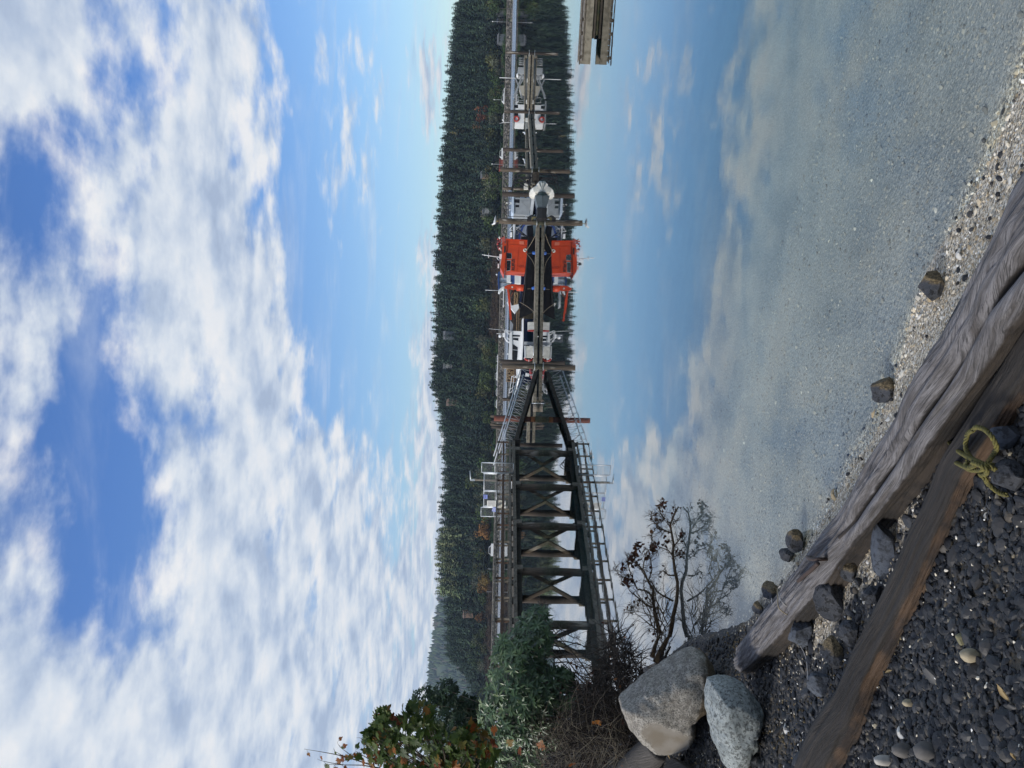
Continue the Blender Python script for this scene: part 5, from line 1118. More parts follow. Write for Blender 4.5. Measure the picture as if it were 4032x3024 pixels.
for (yy, lab, wh, L, h) in ((zc(0, 265)[1], 'white car on the causeway right of the tall far lamp pole', True, 4.8, 1.5), (zc(0, 362)[1], 'white van on the causeway at the foot of a far lamp pole', True, 5.2, 1.9), (zc(0, 655)[1], 'white car on the causeway above the workboat wheelhouse piling', True, 4.2, 1.5), (zc(0, 1262)[1], 'white truck on the causeway right of the red shed', True, 5.6, 2.3), (zd(0, 600)[1], 'white car on the causeway just right of the brown square piling', True, 4.4, 1.5), (zd(0, 725)[1], 'white car on the causeway just left of the brown square piling', True, 4.4, 1.5), (zd(0, 850)[1], 'white van on the causeway above the open crates', True, 4.9, 1.9), (zd(0, 940)[1], 'grey car on the causeway above the cruiser bow rail', False, 4.4, 1.5), (zd(0, 1085)[1], 'low white car on the causeway above the slim far piling', True, 4.4, 1.4), (zd(0, 1258)[1], 'white car on the causeway above the upper gangway railing', True, 4.4, 1.5), (2166, 'white box truck on the causeway left of the pier gate', True, 6.5, 3.0)): vehicle(yy, lab, wh, L, 'car' if h < 1.8 else ('van' if h < 2.2 else 'truck'), h)
for (X, Y, lab) in ((1946, 392, 'lamp pole with a white globe on the causeway above the wheelhouse'), (1965, 485, 'thin pole on the causeway left of the wheelhouse'), (1938, 646, 'lamp pole with a white globe above the red shed'), (1940, 85, 'lamp pole with a white globe at the right end of the far shore'), (1915, 2330, 'thin pole on the far bank left of the pier gate'), (1920, 2240, 'slim pole on the far bank above the pier rail')):
    d = DS + 12.5; v = P(X, Y, d); o = thing('lamp_pole', lab, 'lamp pole', (v.x, d, 2.3)); b = MB(); b.tube([(0, 0, 0), (0, 0, v.z - 2.3)], [.13, .09], 6); b.build('pole', ALUD, o)
    if 'globe' in lab: b = MB(); b.ball((0, -.1, v.z - 2.3), .32, 0, 8); b.build('lamp', WHITE, o)
# far hill
hv = []; HX = np.linspace(-1900, 900, 150)
hp = [(3500, 1700), (3024, 1692), (2800, 1690), (2650, 1686), (2560, 1694), (2480, 1708), (2400, 1716), (2330, 1732), (2200, 1760), (1900, 1830), (1500, 1900)]
DH = 2100.0; hu = np.array([CY - a for a, _ in hp][::1]); hzv = np.array([((V0 + ROLL * (CY - a)) - X) * DH / F + HC for a, X in hp]); xs_ = hu / F * DH
o_ = np.argsort(xs_); top = np.interp(HX, xs_[o_], hzv[o_]) - 9
rows = []
for fy, fz in ((-700, .0), (-450, .25), (-250, .6), (-100, .88), (0, 1.0), (300, .7), (900, .0)): rows.append(np.stack([HX, DH + fy + 25 * np.sin(HX / 90), top * fz - 3 * (fz == 0)], 1))
V = np.concatenate(rows); n = len(HX); idx = np.arange(len(V)).reshape(len(rows), n)
Fc = np.stack([idx[:-1, :-1].ravel(), idx[:-1, 1:].ravel(), idx[1:, 1:].ravel(), idx[1:, :-1].ravel()], 1)
hm = mat('wooded_hill', (.030, .050, .026), .9, (.075, .105, .045), .006, contrast=(.4, .6), detail=8); ho = npmesh('hill', V, Fc, hm, smooth=True); tag(ho, kind='structure')
pl_ = []
for i in range(5200):
    x_ = tr.uniform(-1500, 250); fy = tr.uniform(-420, 40); tz = float(np.interp(x_, HX, top)); fz = float(np.interp(fy, [-450, -250, -100, 0, 300], [.25, .6, .88, 1, .7]))
    h = tr.uniform(9, 17); pl_.append((0, x_, DH + fy + 25 * math.sin(x_ / 90), tz * fz - 1, h, h * tr.uniform(1.6, 2.6), tr.uniform(0, 6), tr.uniform(-.35, .35)))
LOW = [(np.array([(.2 * math.cos(j * 1.047), .2 * math.sin(j * 1.047), 0) for j in range(6)] + [(.02 * math.cos(j * 1.047), .02 * math.sin(j * 1.047), 1) for j in range(6)]), np.array([(j, (j + 1) % 6, 6 + (j + 1) % 6, 6 + j) for j in range(6)] * 2), np.array([.2] * 6 + [.7] * 6), 1)]
merge(LOW, pl_, tint_mat('hill_forest', [(0, (.016, .032, .020)), (.5, (.045, .075, .038)), (1, (.10, .14, .06))], .9), 'forest', 'distant wooded hill forest at the left, fading blue')
# ------------------------------------------------------------------ the near shore: driftwood logs
def log_mat(name, top, top2, under, under2, grain=1.0):
    m = bpy.data.materials.new(name); m.use_nodes = True; t = NT(m.node_tree); b = t.n['Principled BSDF']
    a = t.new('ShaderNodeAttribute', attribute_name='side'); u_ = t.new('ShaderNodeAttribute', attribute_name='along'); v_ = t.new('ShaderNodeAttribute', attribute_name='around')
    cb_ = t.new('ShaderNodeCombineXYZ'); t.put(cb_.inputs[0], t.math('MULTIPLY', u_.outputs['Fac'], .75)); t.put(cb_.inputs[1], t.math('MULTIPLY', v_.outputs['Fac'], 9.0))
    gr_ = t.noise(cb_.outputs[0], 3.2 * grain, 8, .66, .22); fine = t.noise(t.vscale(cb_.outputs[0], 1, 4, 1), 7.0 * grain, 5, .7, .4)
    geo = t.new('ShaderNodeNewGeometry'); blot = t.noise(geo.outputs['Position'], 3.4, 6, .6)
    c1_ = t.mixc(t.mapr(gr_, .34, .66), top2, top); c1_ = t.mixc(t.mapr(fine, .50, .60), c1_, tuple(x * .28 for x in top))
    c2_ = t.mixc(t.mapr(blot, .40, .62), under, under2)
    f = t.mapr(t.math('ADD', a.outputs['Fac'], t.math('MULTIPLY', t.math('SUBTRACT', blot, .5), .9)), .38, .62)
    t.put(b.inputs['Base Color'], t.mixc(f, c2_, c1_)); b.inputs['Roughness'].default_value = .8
    bn = t.new('ShaderNodeBump'); bn.inputs['Distance'].default_value = .022; bn.inputs['Strength'].default_value = 1.0
    t.put(bn.inputs['Height'], t.math('ADD', gr_, t.math('MULTIPLY', fine, .5))); t.l.new(bn.outputs[0], b.inputs['Normal']); return m
def driftlog(name, label, pairs, mats, prof, sidef, sink=.7, fat=.96, n=150, k=56, rough=.05, seed=1, squash=1.0, lastfill=True):
    """pairs: pixels of the far and the near edge of the log; prof(th, t) radius factor; th 0 = up, + = towards the viewer"""
    cs = []; rr_ = []
    for (a, c) in pairs:
        mx_, my_ = (a[0] + c[0]) / 2, (a[1] + c[1]) / 2; g_ = G(mx_, my_); dist = (g_ - Vector((0, 0, HC))).length
        r_ = math.hypot(a[0] - c[0], a[1] - c[1]) / 2 / F * dist * fat; g_ = G(mx_, my_, r_ * sink); cs.append(g_); rr_.append(r_)
    T_ = np.linspace(0, len(cs) - 1, n); ck = np.array([list(c) for c in cs]); P_ = np.stack([np.interp(T_, range(len(cs)), ck[:, i]) for i in range(3)], 1); R_ = np.interp(T_, range(len(cs)), rr_)
    for _ in range(6):
        P_[1:-1] = (P_[:-2] + 2 * P_[1:-1] + P_[2:]) / 4; R_[1:-1] = (R_[:-2] + 2 * R_[1:-1] + R_[2:]) / 4
    D_ = np.gradient(P_, axis=0); D_ /= np.linalg.norm(D_, axis=1)[:, None]
    out_ = np.cross(D_, [0, 0, 1.0]); out_ /= np.linalg.norm(out_, axis=1)[:, None]
    if (out_[:, 1] > 0).mean() > .5: out_ = -out_
    up_ = np.cross(out_, D_); up_ *= np.sign(up_[:, 2])[:, None]
    s_ = np.concatenate([[0], np.cumsum(np.linalg.norm(np.diff(P_, axis=0), axis=1))]); V = []; sd_ = []; al = []; ar = []
    for i in range(n):
        t = i / (n - 1)
        for j in range(k):
            th = -math.pi + 2 * math.pi * j / k
            p3 = Vector((math.cos(th) * 1.5 + seed * 9, math.sin(th) * 1.5, s_[i] * .9)); ct = Vector((math.cos(th) * 6 + seed * 9, math.sin(th) * 6, s_[i] * .8)); ck_ = abs(mnoise.noise(ct)); nz = mnoise.noise(p3 * 1.1) * .6 + mnoise.noise(Vector((p3.x * 3.5, p3.y * 3.5, p3.z * 1.0))) * .4 + .35 * mnoise.noise(Vector((p3.x * 9, p3.y * 9, p3.z * 1.1))) - .9 * max(0, .13 - ck_) / .13
            endf = min(1.0, .35 + i / 4.0, .35 + (n - 1 - i) / 4.0)
            r_ = R_[i] * prof(th, t) * (1 + rough * 2 * nz) * endf
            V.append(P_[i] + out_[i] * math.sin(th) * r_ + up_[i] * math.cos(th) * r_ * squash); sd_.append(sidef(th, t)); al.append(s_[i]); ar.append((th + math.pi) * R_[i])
    V = np.array(V); idx = np.arange(n * k).reshape(n, k); nx2 = np.roll(idx, -1, 1)
    Fc = np.stack([idx[:-1].ravel(), nx2[:-1].ravel(), nx2[1:].ravel(), idx[1:].ravel()], 1)
    caps = []
    for i_, ring in ((0, idx[0]), (n - 1, idx[-1])):
        c_ = len(V); V = np.vstack([V, V[ring].mean(0)[None]]); sd_.append(.1); al.append(s_[i_]); ar.append(1.0)
        for j in range(0, k, 2): caps.append((ring[j], ring[(j + 1) % k], ring[(j + 2) % k], c_))
    Fc = np.vstack([Fc, np.array(caps)])
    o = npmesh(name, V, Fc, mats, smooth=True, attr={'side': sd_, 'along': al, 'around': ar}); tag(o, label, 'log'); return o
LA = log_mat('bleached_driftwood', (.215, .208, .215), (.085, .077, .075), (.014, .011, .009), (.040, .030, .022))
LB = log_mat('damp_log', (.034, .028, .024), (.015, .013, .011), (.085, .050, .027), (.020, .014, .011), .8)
LC = log_mat('grey_log', (.13, .12, .11), (.08, .072, .066), (.06, .05, .04), (.09, .07, .05), .9)
def bump_(th, c, w_): d = (th - c + math.pi) % (2 * math.pi) - math.pi; return math.exp(-(d / w_) ** 2)
pA = [((2890, 2590), (2965, 2650)), ((2985, 2450), (3090, 2520)), ((3090, 2290), (3205, 2370)), ((3181, 2150), (3300, 2230)), ((3270, 2010), (3392, 2100)), ((3348, 1886), (3500, 1985)), ((3466, 1705), (3630, 1820)), ((3570, 1524), (3760, 1670)), ((3737, 1276), (3930, 1440)), ((3873, 1027), (4090, 1230)), ((4032, 797), (4290, 1030)), ((4250, 480), (4520, 720))]
pA = [((a + 44 * min(1, i / 4), c + 38 * min(1, i / 4)), (e + 50 * min(1, i / 3), f + 42 * min(1, i / 3))) for i, ((a, c), (e, f)) in enumerate(pA)]
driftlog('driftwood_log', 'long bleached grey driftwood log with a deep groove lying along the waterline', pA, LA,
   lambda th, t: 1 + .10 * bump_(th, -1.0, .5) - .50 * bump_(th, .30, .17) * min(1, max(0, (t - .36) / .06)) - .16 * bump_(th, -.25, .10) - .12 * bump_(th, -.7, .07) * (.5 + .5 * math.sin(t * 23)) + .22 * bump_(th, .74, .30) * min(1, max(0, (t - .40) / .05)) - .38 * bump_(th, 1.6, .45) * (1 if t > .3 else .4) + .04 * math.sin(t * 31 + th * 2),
   lambda th, t: (1.0 - (.75 * bump_(th, .30, .15) if t > .36 else 0)) if -1.9 < th < .72 else max(0, .9 - (abs(th - .72) if th > 0 else abs(th + 1.9)) * 2.2), .60, .96, 240, 104, .085, 1, .92)  # groove and lower side darkened: brown wood plus painted shade
pB = [((3120, 3090), (3270, 3110)), ((3150, 3015), (3317, 3040)), ((3204, 2907), (3375, 2925)), ((3285, 2785), (3440, 2790)), ((3357, 2600), (3495, 2640)), ((3439, 2441), (3575, 2475)), ((3525, 2270), (3665, 2290)), ((3588, 2134), (3733, 2122)), ((3665, 1958), (3805, 1975)), ((3722, 1820), (3862, 1865)), ((3828, 1660), (3960, 1730)), ((3904, 1524), (4036, 1580)), ((4032, 1345), (4190, 1400)), ((4200, 1120), (4370, 1180))]
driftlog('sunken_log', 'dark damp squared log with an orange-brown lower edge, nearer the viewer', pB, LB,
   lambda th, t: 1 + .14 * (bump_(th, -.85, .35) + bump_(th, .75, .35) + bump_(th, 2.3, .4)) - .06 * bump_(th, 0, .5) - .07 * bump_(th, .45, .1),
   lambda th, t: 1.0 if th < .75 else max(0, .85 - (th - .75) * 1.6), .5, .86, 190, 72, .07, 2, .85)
pC = [((2380, 3160), (2520, 3190)), ((2440, 3020), (2560, 3080)), ((2500, 2955), (2600, 3010)), ((2560, 2905), (2640, 2960))]
driftlog('grey_log', 'short smooth grey log end behind the cracked boulder at the left edge', pC, LC, lambda th, t: 1.0, lambda th, t: 1.0, .6, .96, 50, 32, .03, 3)
pD = [((2600, 3150), (2760, 3190)), ((2620, 3040), (2740, 3090)), ((2660, 2985), (2750, 3030))]
driftlog('grey_log', 'grey brown log stub below the cracked boulder at the very corner', pD, LC, lambda th, t: 1.0, lambda th, t: .8, .5, .96, 50, 32, .03, 4)
# barnacle crust and shell bits that stick to the logs are scattered with the shells below
# ------------------------------------------------------------------ boulders
def rock_mat(name, c1_, c2_, c3_, sc_=9.0, bump=.012):
    m = bpy.data.materials.new(name); m.use_nodes = True; t = NT(m.node_tree); b = t.n['Principled BSDF']; geo = t.new('ShaderNodeTexCoord'); pos = geo.outputs['Object']
    c = t.mixc(t.mapr(t.noise(pos, sc_, 8, .75), .40, .60), c1_, c2_); c = t.mixc(t.mapr(t.noise(pos, sc_ * 4.5, 3, .7), .50, .60), c, tuple(x * .30 for x in c1_))
    a = t.new('ShaderNodeAttribute', attribute_name='crust'); cr_ = t.mixc(t.mapr(t.noise(pos, sc_ * 9, 3, .7), .42, .6), tuple(x * .35 for x in c3_), c3_)
    f = t.mapr(t.math('ADD', a.outputs['Fac'], t.math('MULTIPLY', t.math('SUBTRACT', t.noise(pos, 4.5, 5, .6), .5), 1.1)), .4, .62); c = t.mixc(f, c, cr_)
    a2 = t.new('ShaderNodeAttribute', attribute_name='facet'); c = t.mixc(a2.outputs['Fac'], c, t.mixc(t.mapr(t.noise(pos, 4, 5), .4, .65), (.22, .20, .17), (.17, .145, .11)))
    t.put(b.inputs['Base Color'], c); b.inputs['Roughness'].default_value = .85
    bn = t.new('ShaderNodeBump'); bn.inputs['Distance'].default_value = bump
    t.put(bn.inputs['Strength'], t.mixf(a2.outputs['Fac'], 1.0, .12)); t.put(bn.inputs['Height'], t.math('ADD', t.noise(pos, sc_ * 5, 8, .75), t.math('MULTIPLY', f, t.noise(pos, sc_ * 14, 3, .8)))); t.l.new(bn.outputs[0], b.inputs['Normal']); return m
GRAN = rock_mat('granite', (.42, .395, .345), (.22, .20, .17), (.22, .17, .105), 11, .02)
GRAN2 = rock_mat('pale_stone', (.33, .36, .35), (.21, .235, .23), (.17, .14, .09), 7)
BAS = rock_mat('basalt', (.030, .034, .042), (.055, .058, .066), (.19, .145, .08), 6)
SLATE = rock_mat('slate', (.075, .088, .11), (.045, .052, .066), (.13, .105, .07), 5)
def boulder(name, label, outline, Yd, thick, m, seed, crustf=None, facet=None, sub=6, rough=.05, cat='boulder', flat_top=0):
    """outline in pixels fixes the silhouette; the stone itself is a closed body of real depth standing at depth Yd"""
    pts = [P(x, y, Yd) for x, y in outline]; cx_ = sum(p_.x for p_ in pts) / len(pts); cz_ = sum(p_.z for p_ in pts) / len(pts)
    an_ = np.array([math.atan2(p_.z - cz_, p_.x - cx_) for p_ in pts]); rd = np.array([math.hypot(p_.z - cz_, p_.x - cx_) for p_ in pts]); o_ = np.argsort(an_); an_, rd = an_[o_], rd[o_]
    an_ = np.concatenate([an_[-1:] - 2 * math.pi, an_, an_[:1] + 2 * math.pi]); rd = np.concatenate([rd[-1:], rd, rd[:1]])
    V0, F0 = ico(sub); a = np.arctan2(V0[:, 2], V0[:, 0]); R_ = np.interp(a, an_, rd); rm = rd.mean()
    planar = np.hypot(V0[:, 0], V0[:, 2]); dep = np.abs(V0[:, 1])
    shape = planar ** .62; V = np.stack([np.cos(a) * R_ * shape, np.sign(V0[:, 1]) * (dep ** .75) * thick / 2, np.sin(a) * R_ * shape], 1)
    nz = np.array([mnoise.fractal(Vector(v) * 2.2 / rm + Vector((seed * 7, 0, 0)), .8, 2.1, 5) for v in V]); V += V / (np.linalg.norm(V, axis=1)[:, None] + 1e-6) * (nz * rough * rm)[:, None]
    fac = np.zeros(len(V))
    if facet:
        nrm, off_ = facet; nrm = np.array(nrm) / np.linalg.norm(nrm); q_ = V @ nrm - off_ * rm; cut = q_ > 0; V[cut] -= np.outer(q_[cut], nrm); fac = sstep(.0, .05 * rm, q_)
    cr_ = crustf(V / rm) if crustf else np.zeros(len(V))
    o = npmesh(name, V, F0, m, smooth=True, attr={'crust': cr_, 'facet': fac}, loc=(cx_, Yd + thick * .28, cz_)); tag(o, label, cat); return o
zb2 = zoom(2350, 2424, 2.765)
gb = G(2830, 2760); d1 = gb.y
ol1 = [zb2(*q_) for q_ in ((1140, 450), (1230, 490), (1320, 620), (1355, 740), (1310, 900), (1270, 1010), (1160, 1120), (1090, 1190), (1095, 1320), (1000, 1450), (850, 1555), (720, 1560), (640, 1545), (540, 1470), (450, 1380), (350, 1220), (285, 1080), (290, 1040), (350, 1000), (480, 890), (600, 780), (760, 690), (900, 580), (1010, 500))]
boulder('boulder', 'big speckled grey granite boulder with a smooth tan broken face', ol1, d1, .95, GRAN, 1, lambda v: sstep(-.15, -.65, v[:, 2] + .25 * v[:, 0]) * .75, ((-.42, -.86, .12), .86))
gb2 = G(3000, 2850)
ol2 = [zb2(*q_) for q_ in ((1310, 820), (1420, 800), (1520, 800), (1640, 825), (1740, 920), (1820, 1010), (1825, 1200), (1760, 1330), (1770, 1440), (1700, 1560), (1640, 1700), (1540, 1760), (1460, 1740), (1400, 1600), (1345, 1400), (1310, 1240), (1285, 1050), (1290, 900))]
boulder('boulder', 'pale grey-green wedge-shaped boulder in front of the granite one', ol2, gb2.y - .15, .75, GRAN2, 2, lambda v: sstep(-.35, -.85, v[:, 2]) * .8, None, 6, .045)
def stone(name, label, X, Y, wpx, hpx, m, seed, dpx=None, crust=0.0, rough=.16, sink=.35, cat='rock', sub=5, rz=0.0, ang_=True):
    g_ = G(X + hpx * .30, Y); dist = (g_ - Vector((0, 0, HC))).length; s_ = dist / F; W_, H_ = wpx * s_ / 2, hpx * s_ / 2 * 1.05; D_ = (dpx or wpx) * s_ / 2
    V, F0 = ico(sub); V = V.copy(); r = np.random.RandomState(seed)
    if ang_:
        for i in range(13):
            n_ = r.normal(0, 1, 3); n_ /= np.linalg.norm(n_); c_ = r.uniform(.62, .85); q_ = V @ n_ - c_; k_ = q_ > 0; V[k_] -= np.outer(q_[k_], n_)
    nz = np.array([mnoise.fractal(Vector(v) * 1.8 + Vector((seed * 5.1, 0, 0)), .8, 2.1, 4) for v in V]); V *= (1 + nz * rough * (.4 if ang_ else 1))[:, None]
    V *= np.array([W_, D_, H_]); cr_ = np.full(len(V), crust) * (.4 + .6 * sstep(-.2, .8, V[:, 0] / W_))
    o = npmesh(name, V, F0, m, smooth=not ang_, attr={'crust': cr_, 'facet': np.zeros(len(V))}, loc=(g_.x, g_.y + D_ * .3, g_.z + H_ * (1 - sink))); o.rotation_euler.z = rz; tag(o, label, cat); return o
stone('rock', 'blocky dark rock with tan barnacled top on the shell beach', 3690, 1125, 118, 84, BAS, 3, 110, .75)
stone('rock', 'rounded brown barnacled rock at the water edge beside the driftwood log', 3490, 1535, 100, 74, BAS, 4, 100, .8)
stone('rock', 'dark rock half capped with brown barnacles where the log meets the water', 3143, 2130, 90, 70, BAS, 5, 75, .62); stone('rock', 'smaller black rock touching the barnacle-capped rock by the water', 3105, 2188, 58, 46, BAS, 6, 70, .0)
stone('rock', 'olive barnacled rock beside the lashed end of the driftwood log', 3046, 2330, 82, 56, BAS, 7, 95, .9); stone('rock', 'low brown rock at the waterline left of the lashed log end', 2990, 2395, 50, 36, BAS, 17, 70, .8)
stone('slate_slab', 'flat blue-grey slate slab lying between the two logs', 3495, 2170, 225, 62, SLATE, 8, 120, .0, .08, .3)
for i, (X, Y, w_, h_, lab, m_, c_) in enumerate(((3285, 2370, 150, 105, 'large dark faceted rock left of the slate slab', BAS, .1), (3170, 2500, 120, 90, 'dark blue-grey angular rock under the lashed end of the driftwood log', SLATE, .1), (3452, 2345, 80, 80, 'small dark angular rock against the upper edge of the damp log', BAS, .0), (3362, 2500, 95, 70, 'flat dark stone beside the yellowed leaf between the logs', BAS, .1), (3300, 2580, 120, 85, 'brown crusted stone beside the damp log', BAS, .75), (3240, 2700, 90, 80, 'dark stone left of the damp log', SLATE, 0), (3625, 1850, 110, 60, 'dark stone under the ragged broken edge of the driftwood log', BAS, 0), (3345, 2245, 110, 70, 'tan crusted rock below the driftwood log near its lashing', BAS, .8))):
    stone('rock', lab, X, Y, w_, h_, m_, 30 + i, w_ * .8, c_)
for i, (X, Y, w_, h_, lab, m_, a_) in enumerate(((3838, 2585, 46, 62, 'pale heart-shaped pebble alone on the dark gravel', mat('cream_stone', (.36, .31, .21), .8, (.27, .225, .15), 14), False), (3493, 2998, 34, 62, 'upright white oval pebble near the bottom of the damp log', mat('white_stone', (.42, .40, .36), .7, (.33, .31, .28), 12), False), (3663, 2965, 62, 70, 'rounded grey cobble at the lower left of the dark gravel', mat('grey_cobble', (.125, .115, .105), .8, (.09, .085, .08), 10), False), (3570, 2960, 46, 66, 'squarish brown-grey cobble beside the rounded grey one', MATS['grey_cobble'], False), (3590, 2770, 24, 42, 'small tan pebble beside the damp log', MATS['cream_stone'], False), (3800, 2520, 40, 40, 'small olive angular pebble right of the heart-shaped one', mat('olive_stone', (.17, .155, .085), .8), True), (3985, 1725, 95, 100, 'grey angular stone right of the yellow rope', SLATE, True), (4015, 1880, 120, 110, 'dark blue stone below the yellow rope at the bottom edge', BAS, True))):
    stone('pebble' if w_ < 70 else 'rock', lab, X, Y, w_, h_, m_, 60 + i, w_, 0, .12, .3, 'pebble' if w_ < 70 else 'rock', 3 if w_ < 70 else 4, ang_=a_)
# ------------------------------------------------------------------ gravel and shells
PEB = tint_mat('gravel_stone', [(0, (.005, .006, .008)), (.3, (.012, .014, .018)), (.5, (.026, .024, .022)), (.7, (.038, .041, .046)), (.82, (.072, .058, .040)), (.93, (.12, .10, .07)), (1, (.30, .26, .18))], .55, spec=.4)  # dark wet stone, lowered further: foreground shade is put into the colour
SHELLM = tint_mat('shell_grit', [(0, (.06, .052, .042)), (.18, (.27, .21, .13)), (.5, (.54, .46, .33)), (.82, (.68, .63, .52)), (1, (.85, .83, .78))], .6)
BRN = tint_mat('barnacle_grit', [(0, (.03, .022, .012)), (.5, (.10, .075, .04)), (1, (.24, .19, .11))], .9)
def sow(n, x0, x1, y0, y1, keep, seed):
    r = np.random.RandomState(seed); x = r.uniform(x0, x1, n); y = r.uniform(y0, y1, n); s = sdist(x, y)
    inv = np.abs(x / y) < .62; k_ = keep(x, y, s, r) & inv & (y < 22); x, y = x[k_], y[k_]; return np.stack([x, y, hfun(x, y)], 1), r
alongf = lambda x: sstep(-3.4, -1.6, x)
shellp = lambda x, s: np.clip(sstep(1.9, 1.1, s) * alongf(x) + .30 * sstep(2.6, 1.5, s) * sstep(-1.8, -.4, x), 0, 1)
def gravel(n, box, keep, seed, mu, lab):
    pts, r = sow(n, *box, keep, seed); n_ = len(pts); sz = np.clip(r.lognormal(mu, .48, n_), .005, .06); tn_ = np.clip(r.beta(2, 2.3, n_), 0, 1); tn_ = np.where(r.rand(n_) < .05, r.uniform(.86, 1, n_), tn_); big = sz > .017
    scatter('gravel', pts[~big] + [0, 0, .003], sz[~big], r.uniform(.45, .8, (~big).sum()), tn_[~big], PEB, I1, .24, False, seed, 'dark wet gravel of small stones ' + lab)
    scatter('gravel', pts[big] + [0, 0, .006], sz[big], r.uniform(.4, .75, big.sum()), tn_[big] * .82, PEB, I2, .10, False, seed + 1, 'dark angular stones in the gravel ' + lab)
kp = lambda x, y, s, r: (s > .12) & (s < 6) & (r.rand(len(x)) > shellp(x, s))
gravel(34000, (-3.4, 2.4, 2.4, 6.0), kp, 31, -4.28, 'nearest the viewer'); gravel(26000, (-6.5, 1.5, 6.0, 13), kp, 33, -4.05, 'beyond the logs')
pts, r = sow(52000, -3.5, 8, 2.4, 12, lambda x, y, s, r: (s > -.1) & (s < 3) & (r.rand(len(x)) < shellp(x, s)), 41); n_ = len(pts); sz = np.clip(r.lognormal(-4.75, .45, n_), .004, .030); tn_ = r.beta(2.0, 1.9, n_); scatter('shell_grit', pts + [0, 0, .002], sz, r.uniform(.25, .6, n_), tn_, SHELLM, I1, .25, False, 4, 'pale beach of broken shells and pebbles at the water edge')
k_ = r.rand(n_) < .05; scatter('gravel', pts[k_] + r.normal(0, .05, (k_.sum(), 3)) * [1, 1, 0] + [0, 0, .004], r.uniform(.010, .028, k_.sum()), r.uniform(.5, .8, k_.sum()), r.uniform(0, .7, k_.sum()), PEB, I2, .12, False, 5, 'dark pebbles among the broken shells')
pts, r = sow(2600, -5.5, 6, 2.4, 10, lambda x, y, s, r: (s > .3) & (s < 6) & (shellp(x, s) < .7), 51); n_ = len(pts); scatter('shell_grit', pts + [0, 0, .016], r.uniform(.004, .012, n_), r.uniform(.3, .6, n_), r.uniform(.6, 1, n_), SHELLM, I1, .3, False, 6, 'white shell chips strewn over the dark gravel')
pts, r = sow(9000, -6.5, 2.5, 4.5, 14, lambda x, y, s, r: (s > .05) & (s < 2.4) & (shellp(x, s) < .6) & (np.sin(x * 3.1 + 1.7) * np.cos(y * 2.3) + .4 * np.sin(x * 7 + y * 5) > .15), 61); n_ = len(pts); scatter('barnacles', pts + [0, 0, .012], r.uniform(.005, .016, n_), r.uniform(.6, 1, n_), r.beta(2, 2, n_), BRN, I1, .3, False, 7, 'brown barnacle crust over the stones by the water')
# stones under the water near the edge
BEDP = tint_mat('sunken_pebbles', [(0, (.07, .072, .07)), (.4, (.21, .205, .185)), (.85, (.32, .30, .255)), (1, (.62, .58, .50))], .8)
pts, r = sow(60000, -4.5, 9, 2.6, 16, lambda x, y, s, r: (s < .12) & (s > -4.2) & (r.rand(len(x)) < .75), 71); n_ = len(pts); scatter('sunken_pebbles', pts, np.clip(r.lognormal(-4.5, .4, n_), .006, .035), r.uniform(.3, .6, n_), r.beta(2.2, 2.4, n_), BEDP, I1, .2, False, 8, 'pebbles and shell grit under the shallow water')
# named shells
def shell(label, X, Y, wpx, m, rz=0.0, tilt=.3):
    g_ = G(X, Y); s_ = (g_ - Vector((0, 0, HC))).length / F; R_ = wpx * s_ / 2; o = thing('clam_shell', label, 'shell', g_ + Vector((0, 0, .012)), rz); b = MB(); n1, n2 = 6, 14; vs = []; fs = []
    for i in range(n1 + 1):
        for j in range(n2 + 1):
            a = math.pi * (j / n2) * 1.1 - .15; rr = R_ * 2 * (i / n1) * (.9 + .1 * math.sin(a)); vs.append((rr * math.cos(a) * .95, rr * math.sin(a) * .8 - R_ * .7, R_ * .8 * math.sin(math.pi * .5 * (1 - (i / n1)) + .25) * (1 - (2 * j / n2 - 1) ** 2 * .6)))
    for i in range(n1):
        for j in range(n2): fs.append((i * (n2 + 1) + j, (i + 1) * (n2 + 1) + j, (i + 1) * (n2 + 1) + j + 1, i * (n2 + 1) + j + 1))
    b.add(vs, fs, 0, True); e_ = b.build('valve', m, o); so_ = e_.modifiers.new('thickness', 'SOLIDIFY'); so_.thickness = R_ * .12; o.rotation_euler.x = tilt; return o
SHW = mat('shell_white', (.62, .60, .55), .4, (.48, .45, .39), 30); SHT = mat('shell_tan', (.42, .33, .19), .5, (.30, .22, .12), 30)
for args in (('bright white clam shell on the pale shell beach', 3785, 1003, 26, SHW, .3), ('tan mussel-like shell lying on the blocky dark rock', 3672, 1178, 26, SHT, 1.2), ('white shell on the beach below the blocky dark rock', 3628, 1250, 18, SHW, 2.0), ('tan broken shell half in the water beside the log', 3288, 1950, 26, SHT, .5), ('cream shell touching the driftwood log at the water edge', 3448, 1632, 22, SHT, 2.5), ('curved white shell fragment below the damp log', 3555, 2890, 26, SHW, 1.0), ('pale open shell in the gravel by the two boulders', 3103, 2875, 26, SHW, 1.3), ('yellowish shell between the logs', 3361, 2445, 34, SHT, 1.1), ('ochre shell beside the loose ends of the rope', 3945, 1968, 30, SHT, .8)): shell(*args)
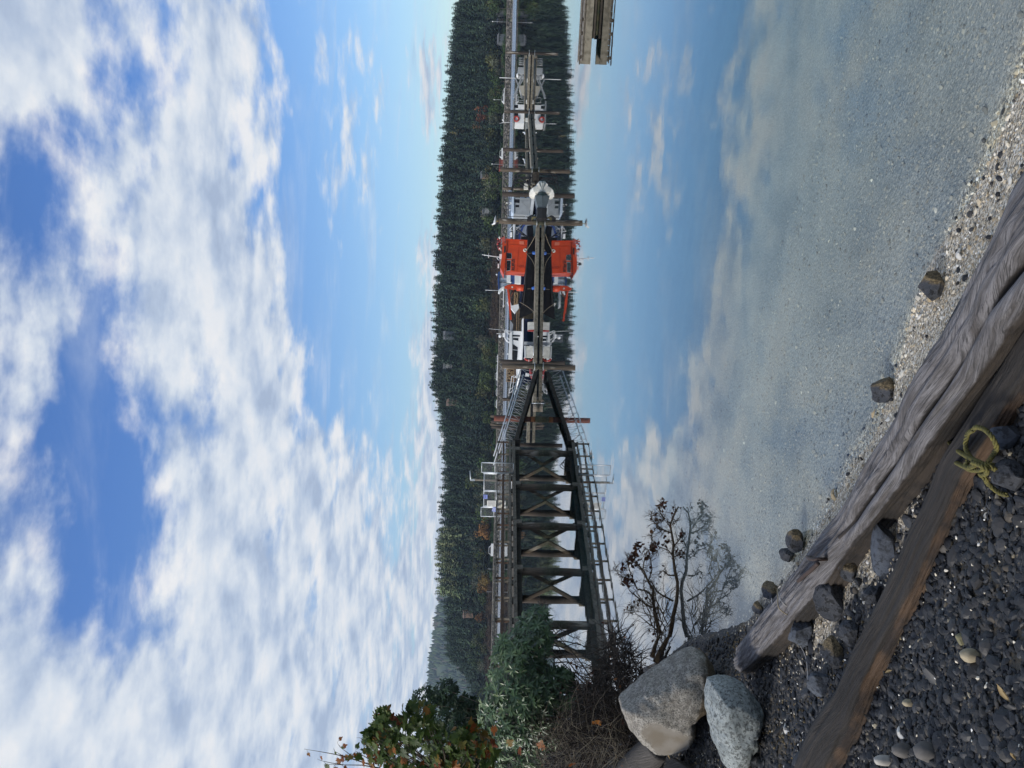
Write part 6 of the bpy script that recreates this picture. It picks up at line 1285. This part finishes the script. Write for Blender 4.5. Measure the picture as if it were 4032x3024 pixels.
# ------------------------------------------------------------------ yellow rope tied round the damp log
zr = zoom(3640, 1600, 4.148); YR = mat('yellow_rope', (.15, .13, .030), .9, (.075, .07, .024), 45)
def rope3(nm, label, px, r_, m, par=None, lifts=None, twist=90.0):
    base_ = [G(*zr(*q_), lift=l_) for q_, l_ in zip(px, lifts or [.05] * len(px))]; pts = []
    for i in range(len(base_) - 1):
        p0, p1, p2, p3 = base_[max(i - 1, 0)], base_[i], base_[i + 1], base_[min(i + 2, len(base_) - 1)]
        for t in np.linspace(0, 1, 12, endpoint=False): pts.append(.5 * ((2 * p1) + (p2 - p0) * t + (2 * p0 - 5 * p1 + 4 * p2 - p3) * t * t + (3 * p1 - p0 - 3 * p2 + p3) * t ** 3))
    pts.append(base_[-1]); res = [pts[0]]
    for a in pts[1:]:
        while (a - res[-1]).length > .008: res.append(res[-1] + (a - res[-1]).normalized() * .008)
    b = MB(); n_ = len(res)
    for s_ in range(3):
        st = []
        for i, q_ in enumerate(res):
            d = (res[min(i + 1, n_ - 1)] - res[max(i - 1, 0)]).normalized(); u = d.orthogonal() if i == 0 else (pu - d * pu.dot(d)); u.normalize(); pu = u; v = d.cross(u); a = twist * i * .008 + s_ * 2.094; st.append(q_ + (u * math.cos(a) + v * math.sin(a)) * r_ * .62)
        b.tube(st, r_ * .50, 6)
    return b
rp = thing('yellow_rope', 'weathered yellow twisted rope looped and knotted round the damp log', 'rope', G(*zr(900, 900), lift=.1))
LIFT = .14
loop = [(870, 340), (980, 370), (1090, 460), (1170, 580), (1190, 700), (1120, 830), (1040, 930), (1000, 960)]
for nm, px, lf in (('loop', [(820, 365)] + loop, [.16, .2, .2, .2, .18, .16, .14, .12, .12]), ('loop', [(800, 390), (730, 440), (690, 540), (680, 640), (720, 750), (780, 840), (840, 880)], [.18, .17, .16, .16, .16, .17, .18]), ('standing_end', [(360, 480), (420, 590), (540, 710), (700, 820), (880, 900), (1050, 970), (1180, 1040), (1290, 1130), (1370, 1270)], [.03, .06, .12, .18, .2, .2, .14, .07, .03]), ('knot', [(400, 850), (520, 920), (660, 990), (780, 1040), (900, 1040), (1020, 1010), (1100, 960), (1250, 980), (1410, 1005)], [.05, .12, .17, .2, .2, .2, .16, .08, .04]), ('knot', [(720, 900), (690, 950), (720, 1010), (820, 960), (780, 910), (850, 930), (960, 990), (1040, 1060), (1000, 1110), (930, 1100)], [.2, .2, .21, .22, .23, .23, .22, .2, .17, .15]), ('tail', [(930, 1110), (1010, 1180), (1060, 1270), (1150, 1360), (1260, 1420), (1360, 1450)], [.15, .13, .08, .05, .035, .03])):
    rope3(nm, '', px, .0120, YR, None, lf).build(nm, YR, rp, rp.location)
# wire lashing on the log end and bark strip
def wire(nm, label, px, r_, m, lifts, cat='wire'):
    q_ = [G(x, y, lift=l_) for (x, y), l_ in zip(px, lifts)]; o = thing(nm, label, cat, q_[0]); pts = []
    for i in range(len(q_) - 1):
        p0, p1, p2, p3 = q_[max(i - 1, 0)], q_[i], q_[i + 1], q_[min(i + 2, len(q_) - 1)]
        for t in np.linspace(0, 1, 8, endpoint=False): pts.append(.5 * ((2 * p1) + (p2 - p0) * t + (2 * p0 - 5 * p1 + 4 * p2 - p3) * t * t + (3 * p1 - p0 - 3 * p2 + p3) * t ** 3))
    b = MB(); b.tube(pts + [q_[-1]], r_, 6); b.build('strand', m, o, q_[0]); return o
zw = zoom(3032, 2274, 2.212)
def zwl(*a): return [zw(*q_) for q_ in a]
WIRE = mat('pale_cord', (.38, .36, .34), .7)
wire('pale_cord', 'pale cord curving off the lashed driftwood end down over the gravel', zwl((15, 180), (30, 260), (90, 360), (190, 440), (250, 560), (310, 680), (330, 800), (330, 960)), .005, WIRE, [.3, .28, .2, .08, .04, .03, .03, .03], 'cord')
wire('pale_cord', 'pale cord looping over the top of the lashed driftwood end', zwl((95, 70), (70, 110), (100, 200), (160, 260), (230, 305), (310, 318)), .005, WIRE, [.33, .34, .33, .25, .12, .05], 'cord')
wire('pale_cord', 'short stiff cord standing across the lashed driftwood end', zwl((65, 90), (68, 180), (80, 270), (170, 330), (270, 345)), .005, ROPE, [.36, .36, .34, .22, .06], 'cord')
zk = zoom(3032, 1524, 2.212)
wire('red_strap', 'rust red bark strap wrapped round the driftwood log', [zk(*q_) for q_ in ((330, 1480), (370, 1500), (430, 1500), (520, 1500))], .016, mat('red_bark', (.050, .030, .024), .8, (.030, .020, .017), 20), [.3, .33, .32, .2], 'strap')
wire('bark_strip', 'orange brown bark strip hanging from the driftwood log end', [zk(*q_) for q_ in ((420, 1535), (360, 1590), (300, 1640), (250, 1690))], .018, MATS['red_bark'], [.33, .33, .32, .3], 'bark')
# ------------------------------------------------------------------ bushes on the left bank
def inside(poly, x, y):
    r_ = False; j = len(poly) - 1
    for i in range(len(poly)):
        xi, yi = poly[i]; xj, yj = poly[j]
        if (yi > y) != (yj > y) and x < (xj - xi) * (y - yi) / (yj - yi) + xi: r_ = not r_
        j = i
    return r_
def fill(poly, n, d0, d1, R_):
    """points through a bush whose silhouette is poly (pixels) and whose body runs from depth d0 to d1"""
    xs_ = [a for a, _ in poly]; ys_ = [c for _, c in poly]; o = []
    while len(o) < n:
        X, Y = R_.uniform(min(xs_), max(xs_)), R_.uniform(min(ys_), max(ys_))
        if inside(poly, X, Y):
            e_ = min(math.hypot(X - (a[0] + (c[0] - a[0]) * t), Y - (a[1] + (c[1] - a[1]) * t)) for a, c in zip(poly, poly[1:] + poly[:1]) for t in (0, .25, .5, .75))
            f = min(1, e_ / 130) ** .5; m_ = (d0 + d1) / 2; hw_ = (d1 - d0) / 2 * (.12 + .88 * f); u = R_.random(); d = m_ - hw_ * (1 - 2 * u ** 1.6) if True else m_
            o.append((P(X, Y, d), (X, Y), f, u))
    return o
def leaf_mesh(V, Fc, Tn, base, dirv, nrm, L, W_, tint, bend=.25, segs=4, fold=.35):
    d = dirv.normalized(); n = nrm - d * nrm.dot(d)
    if n.length < 1e-4: n = d.orthogonal()
    n.normalize(); s = d.cross(n); o = len(V); prof = [.12, .75, 1.0, .62, .0]
    for i in range(segs + 1):
        t = i / segs; c = base + d * (L * t) - n * (bend * L * t * t); w_ = W_ / 2 * prof[i]
        V.append(c + s * w_ + n * (fold * w_)); V.append(c); V.append(c - s * w_ + n * (fold * w_)); Tn.extend([tint, min(1, tint + .12), tint])
        if i:
            a = o + (i - 1) * 3; Fc.append((a, a + 1, a + 4, a + 3)); Fc.append((a + 1, a + 2, a + 5, a + 4))
def shrub(name, label, cat, poly, n, d0, d1, L, m, stems, seed, per=(7, 10), tintf=None, wr=.30, trunk=None, droop=.35):
    R_ = random.Random(seed); pts = fill(poly, n, d0, d1, R_); cen = sum((p_ for p_, *_ in pts), Vector()) / len(pts)
    o = thing(name, label, cat, trunk or cen); V = []; Fc = []; Tn = []
    for p_, px, f, u in pts:
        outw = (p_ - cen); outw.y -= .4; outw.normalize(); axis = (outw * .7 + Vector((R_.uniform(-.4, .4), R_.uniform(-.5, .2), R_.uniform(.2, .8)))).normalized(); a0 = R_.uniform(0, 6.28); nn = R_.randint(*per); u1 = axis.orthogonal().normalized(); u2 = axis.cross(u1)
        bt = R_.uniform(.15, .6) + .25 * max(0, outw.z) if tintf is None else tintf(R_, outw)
        for j in range(nn):
            a = a0 + 6.283 * j / nn + R_.uniform(-.3, .3); rd_ = u1 * math.cos(a) + u2 * math.sin(a); k_ = R_.uniform(.15, .9)
            dv = (rd_ + axis * k_ * .7 - Vector((0, 0, droop * R_.random()))).normalized(); leaf_mesh(V, Fc, Tn, p_ - axis * .02 + axis * (.05 * k_), dv, axis, L * R_.uniform(.65, 1.15), L * wr * R_.uniform(.8, 1.2), min(1, max(0, bt + R_.uniform(-.12, .15))), R_.uniform(.05, .4))
    me_V = np.array([tuple(v - o.location) for v in V]); ob = npmesh('foliage', me_V, np.array(Fc), m, o, True, attr={'tint': Tn})
    # stems: from the trunk foot out to a share of the leaf clusters
    b = MB(); foot = trunk or Vector((cen.x, cen.y, hz(cen.x, cen.y)))
    heads = R_.sample(pts, min(stems, len(pts)))
    for p_, *_ in heads:
        mid = foot.lerp(p_, .55) + Vector((R_.uniform(-.15, .15), R_.uniform(-.15, .15), R_.uniform(0, .25))); c2 = foot.lerp(p_, .3) + Vector((0, 0, .1)); b.tube([foot + Vector((R_.uniform(-.08, .08), R_.uniform(-.08, .08), -.1)), c2, mid, p_], [.022, .016, .010, .004], 5)
    b.build('stem', BARK, o, o.location); return o
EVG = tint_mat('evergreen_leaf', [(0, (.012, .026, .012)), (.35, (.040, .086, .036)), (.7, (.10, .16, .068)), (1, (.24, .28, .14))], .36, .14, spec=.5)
MAP = tint_mat('maple_leaf', [(0, (.024, .050, .010)), (.45, (.075, .115, .022)), (.62, (.13, .135, .026)), (.78, (.24, .135, .025)), (.92, (.30, .095, .02)), (1, (.20, .05, .018))], .5, .35)
DRK = tint_mat('dark_small_leaf', [(0, (.008, .018, .009)), (.5, (.022, .046, .020)), (1, (.055, .085, .040))], .5, .1)
pS = [(2095, 2395), (2138, 2402), (2150, 2425), (2182, 2475), (2176, 2525), (2168, 2570), (2138, 2616), (2170, 2635), (2236, 2641), (2243, 2670), (2225, 2710), (2265, 2738), (2286, 2767), (2240, 2800), (2195, 2812), (2189, 2876), (2192, 2941), (2150, 2966), (2120, 3050), (1903, 3050), (1888, 2894), (1890, 2785), (1930, 2695), (1939, 2597), (1968, 2514), (2040, 2467), (2051, 2438)]
ft = P(2330, 2860, 12.6); ft.z = hz(ft.x, ft.y) - .05
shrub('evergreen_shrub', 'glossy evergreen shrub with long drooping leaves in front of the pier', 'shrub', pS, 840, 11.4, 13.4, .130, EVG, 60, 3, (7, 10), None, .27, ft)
pE = [(1620, 2742), (1668, 2700), (1690, 2692), (1705, 2740), (1728, 2690), (1752, 2678), (1784, 2680), (1800, 2705), (1835, 2745), (1885, 2752), (1900, 2850), (1880, 3050), (1700, 3050), (1640, 2840), (1600, 2790)]
fe = P(2380, 2900, 15.0); fe.z = hz(fe.x, fe.y) - .05
shrub('small_leaf_tree', 'dark small-leaved evergreen tree rising behind the autumn maple', 'tree', pE, 1000, 14.2, 16.0, .085, DRK, 40, 4, (5, 8), None, .42, fe)
# maple with broad lobed leaves
LOBE = [(0, 0), (.10, -.02), (.16, -.20), (.30, -.14), (.33, .06), (.52, .02), (.46, .20), (.62, .34), (.42, .38), (.44, .56), (.28, .48), (.20, .62), (.16, .80), (.0, 1.0)]
LOBE = LOBE + [(-x, y) for x, y in LOBE[-2:0:-1]]
def maple_leaf(V, Fc, Tn, base, d, n, S_, tint, R_):
    n = (n - d * n.dot(d)); n.normalize(); s = d.cross(n); o = len(V); V.append(base + d * S_ * .32 + n * .0); Tn.append(tint)
    cu = R_.uniform(-.25, .35)
    for x, y in LOBE: V.append(base + s * (x * S_ * .85) + d * (y * S_) - n * (cu * S_ * (x * x + (y - .3) ** 2)) + n * R_.uniform(-.015, .015) * S_ * 2); Tn.append(min(1, max(0, tint + R_.uniform(-.06, .06) + .05 * abs(x))))
    k_ = len(LOBE)
    for i in range(k_): Fc.append((o, o + 1 + i, o + 1 + (i + 1) % k_))
pM = [(1490, 2772), (1520, 2780), (1550, 2808), (1546, 2838), (1568, 2800), (1600, 2776), (1640, 2770), (1690, 2790), (1740, 2860), (1800, 2850), (1880, 2860), (1930, 2900), (1960, 3060), (1500, 3060), (1475, 2985), (1430, 2960), (1425, 2900), (1462, 2840)]
R_ = random.Random(9); foot = P(2520, 3330, 10.4); foot.z = hz(foot.x, foot.y) - .1
mp = thing('maple_tree', 'young broadleaf maple turning orange at the left edge, leafy twigs against the sky', 'tree', foot); V = []; Fc = []; Tn = []; tw = MB()
ptsM = fill(pM, 560, 9.4, 11.0, R_); cenM = sum((p_ for p_, *_ in ptsM), Vector()) / len(ptsM)
lower = lambda px: max(0, (px[0] - 1600) / 350)
for p_, px, f, u in ptsM:
    d = Vector((R_.uniform(-1, 1), R_.uniform(-.8, .3), R_.uniform(-1.0, .35))).normalized(); n = Vector((R_.uniform(-.5, .5), R_.uniform(-1.0, -.1), R_.uniform(.1, 1.0))).normalized()
    t_ = R_.uniform(.05, .5); q_ = R_.random(); edge = (1 - f)
    if q_ < .05 + .16 * edge + .06 * lower(px): t_ = R_.uniform(.62, 1.0)
    maple_leaf(V, Fc, Tn, p_, d, n, R_.uniform(.085, .165), t_, R_)
hub = P(1850, 3120, 10.3)
tw.tube([foot, foot.lerp(hub, .5) + Vector((.05, 0, .05)), hub], [.06, .05, .04], 8)
for p_, px, f, u in R_.sample(ptsM, 90): m_ = hub.lerp(p_, .5) + Vector((R_.uniform(-.1, .1), R_.uniform(-.1, .1), R_.uniform(.0, .2))); tw.tube([hub, m_, p_], [.014, .008, .003], 5)
z6 = zoom(1150, 2424, 2.765)
def twig(px, d, r0=.009, leaves=4, tmin=.55, size=(.06, .11), tip=True):
    q_ = [P(*z6(*a), d + R_.uniform(-.1, .1)) for a in px]; tw.tube(q_, [r0 * (1 - .8 * i / (len(q_) - 1)) for i in range(len(q_))], 5)
    for i in range(leaves):
        k_ = R_.randint(1, len(q_) - 1); b_ = q_[k_ - 1].lerp(q_[k_], R_.random()); d_ = Vector((R_.uniform(-1, 1), R_.uniform(-.5, .3), R_.uniform(-1, .2))).normalized(); st = b_ + d_ * .05; tw.tube([b_, st], [.002, .002], 4)
        maple_leaf(V, Fc, Tn, st, (d_ + Vector((0, 0, -.4))).normalized(), Vector((R_.uniform(-.6, .6), -.8, R_.uniform(-.2, .8))).normalized(), R_.uniform(*size), R_.uniform(tmin, 1.0) if R_.random() < .7 else R_.uniform(.2, .5), R_)
twig([(900, 1640), (720, 1580), (560, 1530), (440, 1505), (300, 1480), (130, 1452)], 10.2, .010, 9, .7, (.035, .07)); twig([(950, 1659), (760, 1628), (560, 1625), (360, 1620)], 10.1, .009, 3, .7, (.04, .07)); twig([(560, 1625), (430, 1605), (320, 1580), (270, 1560)], 10.1, .006, 5, .7, (.05, .10)); twig([(700, 1560), (600, 1490), (520, 1430), (490, 1380)], 10.3, .006, 5, .75, (.05, .08)); twig([(560, 1530), (470, 1480), (450, 1440)], 10.3, .004, 3, .75, (.04, .06)); twig([(980, 1560), (880, 1450), (800, 1370), (740, 1330), (700, 1330)], 10.3, .007, 8, .45, (.07, .12)); twig([(1000, 1480), (900, 1390), (830, 1300), (800, 1240)], 10.4, .007, 9, .4, (.08, .13)); twig([(900, 1600), (800, 1540), (700, 1480), (640, 1520)], 10.2, .007, 10, .45, (.08, .13)); twig([(1040, 1350), (960, 1280), (900, 1200), (860, 1100)], 10.4, .007, 10, .35, (.09, .14)); twig([(1060, 1250), (1000, 1120), (970, 1020)], 10.4, .007, 10, .3, (.10, .15))
npmesh('foliage', np.array([tuple(v - foot) for v in V]), np.array(Fc), MAP, mp, False, attr={'tint': Tn}); tw.build('branch', BARK, mp, foot)
# fallen leaves caught in the shrub and on the gravel
def litter(label, X, Y, d, S_, tint, name='maple_leaf'):
    base_ = P(X, Y, d) if d else G(X, Y, .02); V2 = []; F2 = []; T2 = []; dd = Vector((rnd.uniform(-1, 1), rnd.uniform(-.5, .2), rnd.uniform(-.6, .4))).normalized(); nn = Vector((rnd.uniform(-.3, .3), -1, .5)) if d else Vector((rnd.uniform(-.3, .3), -.3, 1))
    if not d: dd.z *= .2; dd.normalize()
    maple_leaf(V2, F2, T2, Vector(), dd, nn.normalized(), S_, tint, rnd); o = npmesh(name, np.array([tuple(v) for v in V2]), np.array(F2), MAP, None, False, attr={'tint': T2}, loc=base_); tag(o, label, 'leaf'); return o
litter('bright orange dead leaf caught low in the evergreen shrub', 2130, 2945, 11.2, .16, .9); litter('small rust leaf high in the evergreen shrub', 1945, 2862, 11.2, .13, .92); litter('orange leaf lying on the bramble tangle', 2342, 2838, 10.6, .15, .86); litter('yellow leaf at the foot of the evergreen shrub', 2000, 2930, 11.2, .13, .74); litter('brown leaf in the grass at the left edge', 2255, 3005, 10.6, .13, .95); litter('orange leaf at the upper left of the evergreen shrub', 1915, 2940, 11.2, .16, .84); litter('reddish leaf halfway down the evergreen shrub', 2045, 2950, 11.2, .12, .97); STRAWL = tint_mat('straw_leaf', [(0, (.17, .115, .05)), (1, (.38, .29, .15))], .7, .15)
for (X, Y, L_, dv, lab) in ((3985, 2765, .085, (.9, .35, .25), 'pale curled leaf on the gravel at the bottom edge'), (4010, 2995, .06, (.8, -.4, .3), 'small curled leaf at the bottom left corner of the gravel'), (3515, 2640, .05, (-.5, .6, .2), 'yellow leaf tucked against the damp log'), (2640, 2990, .09, (.7, .2, .1), 'crumpled pale leaf on the grey log stub')):
    V2 = []; F2 = []; T2 = []
    for k_ in range(2): leaf_mesh(V2, F2, T2, Vector((0, .006 * k_, 0)), Vector(dv) + Vector((0, .2 * k_, 0)), Vector((.1, -.2, 1)), L_ * (1 - .2 * k_), L_ * .32, .6 - .3 * k_, -.35, 4, .8)
    o = npmesh('dead_leaf', np.array([tuple(v) for v in V2]), np.array(F2), STRAWL, None, True, attr={'tint': T2}, loc=G(X, Y, .022)); tag(o, lab, 'leaf')
# brambles and dead twigs
TWD = mat('dark_twig', (.014, .011, .010), .9, (.034, .026, .020), 8); TWG = mat('grey_twig', (.062, .050, .041), .9, (.11, .09, .075), 8); TWB = mat('mossy_twig', (.095, .064, .036), .9, (.15, .11, .065), 10); TWR = mat('brown_twig', (.070, .046, .030), .9, (.12, .085, .055), 8)
DRY = tint_mat('dry_leaf', [(0, (.03, .012, .008)), (.5, (.075, .030, .020)), (1, (.14, .07, .035))], .8, .2)
def wander(b, p_, d, L, r0, R_, n=9, curl=.35, grav=-.06, mi=0, kids=0, kidL=.5, leaves=None):
    pts = [p_.copy()]; d = d.normalized(); st = L / n
    for i in range(n):
        d = (d + Vector((R_.uniform(-curl, curl), R_.uniform(-curl, curl), R_.uniform(-curl, curl) + grav))).normalized(); pts.append(pts[-1] + d * st)
    b.tube(pts, [r0 * (1 - .85 * i / n) for i in range(n + 1)], 4 if r0 < .006 else 6, mi)
    for _ in range(kids):
        k_ = R_.randint(1, n - 1); dv = (pts[k_ + 1] - pts[k_]).normalized(); nd = (dv + Vector((R_.uniform(-1, 1), R_.uniform(-1, 1), R_.uniform(-.7, 1)))).normalized(); wander(b, pts[k_], nd, L * kidL * R_.uniform(.5, 1.1), r0 * .5 * (1 - .5 * k_ / n), R_, max(4, n - 2), curl * 1.1, grav, mi, max(0, kids - 2), kidL, leaves)
    if leaves is not None and R_.random() < .35: leaves.append(pts[-1])
    return pts
z0 = zoom(2100, 2350, 2.462); R_ = random.Random(17)
bank = P(*z0(640, 1250), 11.4); br_ = thing('bramble_thicket', 'dark tangled thicket of leafless brambles beside the granite boulder', 'bramble', (bank.x, bank.y, hz(bank.x, bank.y)))
bd = MB(); bg = MB(); lv = []
dark_poly = [(760, 290), (860, 340), (1000, 520), (1050, 700), (1120, 880), (1000, 1000), (900, 1060), (880, 1250), (1000, 1450), (1000, 1560), (300, 1660), (150, 1660), (260, 1400), (300, 1250), (400, 1050), (460, 900), (560, 780), (650, 640), (720, 450)]
pz = [z0(*q_) for q_ in dark_poly]; ptsB = fill(pz, 1500, 10.6, 13.0, R_)
for p_, px, f, u in ptsB:
    lowp = sstep(2350, 2560, px[0]); g_ = px[1] > 2820
    tgt = bg if (R_.random() < (.16 if g_ else .03)) else bd
    wander(tgt, p_, Vector((R_.uniform(-.9, .6), R_.uniform(-.5, .5), R_.uniform(-.4, .9))), R_.uniform(.25, .7), R_.uniform(.004, .011), R_, 8, .32, -.05, 0, 1, .6, lv)
for (x, y), (x2, y2), r_ in (((690, 1000), (775, 280), .022), ((560, 980), (700, 600), .014), ((860, 980), (760, 470), .012), ((1150, 880), (1330, 480), .04), ((1030, 880), (1050, 560), .022), ((1160, 860), (1260, 560), .03), ((470, 1000), (400, 760), .014), ((400, 820), (380, 760), .03), ((1000, 980), (1060, 700), .03), ((930, 900), (800, 620), .010)):
    a, c = P(*z0(x, y), 12.4), P(*z0(x2, y2), 12.7); wander_pts = [a, a.lerp(c, .3) + Vector((R_.uniform(-.03, .03), 0, 0)), a.lerp(c, .65) + Vector((R_.uniform(-.04, .04), 0, 0)), c]; bd.tube(wander_pts, [r_, r_ * .85, r_ * .6, r_ * .35], 7)
    for _ in range(12): q_ = a.lerp(c, R_.uniform(.2, 1)); wander(bd, q_, Vector((R_.uniform(-1, 1), R_.uniform(-.6, .6), R_.uniform(-.3, .8))), R_.uniform(.2, .6), max(.006, r_ * .25), R_, 7, .4, 0, 0, 2, .6, lv)
bd.build('twigs', TWD, br_, br_.location); bg.build('dry_stems', TWG, br_, br_.location)
def leaf_bits(pts, m, par, seed, S_=(.03, .07)):
    R2 = random.Random(seed); V2 = []; F2 = []; T2 = []
    for p_ in pts: leaf_mesh(V2, F2, T2, p_, Vector((R2.uniform(-1, 1), R2.uniform(-1, 1), R2.uniform(-1, .2))), Vector((R2.uniform(-1, 1), -.6, R2.uniform(-.3, 1))), R2.uniform(*S_), R2.uniform(*S_) * .7, R2.random(), R2.uniform(.2, .8))
    return npmesh('dry_leaves', np.array([tuple(v - par.location) for v in V2]), np.array(F2), m, par, False, attr={'tint': T2})
leaf_bits(R_.sample(lv, min(150, len(lv))), DRY, br_, 5)
# grey stems standing before the pier
gs = thing('bare_shrub', 'bare grey-brown shrub with fine twigs between the evergreen and the pier reflection', 'shrub', P(*z0(230, 760), 13.2)); b = MB()
for px in ([(230, 760), (205, 640), (185, 500), (190, 420), (200, 360)], [(210, 640), (320, 630), (400, 660), (480, 700), (560, 660)], [(195, 470), (290, 490), (420, 440), (540, 510)], [(200, 380), (300, 350), (400, 400), (450, 395)], [(190, 430), (310, 430), (440, 460), (530, 490)], [(230, 750), (190, 640), (150, 600)], [(200, 600), (290, 560), (380, 560), (460, 530)], [(200, 370), (260, 320), (370, 340)], [(230, 760), (330, 720), (450, 740), (540, 760)], [(40, 40), (80, 100), (110, 70)]):
    q_ = [P(*z0(*a), 13.2 + R_.uniform(-.15, .15)) for a in px]; b.tube(q_, [.014 * (1 - .75 * i / (len(q_) - 1)) for i in range(len(q_))], 6)
    for _ in range(7): k_ = R_.randint(0, len(q_) - 2); wander(b, q_[k_].lerp(q_[k_ + 1], R_.random()), Vector((R_.uniform(-.2, 1), R_.uniform(-.5, .5), R_.uniform(-.7, .7))), R_.uniform(.15, .5), .0055, R_, 7, .35, 0, 0, 2, .6)
b.build('stems', TWG, gs, gs.location)
# dead bush reaching out over the water
z7 = zoom(2350, 1900, 2.765); db = thing('dead_bush', 'leafless brown bush reaching out over the calm water', 'shrub', P(*z7(800, 1640), 13.0)); b = MB(); bt = MB(); lv = []
LIMBS = [([(640, 1960), (700, 1820), (760, 1720), (795, 1660)], .05), ([(600, 1900), (640, 1760), (690, 1640)], .035), ([(790, 1680), (815, 1560), (830, 1450), (865, 1300), (878, 1180), (880, 1080), (850, 960), (830, 800), (835, 660), (812, 545), (800, 450), (850, 330), (888, 265)], .028), ([(690, 1640), (650, 1500), (630, 1420), (612, 1250), (620, 1180), (560, 1080), (510, 960), (440, 890), (400, 860)], .024), ([(600, 1360), (520, 1320), (445, 1250), (360, 1180), (330, 1130)], .012), ([(612, 1250), (540, 1180), (440, 1160), (370, 1000), (330, 860), (340, 800)], .012), ([(830, 1290), (700, 1220), (650, 1180), (600, 1090), (540, 1050), (470, 930)], .013), ([(850, 1010), (780, 1010), (730, 960), (680, 970)], .012), ([(812, 545), (730, 520), (660, 470), (620, 430), (590, 370), (600, 310)], .011), ([(730, 520), (660, 500), (640, 440)], .007), ([(830, 800), (780, 740), (690, 700), (650, 760)], .009), ([(840, 690), (900, 620), (930, 560), (925, 530)], .010), ([(835, 810), (890, 790), (915, 770)], .009), ([(810, 470), (860, 430), (865, 415)], .005), ([(740, 400), (690, 330), (680, 270), (720, 205)], .011), ([(790, 470), (740, 410), (720, 400)], .006), ([(400, 860), (360, 830), (350, 780)], .008), ([(560, 1080), (600, 950), (590, 850), (560, 740), (520, 700)], .008), ([(500, 960), (520, 820), (540, 760), (600, 700), (650, 660)], .008), ([(600, 650), (600, 560), (650, 480), (660, 400)], .006), ([(690, 1640), (590, 1550), (580, 1400), (600, 1340)], .008), ([(250, 1030), (210, 960), (200, 900)], .004), ([(370, 1000), (300, 1030), (255, 1030)], .006), ([(360, 1400), (380, 1360), (470, 1310)], .006), ([(395, 1440), (350, 1390), (380, 1350)], .006)]
for px, r_ in LIMBS:
    dd = 13.0 + R_.uniform(-.12, .12); q_ = [P(*z7(*a), dd + R_.uniform(-.06, .06)) for a in px]; n_ = len(q_); b.tube(q_, [1.35 * r_ * (1 - .68 * i / (n_ - 1)) for i in range(n_)], 7, jit=.18)
    L_ = sum((q_[i + 1] - q_[i]).length for i in range(n_ - 1))
    for _ in range(int(10 + L_ * 20)):
        k_ = R_.randint(0, n_ - 2); st = q_[k_].lerp(q_[k_ + 1], R_.random()); dv = (q_[k_ + 1] - q_[k_]).normalized()
        wander(bt, st, dv * .5 + Vector((R_.uniform(-.9, .9), R_.uniform(-.6, .6), R_.uniform(-.7, .9))), R_.uniform(.06, .26), R_.uniform(.0035, .008), R_, 6, .5, 0, 0, 4, .6, lv)
for _ in range(26):
    st = P(*z7(R_.uniform(560, 820), R_.uniform(1380, 1720)), 13.0 + R_.uniform(-.3, .3)); wander(bt if _ % 2 else b, st, Vector((R_.uniform(.3, 1.0), R_.uniform(-.5, .5), R_.uniform(-.15, .65))), R_.uniform(.4, 1.1), R_.uniform(.006, .013), R_, 10, .34, -.02, 0, 4, .5, lv)
b.build('limb', TWB, db, db.location); bt.build('twigs', TWR, db, db.location)
lp_ = [P(*z7(x, y), 13.0) + Vector((R_.uniform(-.05, .05), R_.uniform(-.05, .05), R_.uniform(-.05, .05))) for (x, y) in [(380, 800), (400, 780), (360, 850), (420, 830), (300, 1040), (320, 1080), (340, 1040), (290, 980), (275, 940), (420, 690), (440, 710), (460, 660), (590, 740), (600, 720), (730, 650), (740, 660), (900, 780), (920, 770), (920, 550), (915, 600), (640, 680), (350, 900), (680, 260), (720, 240), (650, 400), (300, 1110), (330, 1100)] for _ in range(6)]
leaf_bits(lp_ + R_.sample(lv, min(60, len(lv))), DRY, db, 8, (.04, .10))
# thin dry grass in front of the thicket
b = MB()
for i in range(170):
    p_ = P(*z0(R_.uniform(0, 900), R_.uniform(1250, 1680)), R_.uniform(9.9, 11.2)); wander(b, p_, Vector((R_.uniform(-1, 1), R_.uniform(-.3, .3), R_.uniform(-.2, .8))), R_.uniform(.25, .9), R_.uniform(.0018, .0034), R_, 9, .18, -.05)
o = b.build('dry_grass', mat('straw', (.22, .19, .14), .9, (.14, .12, .085), 6)); tag(o, 'thin straw-coloured dry stems in front of the thicket', kind='stuff')
# green ground growth under the bushes
# ------------------------------------------------------------------ air between here and the far hills
b = MB(); b.box((-2400, -60, -11), (2400, 3200, 330)); hzm = bpy.data.materials.new('air'); hzm.use_nodes = True; t = NT(hzm.node_tree); t.n.remove(t.n['Principled BSDF'])
pv = t.new('ShaderNodeVolumePrincipled'); pv.inputs['Color'].default_value = (.62, .76, 1.0, 1); pv.inputs['Density'].default_value = .00011; pv.inputs['Anisotropy'].default_value = .2
t.l.new(pv.outputs[0], t.n['Material Output'].inputs['Volume']); hzo = b.build('haze', hzm); tag(hzo, kind='stuff')
